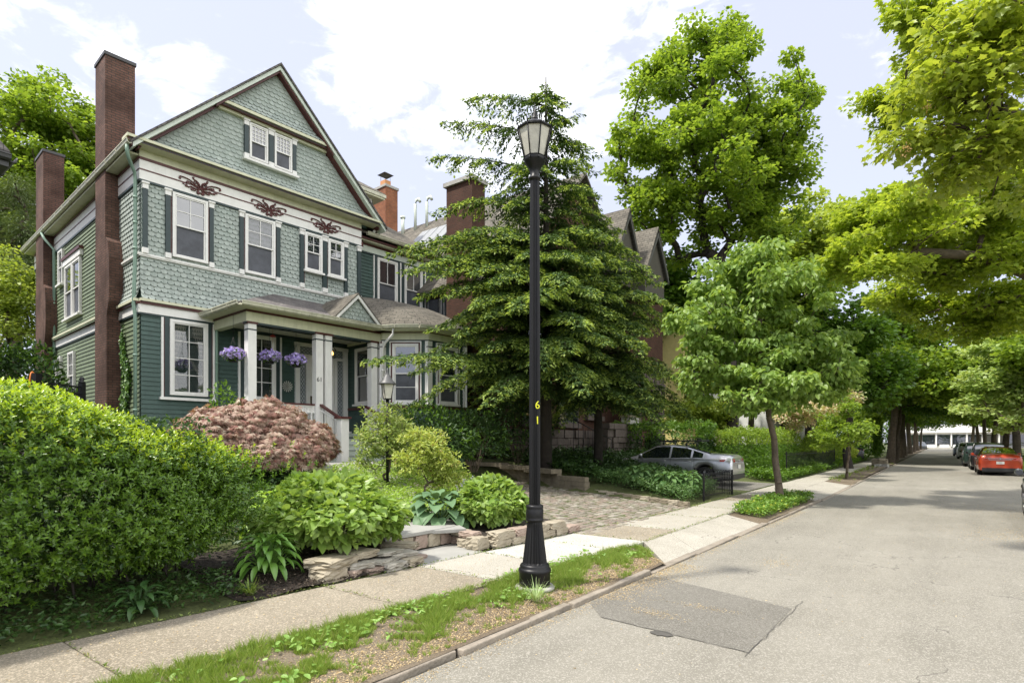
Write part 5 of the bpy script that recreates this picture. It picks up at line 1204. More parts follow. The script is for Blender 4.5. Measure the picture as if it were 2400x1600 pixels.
    if rack:
        b = MB()
        for xd in (1.75, 2.65):
            zt = I('zt', xd); b.tube([(xd-L0, -.60, zt+.0), (xd-L0, -.60, zt+.10)], .035, 6); b.tube([(xd-L0, .60, zt), (xd-L0, .60, zt+.10)], .035, 6); b.tube([(xd-L0, -.64, zt+.12), (xd-L0, .64, zt+.12)], .018, 6)
        for yy in (-.35, .1, .42): b.tube([(1.2-L0, yy, 1.62), (2.9-L0, yy, 1.62)], .03, 6)
        b.tube([(1.3-L0, .42, 1.62), (1.25-L0, .42, 1.70), (1.5-L0, .42, 1.72)], .02, 6); b.build('roof_rack', trimb, o)
    return o
car('parked_car', 'silver sedan with black roof rack parked nose-in on the asphalt driveway', SEDAN, paint('silver_paint', (.52, .53, .55), .75, .3), (-8.45, 22.2, .17), R(180), rack=True)
GRP = 'cars parked along the right kerb'
car('parked_car', 'orange red sedan parked at the right kerb, the nearest whole car', SEDAN, paint('orange_red_paint', (.50, .055, .015), .25), (2.45, 41.4, 0), R(90), GRP)
car('parked_car', 'black sport utility car parked directly ahead of the orange red sedan', SUVK, paint('black_paint', (.012, .012, .014), .2), (2.35, 47.6, 0), R(90), GRP)
car('parked_car', 'dark green hatchback parked third along the right kerb', SUVK, paint('dark_green_paint', (.02, .04, .03), .3), (2.15, 54.0, 0), R(90), GRP)
car('parked_car', 'white sport utility car parked fourth along the right kerb', SUVK, paint('white_car_paint', (.6, .6, .6), .1), (2.2, 76, 0), R(90), GRP)
car('parked_car', 'small blue grey car farthest along the right kerb', SEDAN, paint('blue_grey_paint', (.12, .15, .2), .3), (2.1, 92, 0), R(90), GRP)
car('parked_car', 'grey car cut off by the right edge, front wheel showing', SEDAN, paint('grey_paint', (.10, .105, .11), .5), (2.45, 16.72, 0), R(90), GRP)
car('moving_car', 'dark car facing us at the far left of the street end', SUVK, paint('dark_car_paint', (.08, .09, .1), .2), (-3.8, 168, 0), R(-80), None)
car('parked_car', 'maroon car standing on the tan house lot beyond the red sedan', SEDAN, paint('maroon_paint', (.18, .01, .02), .3), (9.4, 60, .1), R(10), None)
car('parked_car', 'dark car in a side drive behind the far left tree trunks', SEDAN, paint('charcoal_paint', (.05, .05, .055), .3), (-7.6, 56, .15), R(185), None)

# ================================================================ planting
def leafthing(name, label, cat, P, T, Nn, l, w, shape, m, base=None, group=None, part='foliage', kind=None):
    base = Vector(base if base is not None else (float(P[:, 0].mean()), float(P[:, 1].mean()), float(P[:, 2].min())))
    o = thing(name, label, cat, base, 0, group)
    leafmesh(part, P-np.array(base), T, Nn, l, w, shape, m, o); return o
def spray(rg, n, lo=.7, hi=1.3): return lo+(hi-lo)*rg.random(n)
# ---- the clipped hedge at the left
def hedge():
    rg = np.random.default_rng(1)
    cx, cy, cz = -6.84, .36, 1.27; a, b, c = .84, 3.0, .96
    n = 24000
    d = rg.uniform(-1, 1, size=(n*3, 3)); f = (np.abs(d)**np.array([2.6, 3.6, 2.9])).sum(1)**(1/2.9)
    d = d/f[:, None]; keep = (d[:, 2] > -.93)
    dens = np.where(d[:, 2] < -.45, .35+.5*rg.random(len(d)), 1); keep &= rg.random(len(d)) < dens; d = d[keep][:n]
    P0 = d*np.array([a, b, c]); Nn = unit(np.sign(d)*np.abs(d)**2.2/np.array([a, b, c]))
    lump = .045*np.sin(P0[:, 1]*4.1+P0[:, 2]*3)+.04*np.sin(P0[:, 1]*9+1+P0[:, 0]*7)*np.cos(P0[:, 2]*8)
    depth = -.26*rg.random(len(d))**1.6; P0 = P0+Nn*(lump+depth)[:, None]+np.array([cx, cy, cz])
    low = smoothv(-.2, -1.0, d[:, 2]); P0[:, 0] -= .22*low*(d[:, 0] > 0)
    P0[:, 2] -= .34*smoothv(.3, 1.0, d[:, 1])*(d[:, 2]+1)/2; P0[:, 1] += .06*noise2(P0[:, 2]*2, P0[:, 0])
    st = unit(Nn*.8+np.array([.1, 0, .75])+rg.normal(size=P0.shape)*.35)
    k = 7; C = np.repeat(P0, k, axis=0); S = np.repeat(st, k, axis=0); i = np.tile(np.arange(k), len(P0))
    ang = i*2.4+np.repeat(rg.random(len(P0))*6, k); u = unit(np.cross(S, rg.normal(size=(1, 3)))); v = np.cross(S, u)
    rad = u*np.cos(ang)[:, None]+v*np.sin(ang)[:, None]
    C = C+S*(i*.013)[:, None]; T = rad*.85+S*(.35+.10*i)[:, None]; l = (.056-.003*i)*spray(rg, len(C), .8, 1.25); N2 = S-rad*.3+rg.normal(size=C.shape)*.15
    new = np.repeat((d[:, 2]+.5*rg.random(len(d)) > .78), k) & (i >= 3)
    o = thing('clipped_hedge', 'big rounded clipped privet hedge at the left, lime green on top', 'hedge', (cx, cy, .1)); B = np.array([cx, cy, .1])
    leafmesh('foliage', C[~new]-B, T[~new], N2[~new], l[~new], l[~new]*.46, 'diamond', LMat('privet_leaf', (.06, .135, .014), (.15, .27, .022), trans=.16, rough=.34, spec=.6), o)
    leafmesh('new_growth', C[new]-B, T[new], N2[new], l[new]*1.05, l[new]*.48, 'diamond', LMat('privet_tip_sunlit', (.27, .42, .02), (.44, .56, .04), trans=.4, rough=.32, spec=.7), o)  # lime top: young shoots plus the sunlight from above put into the colour
    mb = MB(); rr = random.Random(2)
    for q in range(130):
        x, y = rr.uniform(-.55, .1), rr.uniform(-3, 2.6); p = Vector((x, y, -.05)); pts = [p]
        for s in range(4): p = p+Vector((rr.uniform(-.1, .1), rr.uniform(-.13, .13), rr.uniform(.26, .38))); pts.append(p)
        mb.tube(pts, [.014, .011, .009, .006, .003], 5, cap=False)
    mb.build('stems', M['barkd'], o)
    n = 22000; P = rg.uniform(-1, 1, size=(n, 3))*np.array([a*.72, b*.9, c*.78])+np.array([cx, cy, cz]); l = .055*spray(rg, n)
    leafmesh('inner_leaves', P-B, rnd_dirs(rg, n), rnd_dirs(rg, n), l, l*.5, 'diamond', g_dark(), o)  # darker leaf core, the shade between the hedge leaves put into the colour
hedge()
# ---- shrubs as domes of leaves over thin stems
def dome(name, label, cat, c, r, n, Ln, asp, shape, m, seed, group=None, up=.55, lowcut=-.35, stems=18, stemm='bark', depth=.3, droop=.15, lump=.08, part='foliage', out=.7, m2=None, frac2=0):
    """c: ground point; r: (rx, ry, height)"""
    rg = np.random.default_rng(seed); c = Vector(c); hz = r[2]
    d = rnd_dirs(rg, n*2); d = d[d[:, 2] > lowcut][:n]; n = len(d)
    R3 = np.array([r[0], r[1], hz*.56]); q = 1+lump*(np.sin(d[:, 0]*6+seed)+np.sin(d[:, 1]*7+seed*2)+np.sin(d[:, 2]*8)) - depth*rg.random(n)**1.8
    P = d*R3*q[:, None]; P[:, 2] += hz*.44
    T = d*out+rg.normal(size=(n, 3))*.45; T[:, 2] -= droop; Nn = d*.45+np.array([0, 0, up])+rg.normal(size=(n, 3))*.3; l = Ln*spray(rg, n, .6, 1.3)
    o = thing(name, label, cat, c, 0, group)
    if m2 is not None:
        s = (rg.random(n) < frac2) & (q > .9); leafmesh('new_growth', P[s], T[s], Nn[s], l[s], l[s]*asp, shape, m2, o); P, T, Nn, l = P[~s], T[~s], Nn[~s], l[~s]
    leafmesh(part, P, T, Nn, l, l*asp, shape, m, o)
    if stems:
        mb = MB(); rr = random.Random(seed)
        for k in range(stems):
            a = rr.uniform(0, 6.28); e = rr.uniform(.3, .85); p0 = Vector((.10*math.cos(a)*r[0], .10*math.sin(a)*r[1], -.05)); p2 = Vector((r[0]*e*math.cos(a), r[1]*e*math.sin(a), hz*rr.uniform(.4, .85)))
            mb.tube([p0, p0.lerp(p2, .45)+Vector((0, 0, hz*.08)), p2], [.012, .009, .004], 5, cap=False)
        mb.build('stems', M[stemm], o)
    return o
def gp(px, py, d): 
    p = at(px, py, d); return (p.x, p.y, gh(p.x, p.y))
hyd = LMat('hydrangea_leaf', (.18, .30, .055), (.32, .44, .12), trans=.35, rough=.4, spec=.5)
dome('hydrangea', 'large hydrangea bush with broad light green leaves above the loose stone pile', 'shrub', gp(775, 1200, 7.9), (.84, .98, 1.0), 4300, .118, .78, 'heart', hyd, 21, 'hydrangea bushes', stems=34, droop=.3)
dome('hydrangea', 'smaller hydrangea bush behind the street lamp above the low stone border', 'shrub', gp(1150, 1190, 10.2), (.58, .68, .86), 2300, .11, .78, 'heart', hyd, 22, 'hydrangea bushes', stems=24, droop=.35)
# hostas: rosettes of broad ribbed leaves
def hosta(name, label, c, R_, n, Ln, asp, m, seed, group='hostas', cat='hosta', h=.5):
    rg = np.random.default_rng(seed); o = thing(name, label, cat, c, 0, group); mb = MB(); rr = random.Random(seed)
    for k in range(n):
        a = k*2.399+rr.uniform(-.2, .2); q = (k+.5)/n; e = .15+.85*q**.6; rad = R_*e*.55; z = h*(1.05-.75*q**1.3); L_ = Ln*rr.uniform(.8, 1.15)
        dr = Vector((math.cos(a), math.sin(a), 0)); sd = Vector((-dr.y, dr.x, 0)); tilt0 = .9-1.0*q; rows = []
        for j in range(7):
            t = j/6; ang = tilt0-1.5*t; w = L_*asp*.5*math.sin(math.pi*min(1, (t*.93+.07)))**.75*(1-.25*t)
            if j == 6: w = .002
            s_ = L_*t; p = dr*(rad+s_*math.cos(tilt0-.75*t))+Vector((0, 0, z+s_*math.sin(tilt0-.75*t)))
            up = Vector((-dr.x*math.sin(ang), -dr.y*math.sin(ang), math.cos(ang))); rows.append([mb.P(p-sd*w+up*w*.25), mb.P(p-sd*w*.5+up*w*.02), mb.P(p), mb.P(p+sd*w*.5+up*w*.02), mb.P(p+sd*w+up*w*.25)])
        for r0, r1 in zip(rows, rows[1:]):
            for i in range(4): mb.f.append([r0[i], r0[i+1], r1[i+1], r1[i]]); mb.m.append(0); mb.sm.append(True)
        mb.tube([(0, 0, 0), dr*rad*.6+Vector((0, 0, z*.6)), dr*rad+Vector((0, 0, z))], .006, 4, cap=False)
    mb.build('leaves', m, o); return o
hb = LMat('blue_hosta_leaf', (.095, .18, .085), (.14, .24, .11), trans=.15, rough=.5); hgr = LMat('hosta_leaf', (.11, .24, .04), (.17, .33, .06), trans=.3, rough=.32, spec=.7); hlime = LMat('lime_hosta_leaf', (.26, .42, .06), (.36, .52, .10), trans=.35)
hosta('hosta', 'blue green hosta with broad quilted leaves between the two hydrangeas', gp(1030, 1195, 10.0), .72, 44, .32, .85, hb, 5, h=.48)
hosta('hosta', 'narrow leaved green hosta on dark mulch at the hedge foot', gp(628, 1290, 6.9), .46, 80, .23, .36, hgr, 6, h=.40)
hosta('hosta', 'pale lime hosta between the hedge and the large hydrangea', gp(655, 1180, 8.2), .55, 34, .30, .8, hlime, 7, h=.62)
hosta('hosta', 'shaded hosta low under the front of the clipped hedge', (-6.15, 2.3, .12), .26, 22, .18, .4, LMat('dim_hosta', (.03, .075, .02), (.05, .11, .03), trans=.1), 8, h=.22)  # leaf colour darkened, the deep shade under the hedge put into it
# ribbon grass clumps and verge grass
def grassmesh(name, P, h, w, m, seed, parent=None, lean=.5):
    rg = np.random.default_rng(seed); n = len(P); a = rg.random(n)*6.28; T = np.stack([np.cos(a)*lean*rg.random(n), np.sin(a)*lean*rg.random(n), np.ones(n)], 1); b2 = a+1.57+rg.normal(size=n)*.5
    Nn = np.stack([np.cos(b2), np.sin(b2), np.zeros(n)], 1); return leafmesh(name, P, T, Nn, h, w, 'blade', m, parent)
gr = LMat('grass_blade', (.13, .22, .03), (.30, .40, .08), trans=.3, rough=.5, c3=(.5, .45, .22)); grd = LMat('shaded_grass_blade', (.05, .12, .02), (.10, .19, .03), trans=.25)
def verge_grass(y0, y1, n, seed, h0, name, label, dense=0.0, mt=gr, per=34):
    """tufts: each a small fan of blades of one height"""
    rg = np.random.default_rng(seed); k = n//per*3; Y = rg.uniform(y0, y1, k); t = rg.random(k); ox = -4.62+.075*np.clip(Y, -4, 9); cxv = -3.30+.022*np.clip(Y, -4, 20); X = ox-.04+(cxv-ox)*t
    cov = noise2(X*2.6, Y*1.9, seed)*.8+.45*noise2(X*6, Y*5, seed+2)+1.15*(1-t)-.30+dense; q = rg.random(k) < np.clip(cov, 0.03, .95); X, Y, cov = X[q][:n//per], Y[q][:n//per], cov[q][:n//per]
    Z = np.array([vz(x, y) for x, y in zip(X, Y)])-.004; ok = Z > .03; X, Y, Z, cov = X[ok], Y[ok], Z[ok], cov[ok]; m = len(X); H = h0*(.35+1.0*rg.random(m)**1.5)*(.7+.6*np.clip(cov, 0, 1)); sz = .012+.028*rg.random(m)
    X, Y, Z, H, sz = [np.repeat(v, per) for v in (X, Y, Z, H, sz)]; n2_ = len(X); a = rg.random(n2_)*6.28; rr_ = sz*rg.random(n2_)**.5; P = np.stack([X+rr_*np.cos(a), Y+rr_*np.sin(a), Z], 1); ln = .25+.9*rg.random(n2_)
    T = np.stack([np.cos(a)*ln*.8, np.sin(a)*ln*.8, np.ones(n2_)], 1); b2 = a+1.57+rg.normal(size=n2_)*.5; Nn = np.stack([np.cos(b2), np.sin(b2), np.zeros(n2_)], 1); hh = H*spray(rg, n2_, .6, 1.25)
    o = leafmesh(name, P, T, Nn, hh, np.full(n2_, .0045)*spray(rg, n2_), 'blade', mt); tag(o, label, 'grass', kind='stuff'); return o
verge_grass(.2, 8.7, 130000, 41, .075, 'verge_grass', 'patchy bright green grass on the strip around the street lamp')
verge_grass(28, 60, 9000, 42, .12, 'far_verge_grass', 'green grass on the planting strip further down the street')
# broad leaved weeds among the grass
rg = np.random.default_rng(50); n = 3000; Y = rg.uniform(.4, 8.2, n); t = rg.random(n)*.9; X = outerX(4)-.02+(curbX(4)-.16-outerX(4))*t; k = noise2(X*2.2, Y*1.6, 41)+.9*(1-t)-.5 > .1; X, Y = X[k], Y[k]; n = len(X)
P = np.stack([X, Y, np.array([vz(x, y) for x, y in zip(X, Y)])+.02+.04*rg.random(n)], 1); l = .05*spray(rg, n, .5, 1.5)
tag(leafmesh('verge_weeds', P, rg.normal(size=(n, 3))*np.array([1, 1, .35]), np.array([0, 0, 1])+rg.normal(size=(n, 3))*.35, l, l*.6, 'oval', LMat('weed_leaf', (.16, .31, .05), (.30, .46, .12), trans=.3)), 'broad leaved weeds scattered through the verge grass', 'weeds', kind='stuff')
# dry seed litter along the kerb
def litter(name, label, pts, seed, s=.016, m=None):
    rg = np.random.default_rng(seed); n = len(pts); l = s*spray(rg, n, .5, 1.6); pts[:, 2] += .003
    tag(leafmesh(name, pts, rg.normal(size=(n, 3))*np.array([1, 1, .25]), np.array([0, 0, 1.])+rg.normal(size=(n, 3))*.4, l, l*.42, 'diamond', m or LMat('seed_litter', (.38, .27, .13), (.62, .50, .30), trans=.1, rough=.8)), label, 'litter', kind='stuff')
def edge_litter(n, y0, y1, x0f, sd, side, seed):
    rg = np.random.default_rng(seed); Y = rg.uniform(y0, y1, n); X = np.array([x0f(y) for y in Y])+side*np.abs(rg.normal(size=n))*sd; Z = np.where(X > np.array([curbX(y) for y in Y]), .002, np.array([vz(x, y) for x, y in zip(X, Y)])); return np.stack([X, Y, Z], 1)
litter('kerb_litter', 'dry tan seed litter gathered on the soil beside the kerb', edge_litter(24000, -.5, 8.6, lambda y: curbX(y)-.12, .42, -1, 60), 61)
rgc = np.random.default_rng(62)
def spot(x, y, sx, sy, n): return np.stack([x+rgc.normal(size=n)*sx, y+rgc.normal(size=n)*sy, np.full(n, .002)], 1)
litter('road_litter', 'scattered dry seed litter on the road along its edge', np.concatenate([edge_litter(3500, 2.5, 16, lambda y: curbX(y), .10, 1, 63), edge_litter(2600, 5.8, 8.1, lambda y: curbX(y), .22, 1, 64), spot(-2.35, 5.6, .18, .07, 350), spot(-2.0, 6.1, .2, .05, 200), spot(-1.9, 9.0, .15, .2, 260), spot(.9, 14.2, .5, .7, 1500), spot(1.2, 19.5, .7, 1.2, 900), np.stack([rgc.uniform(-2.9, 3, 1600), rgc.uniform(2, 22, 1600), np.full(1600, .002)], 1)]), 65, .014)
gm = dict(group='ornamental grass clumps')
def tuft(label, c, n, L_, seed, m=gr, w=.008, group='ornamental grass clumps', name='grass_clump'):
    rr = random.Random(seed); mb = MB()
    for k in range(n):
        a = rr.uniform(0, 6.28); e = rr.uniform(.35, 1); r0 = .05*rr.random(); L2 = L_*rr.uniform(.6, 1.1); d = Vector((math.cos(a), math.sin(a), 0)); s = Vector((-d.y, d.x, 0))*w*.5; pr = None
        for j in range(6):
            t = j/5; p = d*(r0+L2*e*(t-.25*t*t))+Vector((0, 0, L2*(1.1*t-e*t*t*1.0))); ww = s*(1-t*.9)
            cur = (mb.P(p-ww), mb.P(p+ww))
            if pr: mb.f.append([pr[0], pr[1], cur[1], cur[0]]); mb.m.append(0); mb.sm.append(True)
            pr = cur
    return tag(mb.build(name, m, loc=c), label, 'grass clump', group)
tuft('arching clump of striped grass beside the street lamp base at the kerb', (-3.42, 5.02, .09), 90, .34, 1, LMat('striped_grass', (.26, .38, .13), (.42, .52, .28), trans=.25))
tuft('arching grass clump at the hedge corner on the pavement edge', (-5.93, 3.28, .12), 110, .26, 2)
tuft('tall grass clump at the foot of the young street tree', (-3.5, 17.9, .09), 80, .55, 3)
# mulch bed
mb = MB(); nyy = 14
rows = []
for j in range(nyy+1):
    Y = 3.1+2.35*j/nyy; rows.append([mb.P((innerX(Y)-.01-x, Y, gh(innerX(Y)-x, Y)+.012+.02*math.sin(9*x+7*Y))) for x in (0, .15, .35, .6, .9, 1.3, 1.8)])
for r0, r1 in zip(rows, rows[1:]):
    for i in range(6): mb.f.append([r0[i+1], r0[i], r1[i], r1[i+1]]); mb.m.append(0); mb.sm.append(True)
rows = []
for j in range(nyy+1):
    Y = 6.85+2.5*j/nyy; rows.append([mb.P((innerX(Y)-.12-x, Y, gh(innerX(Y)-x, Y)+.10+.015*math.sin(9*x+7*Y))) for x in (0, .3, .6, .9, 1.3, 1.8)])
for r0, r1 in zip(rows, rows[1:]):
    for i in range(5): mb.f.append([r0[i+1], r0[i], r1[i], r1[i+1]]); mb.m.append(0); mb.sm.append(True)
tag(mb.build('mulch_bed', M['mulch']), kind='structure')
rg = np.random.default_rng(70); n = 5000; Y = rg.uniform(3.1, 5.6, n); x = rg.random(n)*1.2; X = np.array([innerX(y) for y in Y])-x
litter('mulch_chips', 'dark wood chips mulching the bed at the hydrangea foot', np.stack([X, Y, np.array([gh(a, b) for a, b in zip(X, Y)])+.03], 1), 71, .03, LMat('mulch_chip', (.02, .014, .01), (.07, .05, .035), trans=0, rough=.9, c3=(.4, .33, .24)))
# ---- stones
def rock(name, label, c, dims, seed, m, group, rz=0, rough=.16):
    rr = random.Random(seed); mb = MB(); nx = 9; mb_v = {}
    def pt(i, j, k):
        key = (i, j, k)
        if key not in mb_v:
            v = Vector(((i/3-1), (j/3-1), (k/3-1))); q = v*(1-.10*(v.length-1)) if v.length > 1 else v
            q = Vector((q.x+rr.uniform(-rough, rough)*.6, q.y+rr.uniform(-rough, rough)*.6, q.z+rr.uniform(-rough, rough)*.5)); mb_v[key] = mb.P((q.x*dims[0]/2, q.y*dims[1]/2, q.z*dims[2]/2))
        return mb_v[key]
    N_ = 6
    for a in range(N_):
        for b in range(N_):
            for q in ([(a, b, 0), (a, b+1, 0), (a+1, b+1, 0), (a+1, b, 0)], [(a, b, 6), (a+1, b, 6), (a+1, b+1, 6), (a, b+1, 6)], [(a, 0, b), (a+1, 0, b), (a+1, 0, b+1), (a, 0, b+1)], [(a, 6, b), (a, 6, b+1), (a+1, 6, b+1), (a+1, 6, b)], [(0, a, b), (0, a, b+1), (0, a+1, b+1), (0, a+1, b)], [(6, a, b), (6, a+1, b), (6, a+1, b+1), (6, a, b+1)]):
                mb.f.append([pt(*v) for v in q]); mb.m.append(0); mb.sm.append(False)
    o = mb.build(name, m, loc=c, rz=rz); return tag(o, label, 'stone', group)
stg = mat('grey_flat_stone', (.25, .23, .19), .85, .3, 3, .6, 20, col2=(.40, .38, .33)); stp = mat('pinkish_stone', (.27, .20, .16), .85, .3, 3, .6, 20, col2=(.36, .28, .23))
SG = 'stones piled at the pavement edge under the hydrangea'
pile = [((-5.86, 4.22, .20), (.30, .36, .20), 0, 'lowest big squared tan stone at the left end of the pile'), ((-5.95, 4.33, .38), (.42, .52, .15), .2, 'large wedge shaped tan slab topping the left end of the pile'), ((-6.0, 4.78, .42), (.34, .40, .11), .1, 'long tan stone second from left on top of the pile'),
        ((-5.80, 4.52, .17), (.20, .24, .12), .4, 'small pinkish stone low beside the big squared stone'), ((-5.78, 4.80, .16), (.22, .30, .11), .1, 'reddish flat stone low in the middle of the pile'), ((-5.84, 4.64, .28), (.26, .34, .09), -.2, 'thin grey slab in the middle of the pile'),
        ((-5.82, 5.02, .27), (.26, .36, .07), .15, 'thin dark slab beneath the topmost thin slabs'), ((-5.74, 5.10, .17), (.26, .36, .13), .0, 'rounded grey stone low near the right end of the pile'), ((-5.90, 5.16, .38), (.26, .40, .06), .1, 'thin flat slab topmost toward the right end of the pile'), ((-5.73, 5.42, .19), (.24, .28, .13), .1, 'rounded stone at the right end of the pile'),
        ((-5.86, 5.36, .31), (.25, .44, .07), -.1, 'long thin slab lying over the right end stones'), ((-6.15, 5.62, .38), (.5, .24, .10), .5, 'pale tilted slab behind the right end by the slate step'), ((-5.95, 5.74, .15), (.26, .24, .07), .3, 'small flat stone beside the entrance slab')]
for i, (c, dm_, rz, lb) in enumerate(pile): rock('stone', lb, (c[0], c[1], .09+(c[2]-.10)*.72), (dm_[0], dm_[1], dm_[2]*.80), i+1, (M['stone'], M['stone'], M['stone'], stp, stp, stg, stg, stg, stg, M['stone'], stg, M['stone'], stp)[i], SG, rz)
# slate step on small stones
b = MB(); b.prism([(-6.34, 5.52, .335), (-6.34, 6.98, .335), (-7.1, 7.05, .335), (-7.1, 5.6, .335)], (0, 0, .055)); o = b.build('slate_step', M['slab'], bevel=.008); tag(o, 'grey slate step slab on a row of small stones', 'step')
b = MB(); b.prism([(-7.12, 6.0, .40), (-7.12, 7.2, .40), (-7.9, 7.5, .42), (-7.9, 6.4, .42)], (0, 0, .06)); 
for k, y in enumerate((5.66, 5.95, 6.25, 6.53, 6.80)): rock('stone', ['leftmost small block under the slate step', 'second small block from left under the slate step', 'middle small block under the slate step', 'fourth small block from left under the slate step', 'rightmost small block under the slate step'][k], (-6.44, y, .225), (.17, .26, .21), 40+k, stp if k % 2 == 0 else M['stone'], 'small blocks carrying the slate step')
# two-course stone border of the second bed
bd = []
def course(z, y0, y1, n, sd):
    for k in range(n):
        Y = y0+(y1-y0)*(k+.5)/n; bd.append(((innerX(Y)-.13, Y, z), (.25, (y1-y0)/n*.97, .125), sd+k))
bd += [((-6.25, 7.02, .17), (.26, .22, .12), 60), ((-6.20, 6.98, .29), (.26, .24, .10), 61), ((-5.98, 6.86, .17), (.24, .24, .14), 62), ((-5.95, 6.9, .30), (.30, .22, .09), 63), ((-5.72, 6.80, .20), (.26, .28, .19), 64)]
course(.165, 6.98, 9.35, 6, 70); course(.285, 7.0, 8.9, 4, 80)
names_ = {60: 'lowest stone at the step end of the bed border', 61: 'upper stone at the step end of the bed border', 62: 'second stone from the step low in the bed border', 63: 'thin stone topping the border near the step', 64: 'big tilted corner stone of the bed border'}
ordn = ['first', 'second', 'third', 'fourth', 'fifth', 'sixth']
for c, dm_, sd in bd:
    lb = names_.get(sd) or ('%s stone from the corner in the %s course of the bed border' % (ordn[sd % 10], 'lower' if sd < 80 else 'upper'))
    rock('border_stone', lb, c, dm_, sd, M['stone'] if sd % 3 else stp, 'stones bordering the bed by the lamp')
# edging along the right side of the cobbled drive
for k in range(11):
    X = -5.25-.30*k; l, r = drive_l(X); rock('edging_stone', 'cobbled drive edging stone %s' % ['at the pavement corner', 'pale and square next to the corner', 'third from the corner', 'fourth from the corner', 'fifth from the corner', 'sixth from the corner', 'seventh from the corner', 'eighth from the corner', 'ninth from the corner', 'tenth from the corner', 'farthest from the corner, by the block wall'][k], (X, r+.10, .16+.01*k), (.27, .17, .15), 100+k, M['stone'] if k in (1, 4, 8, 9, 10) else M['stone2'], 'edging stones of the cobbled drive')
# stone block retaining wall
wl = MB(); rr = random.Random(8); PT = [(-8.45, 15.30), (-9.6, 15.62), (-11.0, 16.1), (-12.3, 16.45), (-14.5, 16.8), (-17.5, 17.0)]
for cidx in range(4):
    for (p, q) in zip(PT, PT[1:]):
        d = Vector((q[0]-p[0], q[1]-p[1], 0)); ln = d.length; f = Fr(p, (q[0]-p[0], q[1]-p[1])); u = -.1 if cidx % 2 else 0
        if cidx == 3 and p[0] > -9: continue
        while u < ln:
            w = rr.uniform(.3, .42); zb = .24+.045*(-8-p[0])+cidx*.145; f.box(wl, max(0, u)+.006, min(u+w, ln)-.006, -.22-(.25 if cidx == 3 else 0), .0+rr.uniform(-.015, .015)-.02*cidx, zb+.004, zb+.141); u += w
wo2 = wl.build('retaining_wall', M['stone2'], bevel=.012); tag(wo2, 'low curved block retaining wall along the shaded side of the cobbled drive', 'retaining wall')

# ---- laceleaf maple and garden shrubs
lace1 = LMat('laceleaf_maple', (.24, .105, .085), (.41, .32, .245), trans=.25, rough=.6, c3=(.55, .50, .38))
def laceleaf():
    rg = np.random.default_rng(12); c = Vector(gp(612, 1085, 12.6)); o = thing('laceleaf_maple', 'dusty rose laceleaf maple mounded in front of the porch', 'tree', c)
    P_, T_, N_ = [], [], []
    lobes = [(0, 0, .95, 1.05, 1.05, .78), (.25, .75, .72, .85, .8, .60), (-.2, -.85, .82, .8, .8, .70), (.55, .1, .55, .85, 1.0, .5)]
    for (x, y, z, rx, ry, rz) in lobes:
        n = 8500; d = rnd_dirs(rg, n); d = d[d[:, 2] > -.5]; lay = np.round(d[:, 2]*5)/5*.5+d[:, 2]*.5; k = 1+.10*np.sin(d[:, 0]*9+y)*np.cos(d[:, 1]*8)+.09*noise2(d[:, 1]*4+x, d[:, 2]*5)-.22*rg.random(len(d))**1.5; p = np.stack([d[:, 0]*rx, d[:, 1]*ry, lay*rz], 1)*k[:, None]+np.array([x, y, z])
        P_.append(p); t = d*np.array([.8, .8, .15])+np.array([0, 0, -.75])+rg.normal(size=p.shape)*.28; T_.append(t); N_.append(d+np.array([0, 0, .5])+rg.normal(size=p.shape)*.35)
    P, T, Nn = map(np.concatenate, (P_, T_, N_)); l = .15*spray(rg, len(P), .7, 1.3); k = P[:, 2] > .05; leafmesh('foliage', P[k], T[k], Nn[k], l[k], l[k]*.95, 'lace', lace1, o)
    mb = MB(); rr = random.Random(1)
    for k in range(14):
        a = rr.uniform(0, 6.3); e = rr.uniform(.4, .8); mb.tube([(0, 0, 0), (.2*math.cos(a), .2*math.sin(a), .6), (e*math.cos(a), e*math.sin(a), rr.uniform(.8, 1.3))], [.05, .03, .01], 6, cap=False)
    mb.build('trunk', M['barkd'], o)
laceleaf()
def branchy(name, label, c, env, ncl, per, crad, Ln, m, seed, r0=.03, group=None, asp=.42, shape='oval', fork=.35, bark='bark', cat='shrub'):
    return tree(name, label, c, fork, env, ncl, per, crad, Ln, asp, shape, m, r0, seed, group, bark, shell=.62, flat_=.7, droop=-.1, cat=cat, rmin=.004)
rho = LMat('azalea_leaf', (.28, .37, .07), (.48, .54, .17), trans=.35, rough=.4, c3=(.55, .42, .22)); rho2 = LMat('azalea_leaf_green', (.20, .29, .07), (.38, .46, .16), trans=.35, rough=.4, c3=(.5, .5, .3))
p = gp(912, 1120, 13.4); branchy('azalea', 'taller open azalea shrub below the small garden lantern', p, [(p[0], p[1]-.1, p[2]+1.35, .6, .65, .62), (p[0], p[1]+.4, p[2]+1.0, .5, .5, .6), (p[0], p[1]-.5, p[2]+.85, .45, .45, .5)], 210, 20, .13, .085, rho2, 31, group='azalea shrubs')
p = gp(995, 1160, 12.2); branchy('azalea', 'rounded yellow green azalea with bare twisted stems behind the hydrangeas', p, [(p[0], p[1], p[2]+1.15, .5, .6, .42), (p[0]+.1, p[1]+.35, p[2]+.75, .5, .5, .36), (p[0], p[1]-.45, p[2]+.85, .35, .35, .3), (p[0]+.2, p[1]+.5, p[2]+.45, .4, .4, .22)], 230, 20, .12, .08, rho, 32, group='azalea shrubs', fork=.3)
dome('shrub', 'dark rhododendron filling the foot of the bay windows', 'shrub', gp(1010, 1040, 15.6), (.95, 1.5, 1.75), 4200, .12, .38, 'oval', g_dark(), 33, m2=g_mid(), frac2=.4)
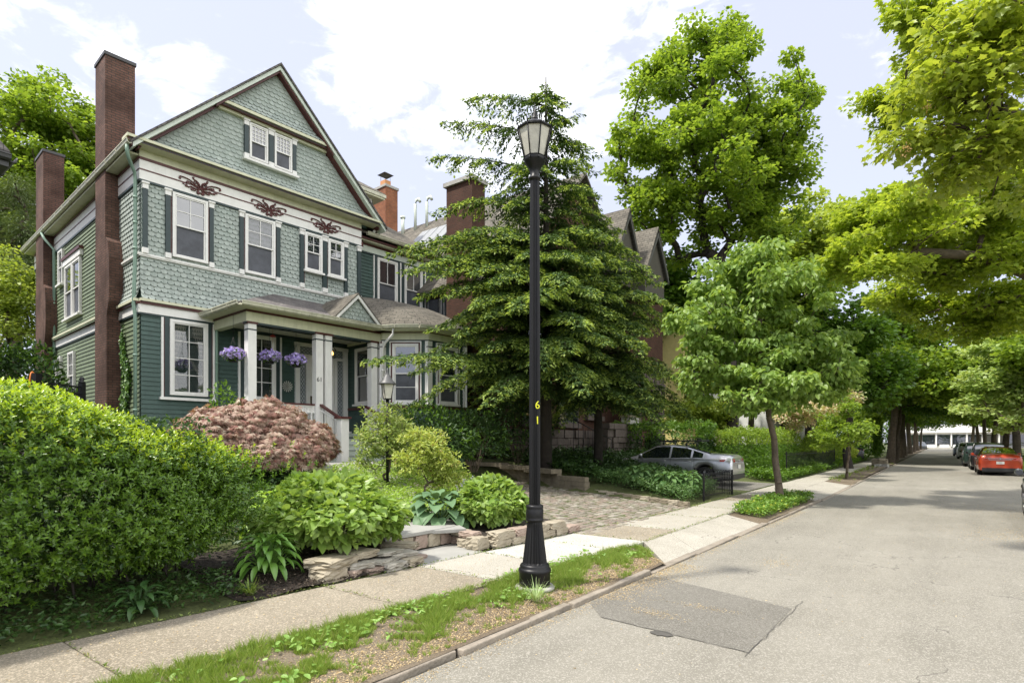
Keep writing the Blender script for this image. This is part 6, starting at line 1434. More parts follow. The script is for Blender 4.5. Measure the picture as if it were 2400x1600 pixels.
dome('shrub', 'shaded shrub at the far corner of the bay by the drive', 'shrub', gp(1110, 1030, 17.2), (.8, 1.2, 1.7), 2600, .12, .4, 'oval', g_dark(), 34, m2=g_mid(), frac2=.2)
dome('shrub', 'dark loose shrub against the brick house chimney', 'shrub', gp(1215, 1020, 20.5), (1.1, 1.3, 2.4), 3200, .13, .4, 'oval', g_dark(), 35, m2=g_mid(), frac2=.2)
dome('shrub', 'small green plant between the laceleaf maple and window', 'shrub', gp(525, 960, 14.5), (.5, .5, 2.0), 500, .12, .4, 'oval', g_mid(), 36)
# sunny groundcover in front of the azaleas
def cover(name, label, quad, n, Ln, m, seed, h=.1, shape='oval', asp=.55, zf=None, cat='ground cover', lumpy=.5):
    rg = np.random.default_rng(seed); u, v = rg.random(n), rg.random(n); q = np.array(quad, float); P = (q[0]*((1-u)*(1-v))[:, None]+q[1]*(u*(1-v))[:, None]+q[2]*(u*v)[:, None]+q[3]*((1-u)*v)[:, None])
    z = np.array([(zf or gh)(x, y) for x, y in P]); hh = h*(rg.random(n)**.5)*(1+lumpy*noise2(P[:, 0]*2, P[:, 1]*2, seed)); P = np.stack([P[:, 0], P[:, 1], z+np.maximum(hh, .01)], 1); l = Ln*spray(rg, n)
    return tag(leafmesh(name, P, rg.normal(size=(n, 3))*np.array([1, 1, .4])+np.array([.2, 0, .1]), np.array([0, 0, 1.])+rg.normal(size=(n, 3))*.5, l, l*asp, shape, m), label, cat, kind='stuff')
cover('sunny_groundcover', 'bright yellow green ground cover around the azaleas', [(-7.1, 7.0), (-12.5, 9.0), (-12.5, 13.5), (-6.6, 9.4)], 15000, .06, LMat('lime_cover', (.22, .36, .05), (.36, .50, .10), trans=.35), 80, .16)
cover('lawn_weeds', 'low greenery under and behind the hedge and maple', [(-7.2, .0), (-16, .0), (-14.5, 9.0), (-7.3, 6.6)], 14000, .09, g_dark(), 81, .22)
cover('hedge_foot_weeds', 'dim weeds and seedlings along the hedge foot by the pavement', [(-5.95, .2), (-6.9, .2), (-6.8, 3.4), (-5.86, 3.3)], 3000, .05, g_dark(), 82, .12)  # dark leaf colour stands in for the deep shade at the hedge foot
cover('ivy_bank', 'dark ground cover on the bank above the retaining wall', [(-8.4, 15.6), (-18, 17.4), (-13, 27), (-7.2, 20.2)], 20000, .11, g_dark(), 83, .35)
cover('bed_groundcover', 'small leaved ground cover edging the cobbled drive', [(-5.3, 14.6), (-8.5, 15.5), (-8.2, 19.9), (-5.6, 18.4)], 14000, .055, LMat('box_leaf', (.05, .12, .03), (.14, .24, .07), trans=.2), 84, .42, lumpy=.3)
cover('tree_pit_cover', 'dense green ground cover around the young street tree', [(-3.95, 14.0), (-3.12, 13.5), (-3.0, 18.9), (-3.9, 19.2)], 9000, .06, LMat('pit_leaf', (.10, .21, .03), (.22, .36, .06), trans=.3, c3=(.6, .6, .08)), 85, .2, zf=lambda x, y: vz(x, y))
cover('far_yard_cover', 'mixed greenery in the yards beyond the asphalt driveway', [(-5.3, 25), (-13, 25), (-13, 60), (-5.2, 60)], 24000, .16, g_mid(), 86, .35)
hd2 = [(-6.3, 15.9), (-6.9, 16.6), (-6.2, 17.2), (-7.5, 17.3), (-5.9, 16.4), (-7.2, 15.9)]
hl = ['hosta nearest the cobbled drive in the shaded bed', 'hosta in the middle of the shaded bed', 'hosta beside the low hoop fence', 'hosta below the silver sedan wheel', 'hosta at the front of the bed near the fence', 'hosta farthest left in the shaded bed']
for i, (x, y) in enumerate(hd2): hosta('hosta', hl[i], (x, y, gh(x, y)+.15), .5, 34, .30, .55, LMat('shade_hosta', (.07, .16, .05), (.16, .27, .09), trans=.2, rough=.45), 90+i, 'hostas in the shaded bed', h=.42)
# catmint spikes
for i, (px_, py_, d) in enumerate(((1085, 1150, 11.9), (1128, 1150, 11.8), (1145, 1150, 12.2), (1180, 1150, 12.0), (1205, 1150, 12.2), (1100, 1150, 12.4))):
    c = gp(px_, py_, d); rg = np.random.default_rng(i+200); o = thing('catmint', ['catmint spikes leftmost beside the azalea', 'tallest pale violet catmint spikes above the hydrangea', 'catmint spikes just right of the tallest ones', 'single catmint spikes left of the lamp post', 'catmint spikes closest to the lamp post', 'catmint spikes behind the leftmost ones'][i], 'flowers', c, 0, 'catmint flower spikes'); mb = MB(); Ps = []
    H0 = (.62, .78, .6, .55, .5, .55)[i]
    for k in range(9):
        a = rg.random()*6.28; r_ = .16*rg.random(); tp = Vector((r_*math.cos(a)*1.3, r_*math.sin(a)*1.3, H0*(.7+.3*rg.random()))); mb.tube([(r_*.3*math.cos(a), r_*.3*math.sin(a), 0), tp], .004, 4, cap=False)
        for q in range(34): t = rg.random(); ring = int(t*7)/7; Ps.append((tp.x*(.55+.45*ring)+rg.normal()*.012, tp.y*(.55+.45*ring)+rg.normal()*.012, tp.z*(.5+.5*ring)+rg.normal()*.008))
    mb.build('stems', g_mid(), o); Ps = np.array(Ps); n = len(Ps); leafmesh('flowers', Ps, rnd_dirs(rg, n), rnd_dirs(rg, n), np.full(n, .026), np.full(n, .018), 'diamond', LMat('catmint', (.42, .38, .62), (.65, .62, .78), trans=.2), o)
    n = 260; P = rg.normal(size=(n, 3))*np.array([.12, .12, 0]); P[:, 2] = rg.random(n)*H0*.5; leafmesh('leaves', P, rnd_dirs(rg, n), rnd_dirs(rg, n), np.full(n, .04), np.full(n, .02), 'diamond', g_mid(), o)
# iris leaves near the path
tuft('tall iris leaves beside the porch path', gp(740, 1110, 12.2), 16, .8, 9, gr, .03, None, 'iris')
# ivy on the side chimney
rg = np.random.default_rng(15); n = 2600; t = rg.random(n); z = GZ+.2+4.2*rg.random(n)**1.15; wv = .32+.1*np.sin(z*5); tt = 1.35-.55*t*1.0+.12*np.sin(z*3); P = np.array([tuple(hw(-.06-.05*rg.random(), a, 0)) for a in (tt-.0)]); P[:, 2] = z
keep = (z < 5.2-1.2*np.abs(t-.2)*1.5); P = P[keep]; n = len(P); l = .085*spray(rg, n); T = rg.normal(size=(n, 3))*.4+np.array([0, -.2, -1]); N2 = np.array([0.1, -1, .3])+rg.normal(size=(n, 3))*.4
leafthing('ivy', 'ivy climbing the side wall beside the near chimney', 'ivy', P, T, N2, l, l*.85, 'heart', LMat('ivy_leaf', (.04, .10, .03), (.14, .26, .05), trans=.2))

# ---- iron fences
fg_ = at(192, 930, 12.5); fe = at(86, 930, 11.4)
fo = thing('iron_gate', 'black iron garden gate with ring frieze and knobbed post behind the hedge', 'gate', (fg_.x, fg_.y, gh(fg_.x, fg_.y))); zt_ = at(192, 900, 12.5).z-gh(fg_.x, fg_.y); d = Vector((fe.x-fg_.x, fe.y-fg_.y, 0)); ln = d.length; f = Fr((0, 0), (d.x, d.y))
b = MB(); f.box(b, -.05, .05, -.05, .05, 0, zt_+.02); b.lathe([(.06, zt_+.02), (.07, zt_+.05), (.03, zt_+.07), (.055, zt_+.11), (.03, zt_+.15), (.005, zt_+.16)], n=12); f.box(b, ln-.07, ln+.07, -.05, .05, 0, zt_+.1); b.build('post', M['black'], fo)
b = MB(); f.box(b, .05, ln, -.015, .015, zt_-.08, zt_-.05); f.box(b, .05, ln, -.015, .015, zt_-.24, zt_-.21); f.box(b, .05, ln, -.015, .015, .15, .18)
k = 0
while .15+k*.16 < ln: u = .14+k*.16; b.tube([f.p(u+.065*math.cos(a), 0, zt_-.145+.065*math.sin(a)) for a in [2*math.pi*q/12 for q in range(13)]], .009, 4, cap=False); f.box(b, u-.008, u+.008, -.008, .008, .18, zt_-.24); k += 1
b.build('panel', M['black'], fo)
o = thing('garden_hose', 'orange hose loop hung over the iron gate', 'hose', (fe.x, fe.y, gh(fe.x, fe.y))); b = MB(); b.tube([f.p(-ln+ln+.1*math.cos(a)*.6, .05+.04, zt_-.12+.25*math.sin(a)) for a in [math.pi*2*q/16 for q in range(17)]], .016, 6, cap=False); b.build('hose', mat('orange_hose', (.6, .17, .02), .5), o)
def hoopfence(name, label, pts, h=.72, step=.095, hoop=True, group=None):
    o = thing(name, label, 'fence', (pts[0][0], pts[0][1], gh(*pts[0])), 0, group); z0 = gh(*pts[0]); P0 = Vector((pts[0][0], pts[0][1], 0)); po_ = MB(); pa = MB()
    for p, q in zip(pts, pts[1:]):
        f = Fr((p[0]-P0.x, p[1]-P0.y), (q[0]-p[0], q[1]-p[1])); ln = math.hypot(q[0]-p[0], q[1]-p[1]); f.box(po_, -.02, .02, -.02, .02, -.1, h+.05); f.box(pa, 0, ln, -.008, .008, .12, .14); f.box(pa, 0, ln, -.008, .008, h-.12, h-.10); k = 0
        f.box(po_, ln-.02, ln+.02, -.02, .02, -.1, h+.05)
        while k*step < ln-.02:
            u = k*step; f.box(pa, u-.006, u+.006, -.006, .006, .0, h-.05 if hoop else h)
            if hoop and u+2*step < ln+.03: pa.tube([f.p(u+step-step*math.cos(a), 0, h-.05+step*.95*math.sin(a)) for a in [math.pi*q_/8 for q_ in range(9)]], .007, 4, cap=False)
            k += 1
    pa.build('panel', M['black'], o); po_.build('post', M['black'], o); return o
hoopfence('hoop_fence', 'low black hoop topped iron fence round the shaded hosta bed', [(-5.28, 16.0), (-5.22, 18.5), (-6.6, 19.1)])
hoopfence('iron_fence', 'black iron picket fence in front of the far trimmed hedge', [(-5.45, 27.5), (-5.35, 41)], h=1.15, step=.14, hoop=False)

# ================================================================ trees
def E_(px, py, d, rpx, zpx=None, dr=None):
    c = at(px, py, d); k = d/1354; r = rpx*k; return (c.x, c.y, c.z, dr or r, dr or r, (zpx or rpx)*k)
def gz(x, y): return gh(x, y) if x < -5 else .08
# tall maple behind the driveways
b0 = at(1712, 1060, 33); b0 = (b0.x, b0.y, gh(b0.x, b0.y))
tree('maple_tree', 'tall broad maple with dark trunk rising behind the silver sedan', b0, 7, [E_(1660, 250, 33, 190, 150), E_(1520, 370, 33, 120, 110), E_(1800, 330, 33, 115, 110), E_(1650, 420, 33, 220, 120), E_(1590, 130, 33, 70, 60), E_(1680, 120, 33, 60, 60), E_(1530, 170, 33, 60, 60), E_(1845, 230, 33, 60, 70), E_(1560, 530, 33, 130, 80), E_(1770, 520, 33, 110, 80), E_(1800, 420, 33, 100, 60)],
     300, 210, .82, .20, .85, 'tri', g_maple(), .36, 101, bark='barkd', fork=tuple(at(1700, 640, 33)), shell=.6)
# young street tree
tree('street_tree', 'young street tree with slender trunk and drooping heart leaves in a green pit', (-3.58, 17.35, .06), 2.6, [E_(1780, 690, 16.4, 165, 110), E_(1700, 830, 16.4, 140, 90), E_(1870, 850, 16.4, 130, 100), E_(1640, 770, 16.4, 90, 80), E_(1960, 830, 16.4, 75, 60), E_(1760, 620, 16.4, 90, 50), E_(1780, 920, 16.4, 160, 60), E_(1620, 900, 16.4, 60, 50), E_(1940, 900, 16.4, 55, 40), E_(1690, 650, 16.4, 60, 40)],
     260, 70, .36, .13, .85, 'heart', g_linden(), .085, 102, fork=tuple(at(1800, 925, 16.4)), droop=.8, shell=.55, flat_=.6)
# hemlocks: tiers of drooping sprays
def hemlock(name, label, base, H, tiers, seed, r0, group):
    rg = np.random.default_rng(seed); o = thing(name, label, 'tree', base, 0, group); mb = MB(); mb.tube([(0, 0, -.1), (0, 0, H*.5), (0, 0, H)], [r0*1.1, r0*.62, .02], 10)
    P_, T_, N_, tip = [], [], [], []
    for (z, L_, az, dr) in tiers:
        a = az; d = Vector((math.cos(a), math.sin(a), 0)); s = Vector((-d.y, d.x, 0)); pts = []
        n = max(4, int(L_/.30)); bend = rg.normal()*.25
        for j in range(n+1):
            t = j/n; pts.append(d*(L_*t)+s*(bend*t*t)+Vector((0, 0, z+L_*(.34*t-(dr+.12)*t*t))))
        mb.tube(pts, [max(.003, .028*(1-j/n)*(L_/3+.3)) for j in range(n+1)], 5, cap=False)
        for j in range(1, n+1):
            t = j/n; w = (.28+.9*math.sin(math.pi*min(1, t*.85+.08)))*min(1, L_/2.4)*(1-.55*t); p = pts[j]
            for sg in (-1, 1):
                for q in range(2):
                    tw = (s*sg*(.85)+d*(.55+.3*rg.random())).normalized(); Lt = w*(.65+.5*rg.random()); off = p+d*(rg.random()*.28-.14); m = max(5, int(Lt/.0125)); u = rg.random(m)**.8
                    base_p = np.array(tuple(off))[None, :]+np.array(tuple(tw))[None, :]*(u*Lt)[:, None]; base_p[:, 2] -= .55*Lt*u*u
                    side = np.array(tuple(tw.cross(Vector((0, 0, 1)))))*1.0; sgn = np.where(rg.random(m) < .5, -1, 1); sp = (.14*(1-.5*u)*rg.random(m))*sgn
                    base_p += side[None, :]*sp[:, None]+rg.normal(size=(m, 3))*np.array([.012, .012, .018]); P_.append(base_p)
                    T_.append(np.array(tuple(tw))[None, :]*.8+side[None, :]*sgn[:, None]*.8+np.array([0, 0, -.55])+rg.normal(size=(m, 3))*.35); N_.append(np.tile([0, 0, 1.], (m, 1))+rg.normal(size=(m, 3))*.3); tip.append((u > .55) & (t > .35) & (rg.random(m) < .6))
    mb.build('trunk', M['barkd'], o)
    P, T, Nn, tp = np.concatenate(P_), np.concatenate(T_), np.concatenate(N_), np.concatenate(tip); l = .12*spray(rg, len(P), .7, 1.3)
    leafmesh('crown', P[~tp], T[~tp], Nn[~tp], l[~tp], l[~tp]*.40, 'flat', g_hem(), o); leafmesh('new_growth', P[tp], T[tp], Nn[tp], l[tp]*1.05, l[tp]*.36, 'flat', g_hemtip(), o); return o
def tiers_for(seed, H, zlo, n, Lf, extra=()):
    rr = random.Random(seed); t = []
    for k in range(n):
        z = zlo+(H-zlo)*(k+.5*rr.random())/n; q = (z-zlo)/(H-zlo); a = k*2.399+rr.uniform(-.4, .4); t.append((z, Lf(q)*rr.uniform(.5, 1.22), a, .28+.16*rr.random()+.12*(1-q)))
    return t+list(extra)
HG = 'hemlocks in front of the brick house'
hb1 = at(1308, 1070, 19.2); g1 = gh(hb1.x, hb1.y)
left_az = math.atan2(-rgt.y, -rgt.x)
def toward(px, py, d, zb, drp=.35):   # a branch aimed so its tip reaches a place
    q = at(px, py, d); v = Vector((q.x-hb1.x, q.y-hb1.y, 0)); L_ = v.length; z = q.z-g1-L_*(.22-drp); return (z, L_, math.atan2(v.y, v.x), drp)
ex1 = [toward(965, 590, 16.5, 0), toward(985, 640, 15.8, 0), toward(1010, 700, 17, 0), toward(905, 845, 14.6, 0, .2), toward(1010, 870, 15.6, 0, .3), toward(1075, 815, 16.5, 0), toward(1120, 720, 15.5, 0), toward(1055, 500, 18.2, 0), toward(1060, 620, 17.5, 0), toward(1130, 905, 16.6, 0), toward(1180, 820, 16, 0), toward(1150, 640, 16, 0), toward(1300, 830, 15.2, 0), toward(1340, 700, 15, 0), toward(1230, 930, 16.5, 0), toward(1090, 560, 17, 0), toward(1055, 770, 16.0, 0), toward(1400, 760, 15.5, 0), toward(1250, 720, 14.8, 0), toward(1330, 860, 15.2, 0), toward(1420, 880, 16, 0),
       toward(1010, 600, 16.3, 0), toward(1040, 650, 16.0, 0), toward(1090, 690, 15.8, 0), toward(1130, 600, 16.8, 0), toward(1200, 560, 17, 0), toward(1280, 600, 16.5, 0), toward(1370, 600, 16.5, 0), toward(1200, 660, 15.6, 0), toward(1450, 690, 16.2, 0), toward(1110, 780, 15.9, 0), toward(1180, 740, 15.4, 0), toward(1380, 820, 15.4, 0), toward(1450, 800, 16, 0), toward(1080, 300, 19.4, 0, .1), toward(1130, 230, 19.3, 0, .1), toward(1370, 290, 19.4, 0, .1), toward(1340, 220, 19.3, 0, .1), toward(1055, 390, 19.2, 0, .15), toward(1400, 330, 19.5, 0, .12)]
hH = at(1255, 178, 19.2).z-g1
hemlock('hemlock_tree', 'tall dark hemlock with drooping yellow tipped sprays behind the street lamp', (hb1.x-.35, hb1.y-.2, g1), hH, tiers_for(5, hH-.3, 2.6, 96, lambda q: 3.5*(1-q)**.75+.35, ex1), 7, .20, HG)
hb2 = at(1402, 1070, 20.5); hemlock('hemlock_tree', 'shorter hemlock with bare lower branches nearer the stone arch', (hb2.x, hb2.y, gh(hb2.x, hb2.y)), 9.2, tiers_for(9, 9.0, 2.4, 84, lambda q: 3.4*(1-q)**.6+.5), 8, .16, HG)
# bare twigs on the second hemlock and a leaning bare branch
# background maples at the left
p = at(150, 800, 36); tree('maple_tree', 'bright green maple rising behind the house between its side chimneys', (p.x, p.y, 1.1), 8, [E_(110, 300, 36, 150, 120), E_(40, 400, 36, 140, 120), E_(190, 420, 36, 130, 130), E_(60, 250, 36, 70, 50), E_(30, 530, 36, 120, 120), E_(190, 330, 36, 60, 50), E_(150, 560, 36, 120, 120)], 230, 190, .9, .22, .8, 'tri', g_maple(), .34, 111, shell=.6)
p = at(30, 900, 30); tree('pine_tree', 'soft grey green pine at the left behind the house', (p.x, p.y, 1.1), 9, [E_(40, 480, 30, 70, 60), E_(30, 570, 30, 100, 90), E_(60, 660, 30, 90, 90), E_(20, 720, 30, 90, 90)], 90, 330, .85, .22, .16, 'diamond', LMat('pine_needles', (.09, .14, .05), (.18, .24, .09), trans=.2), .3, 112, flat_=.8)
p = at(20, 900, 25); tree('young_tree', 'yellow green young tree low at the left edge behind the hedge', (p.x, p.y, 1.1), 1.6, [E_(30, 690, 25, 90, 60), E_(50, 760, 25, 80, 50), E_(10, 640, 25, 60, 60)], 60, 120, .6, .14, .7, 'tri', g_lime(), .1, 113)
dome('shrub', 'dark leafy shrub behind the iron gate at the left edge', 'shrub', gp(10, 1000, 14), (1.6, 1.5, 2.9), 6500, .12, .5, 'oval', g_dark(), 37, m2=g_mid(), frac2=.5)
dome('shrub', 'dark evergreen filling the gap beside the house side wall', 'shrub', gp(60, 1000, 24), (3.0, 3.0, 4.2), 5000, .22, .5, 'oval', g_dark(), 38)
# trees in the yards beyond the brick house
YG = 'yard trees beyond the driveways'
def yard(label, px, py, d, rpx, zpx, base_px, n, per, crad, Ln, m, seed, r0=.3, shape='tri', asp=.85, name='yard_tree'):
    p = at(base_px, 1050, d); z0 = gz(p.x, p.y); e = [E_(px, py, d, rpx, zpx), E_(px-rpx*.6, py+zpx*.5, d, rpx*.6, zpx*.6), E_(px+rpx*.6, py+zpx*.5, d, rpx*.6, zpx*.6)]; return tree(name, label, (p.x, p.y, z0), 4, e, n, per, crad, Ln, asp, shape, m, r0, seed, YG, bark='barkd', shell=.6, fork=(p.x, p.y, e[0][2]-e[0][5]*.6))
yard('yellow green tree behind the tall maple and the young street tree', 1930, 560, 44, 130, 110, 1900, 90, 170, 1.3, .3, g_lime(), 121, .35)
yard('deep green tree between the tall maple and the yellow green tree', 1830, 700, 38, 130, 120, 1840, 90, 170, 1.1, .27, g_maple(), 122)
yard('dark green yard tree behind the young street tree crown', 1990, 820, 36, 110, 130, 1990, 80, 170, 1.0, .24, g_mid(), 123, .2)
yard('dark shade tree just beyond the brick house corner', 1570, 700, 38, 100, 110, 1600, 90, 170, 1.1, .25, g_mid(), 124, .3)
yard('yellow green dogwood glimpsed between brick house and driveway trunk', 1640, 950, 33, 75, 60, 1640, 60, 120, .6, .17, g_lime(), 125, .12)
# hedge and small trees past the asphalt driveway
def boxhedge(name, label, x0, x1, y0, y1, h, n, Ln, m, m2, seed):
    rg = np.random.default_rng(seed); P = rg.random((n, 3)); f = rg.integers(0, 4, n); P[f == 0, 0] = 1-.06*rg.random((f == 0).sum()); P[f == 1, 2] = 1-.06*rg.random((f == 1).sum()); P[f == 2, 1] = .06*rg.random((f == 2).sum())
    P = P*np.array([x1-x0, y1-y0, h])+np.array([x0, y0, .15]); P += .16*np.stack([noise2(P[:, 1]*1.5, P[:, 2]*3), noise2(P[:, 0], P[:, 2]), noise2(P[:, 1]*1.3, P[:, 0]*2)*1.6], 1); l = Ln*spray(rg, n); T = rg.normal(size=(n, 3))+np.array([.5, -.3, .5]); Nn = rg.normal(size=(n, 3))*.6+np.array([.4, -.3, .8])
    o = thing(name, label, 'hedge', ((x0+x1)/2, (y0+y1)/2, .1)); B = np.array([(x0+x1)/2, (y0+y1)/2, .1]); k = P[:, 2] > h*.78; leafmesh('foliage', P[~k]-B, T[~k], Nn[~k], l[~k], l[~k]*.6, 'flat', m, o); leafmesh('new_growth', P[k]-B, T[k], Nn[k], l[k], l[k]*.6, 'flat', m2, o); return o
boxhedge('trimmed_hedge', 'trimmed green hedge behind the iron fence past the asphalt driveway', -8.6, -5.9, 26.2, 33, 2.1, 15000, .10, g_mid(), g_maple(), 131)
boxhedge('trimmed_hedge', 'darker hedge running back along the far side of the asphalt driveway', -13, -8.2, 25.0, 26.6, 2.4, 9000, .12, g_dark(), g_mid(), 132)
cover('fence_ivy', 'ivy spilling over the pavement below the iron fence', [(-5.2, 24.9), (-6.4, 24.9), (-6.2, 36), (-5.15, 36)], 7000, .10, g_mid(), 133, .4)
p = at(1975, 1118, 25.6); tree('street_tree', 'thin young street tree on a mulched patch past the second crossing', (-3.45, 30.2, .08), 1.9, [E_(1975, 1000, 26.2, 60, 45), E_(1930, 1030, 26.2, 40, 30), E_(2010, 1010, 26.2, 35, 30), E_(1980, 950, 26.2, 40, 30)], 60, 80, .33, .11, .8, 'tri', g_maple(), .05, 134)
tree('dogwood_tree', 'flowering dogwood with pinkish white blossom over the trimmed hedge', (-6.6, 34, .3), 1.8, [E_(1900, 960, 29, 75, 35), E_(1960, 925, 29, 55, 30), E_(1860, 985, 29, 40, 25)], 60, 110, .45, .13, .8, 'tri', LMat('dogwood_bloom', (.30, .42, .14), (.62, .46, .36), trans=.3, c3=(.75, .62, .52)), .1, 135)
dome('shrub', 'light green rounded shrub beside the pavement past the dogwood', 'shrub', (-6.6, 44, .2), (1.5, 3, 1.9), 3500, .16, .5, 'oval', g_maple(), 136)
dome('shrub', 'grey green shrub at the low stone edging down the street', 'shrub', (-6.4, 51, .2), (1.3, 2.6, 1.5), 2500, .17, .5, 'oval', g_lime(), 137)
rock('boulder', 'dark boulder resting on a pale stone by the far kerb', (-3.35, 46.6, .3), (.9, 1.0, .6), 301, M['stone2'], None); rock('boulder', 'pale rounded stone at the far kerb under the dark boulder', (-3.25, 46.4, .05), (.8, 1.1, .4), 302, M['cement'], None)
# street rows: three grown trees, copied with their parts
SGp = 'tall street trees lining both kerbs'
def street(label, base, H, seed, m, r0=.36, ncl=150, R_=5.2):
    x, y, z = base; s = 1 if x < 0 else -1; env = [(x+s*1.2, y, H*.62, R_, R_, H*.22), (x+s*2.5, y-1, H*.5, R_*.8, R_*.9, H*.16), (x-s*1.5, y+.5, H*.55, R_*.8, R_*.8, H*.18), (x, y, H*.85, R_*.6, R_*.6, H*.15)]
    return tree('street_tree', label, base, 5, env, ncl, 150, 1.15, .27, .85, 'tri', m, r0, seed, SGp, bark='bark', shell=.6, fork=(x+s*.4, y, H*.45))
A_ = street('thick grey trunked street tree on the left, nearest of the tall row', (-3.3, 56, .1), 13.5, 141, g_maple(), .27, 190, 5.6)
B_ = street('second tall tree of the left row with its dark trunk leaning on the first', (-3.35, 63, .1), 13, 142, g_mid(), .19)
C_ = street('nearest tall tree on the right kerb behind the parked cars', (4.6, 57, .1), 13, 143, g_maple(), .24, 170, 5.4)
far = [(A_, -3.4, 73, 1.1, 'third tall tree of the left row'), (B_, -3.5, 84, 2.3, 'fourth tall tree of the left row'), (A_, -3.5, 97, 4.0, 'fifth tall tree of the left row'), (B_, -3.6, 113, .5, 'sixth tall tree of the left row'), (A_, -3.6, 132, 2.8, 'seventh tall tree of the left row'), (B_, -3.6, 155, 5.1, 'last tall tree of the left row, by the white building'),
       (C_, 4.7, 70, 2.1, 'second tall tree of the right kerb row'), (C_, 4.7, 84, 3.9, 'third tall tree of the right kerb row'), (C_, 4.8, 100, 5.2, 'fourth tall tree of the right kerb row'), (C_, 4.8, 120, 1.0, 'fifth tall tree of the right kerb row'), (C_, 4.8, 146, 2.7, 'last tall tree of the right kerb row'),
       (A_, -11, 66, 3.3, 'tall yard tree behind the left street row, nearest'), (B_, -14, 84, 1.9, 'second tall yard tree behind the left street row'), (C_, -15, 48, 4.4, 'tall tree towering over the yellow house yard'), (A_, -12, 110, 5.5, 'third tall yard tree behind the left street row'), (B_, -16, 140, .2, 'farthest tall yard tree behind the left street row'),
       (A_, 12, 72, 1.4, 'tall yard tree behind the right kerb row, nearest'), (B_, 13, 92, 2.6, 'second tall yard tree behind the right kerb row'), (C_, 13, 118, .7, 'third tall yard tree behind the right kerb row'), (A_, 14, 150, 4.7, 'farthest tall yard tree behind the right kerb row'), (B_, 11, 54, 5.9, 'tall yard tree over the maroon car')]
for src, x, y, rz, lb in far:
    c = copy_tree(src); c.location = (x, y, .1); c.rotation_euler = (0, 0, rz); c['label'] = lb
    if abs(x) > 6: c['group'] = 'tall yard trees behind the street rows'
for src, x, y, rz, lb, sc in ((C_, -10.5, 41, 2.6, 'leafy yard tree over the trimmed hedge and dogwood', .8), (A_, 7.2, 38, 3.6, 'street side tree on the right shading the pale dogwood', .8), (B_, -8, 250, 1.2, 'tree left of the long pale building', 1), (C_, -22, 236, 2.2, 'far tree at the cross street', 1), (A_, 18, 222, 1.0, 'tree covering the right end of the long pale building', 1), (C_, -20, 70, 3.0, 'yard tree deep behind the white porch house', 1), (A_, -24, 30, .9, 'tall tree behind the brick house', 1.1)):
    c = copy_tree(src); c.location = (x, y, .1); c.rotation_euler = (0, 0, rz); c.scale = (sc, sc, sc); c['label'] = lb; c['group'] = 'tall yard trees behind the street rows'
boxhedge('tall_hedge', 'tall dark hedge closing the yards beyond the far left trunks', -16, -5.6, 76, 80, 4.5, 9000, .35, g_mid(), g_maple(), 181)
boxhedge('tall_hedge', 'second dark hedge deep in the yards at the far left', -30, -5.8, 118, 124, 7, 9000, .5, g_mid(), g_maple(), 182)
# pale low tree on the right behind the red sedan
tree('dogwood_tree', 'pale lime dogwood hanging low over the parked orange red sedan', (5.2, 36.5, .1), 1.8, [E_(2360, 960, 30, 110, 50), E_(2400, 870, 30, 110, 70), E_(2310, 905, 30, 60, 50), E_(2440, 950, 30, 90, 60), E_(2330, 830, 30, 60, 45)], 130, 130, .6, .18, .8, 'tri', LMat('pale_dogwood', (.28, .40, .10), (.44, .54, .22), trans=.4), .14, 151, flat_=.35)
# big maple leaning in from the right
p1 = (5.0, 21.5, .1)
tree('maple_tree', 'maple whose long limbs reach over the road from the right edge', p1, 6, [E_(2300, 490, 15, 110, 60, 1.4), E_(2180, 540, 15, 110, 50, 1.3), E_(2030, 590, 15, 80, 35, 1.1), E_(2090, 470, 15, 80, 50, 1.1), E_(2350, 600, 15, 110, 60, 1.4), E_(2230, 640, 16, 80, 40, 1.2), E_(1960, 640, 15.5, 50, 25, .7), E_(2400, 720, 16, 80, 60, 1.2), E_(2300, 760, 17, 70, 50, 1.2), E_(2100, 260, 17, 60, 60, 1), E_(2060, 210, 17, 50, 40, .8), E_(2160, 180, 17, 70, 60, 1), E_(2110, 30, 15, 50, 40, .8), E_(2170, 70, 15, 60, 50, .9), E_(2250, 350, 16, 80, 60, 1.1), E_(2400, 480, 16, 80, 60, 1.2), E_(2320, 700, 17.5, 90, 50, 1.3), E_(2200, 720, 18, 80, 40, 1.2), E_(2380, 560, 17, 80, 60, 1.2), E_(2390, 380, 17, 80, 60, 1.2), E_(2330, 430, 14, 80, 40, 1.0), E_(2130, 690, 18, 90, 40, 1.2), E_(2250, 600, 18, 110, 50, 1.4), E_(2150, 480, 13.5, 90, 40, .9), E_(2100, 620, 14, 90, 40, .9), E_(1990, 520, 16, 60, 50, .9)],
     400, 150, .46, .115, .95, 'maple', LMat('sunny_maple_leaf', (.22, .32, .035), (.38, .47, .07), trans=.5), .13, 161, bark='bark', fork=tuple(at(2440, 640, 14.9)), trunk_pts=[(5.0, 21.5, 2.5), (4.9, 21.4, 4.4), tuple(at(2480, 690, 14.9)), tuple(at(2400, 640, 14.9)), tuple(at(2290, 600, 14.9)), tuple(at(2150, 590, 15))], shell=.6, flat_=.35, droop=.15)
p2 = (4.8, 12.5, .1)
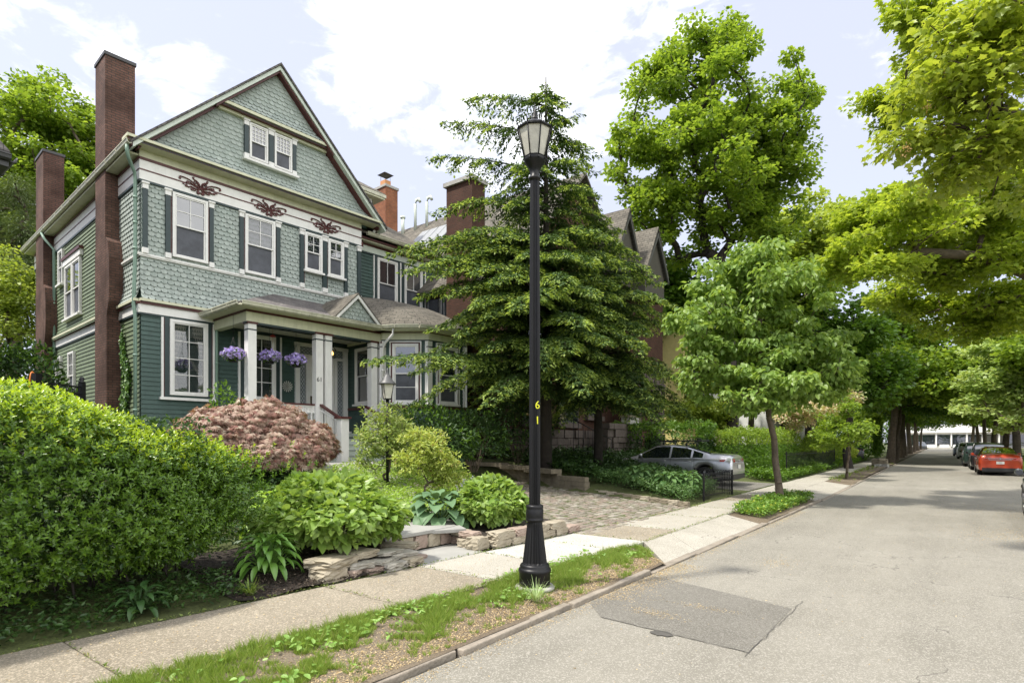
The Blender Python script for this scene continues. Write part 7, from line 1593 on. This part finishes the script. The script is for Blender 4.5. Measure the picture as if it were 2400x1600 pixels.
tree('maple_tree', 'near maple with large yellow green leaves and tan seed bunches at top right', p2, 5, [E_(2330, 120, 7.6, 130, 110, .9), E_(2230, 210, 7.8, 90, 80, .7), E_(2380, 290, 7.6, 90, 80, .7), E_(2280, 370, 7.9, 80, 50, .6), E_(2200, 80, 7.8, 60, 50, .5), E_(2390, 40, 7.5, 90, 80, .8), E_(2160, 330, 8, 60, 40, .5), E_(2210, 430, 8.2, 60, 30, .4), E_(2440, 420, 7.8, 80, 60, .6)],
     200, 42, .34, .092, 1.0, 'maple', LMat('near_maple_leaf', (.26, .35, .04), (.40, .47, .08), trans=.45, rough=.35, spec=.6), .10, 162, fork=tuple(at(2700, 350, 7.8)), trunk_pts=[(4.8, 12.5, 2.5), tuple(at(2900, 500, 8)), tuple(at(2600, 380, 7.8)), tuple(at(2450, 300, 7.7)), tuple(at(2340, 260, 7.7))], flat_=.5, droop=.5, rmin=.006)
nm_ = [x for x in bpy.data.objects if x.get('label', '').startswith('near maple')][0]
rg = np.random.default_rng(163); sd = []
for (px_, py_) in ((2200, 100), (2290, 110), (2360, 60), (2240, 150), (2320, 200), (2260, 230), (2180, 250), (2370, 120), (2210, 300), (2290, 300), (2330, 330), (2150, 320), (2130, 330), (2240, 380), (2390, 200), (2200, 190), (2280, 20), (2350, 270)):
    q = np.array(tuple(at(px_+rg.normal()*8, py_+rg.normal()*8, 7.6+rg.random()*.5))); sd.append(q+rg.normal(size=(26, 3))*np.array([.05, .05, .05]))
sd = np.concatenate(sd)-np.array(p2); n = len(sd); leafmesh('seed_bunches', sd, rnd_dirs(rg, n)+np.array([0, 0, -.8]), rnd_dirs(rg, n), np.full(n, .045), np.full(n, .014), 'diamond', LMat('maple_seed', (.40, .24, .10), (.55, .38, .18), trans=.3), nm_)
# greenery and a hedge on the right side of the street
cover('right_verge_cover', 'weedy greenery along the right verge beside the parked cars', [(3.9, 16), (8.5, 16), (9.5, 75), (3.9, 75)], 15000, .14, g_mid(), 171, .3, zf=lambda x, y: .08)
boxhedge('far_hedge', 'dark hedge along the right hand pavement behind the parked cars', 8.2, 9.6, 30, 66, 1.6, 9000, .2, g_dark(), g_mid(), 172)

# ---- things by the brick house terrace
q = at(1455, 1024, 28.0)
o = thing('planter', 'pale stone planter box standing on the brownstone terrace wall', 'planter', (-11.95, q.y, 2.6)); b = MB(); b.box((-.25, -.5, 0), (.2, .5, .32), 0); b.box((-.28, -.55, .32), (.23, .55, .40), 1); b.build('box', [M['cement'], M['stone2']], o)
n = 260; rg = np.random.default_rng(5); P = rg.normal(size=(n, 3))*np.array([.12, .32, .08])+np.array([0, 0, .5]); leafmesh('foliage', P, rnd_dirs(rg, n), rnd_dirs(rg, n), np.full(n, .12), np.full(n, .05), 'diamond', g_dark(), o)
o = thing('stair_railing', 'thin black iron handrail beside the shaded steps of the brick house', 'railing', (-11.2, 21.2, 1.1)); b = MB(); b.tube([(-.6, -1.2, 1.55), (.0, .9, .75)], .02, 6); b.tube([(-.6, -1.2, .35), (0, .9, .1)], .012, 6)
for k in range(9): t = k/8; b.tube([(-.6+.6*t, -1.2+2.1*t, .1), (-.6+.6*t, -1.2+2.1*t, 1.55-.8*t)], .011, 5)
b.build('rail', M['black'], o)
o = thing('waste_bin', 'dark bin standing inside the stone arch entrance', 'bin', (-11.7, 27.6, 1.05)); b = MB(); b.prism([(-.28, -.28, 0), (.28, -.28, 0), (.32, .32, 0), (-.32, .32, 0)], (0, 0, .9)); b.build('body', M['black'], o); b = MB(); b.box((-.34, -.34, .9), (.36, .36, .97)); b.build('lid', M['darkcap'], o)
# ---- weeds in the pavement joints and bits of leaf on the slabs
rg = np.random.default_rng(300); pts = []
for i, (y0, y1, mi) in enumerate(slabs[:14]):
    a, c = innerX(y0), outerX(y0); m_ = 70; u = rg.random(m_)**1.5; pts.append(np.stack([c+(a-c)*(u if i % 2 else 1-u), y0+rg.normal(size=m_)*.006, .10+.012*rg.random(m_)], 1))
for f_ in (innerX, outerX):
    m_ = 1400; yy = rg.uniform(0, 20, m_); pts.append(np.stack([np.array([f_(v) for v in yy])+rg.normal(size=m_)*.02+(.0 if f_ is outerX else -.01), yy, .10+.012*rg.random(m_)], 1))
P = np.concatenate(pts); n = len(P); T = rg.normal(size=(n, 3))*np.array([1, 1, .3])+np.array([0, 0, .5]); l = .03*spray(rg, n, .5, 1.6)
tag(leafmesh('joint_weeds', P, T, np.array([0, 0, 1.])+rg.normal(size=(n, 3))*.5, l, l*.35, 'diamond', LMat('joint_weed', (.10, .16, .03), (.24, .30, .08), trans=.2, c3=(.34, .25, .13))), 'small weeds in the pavement joints and along its edges', 'weeds', kind='stuff')
n = 2600; yy = rg.uniform(.5, 20, n); t = rg.random(n); P = np.stack([np.array([innerX(v) for v in yy])*(1-t)+np.array([outerX(v) for v in yy])*t, yy, np.full(n, .107)], 1); litter('pavement_litter', 'sparse dry leaf bits scattered on the pavement slabs', P, 301, .015)
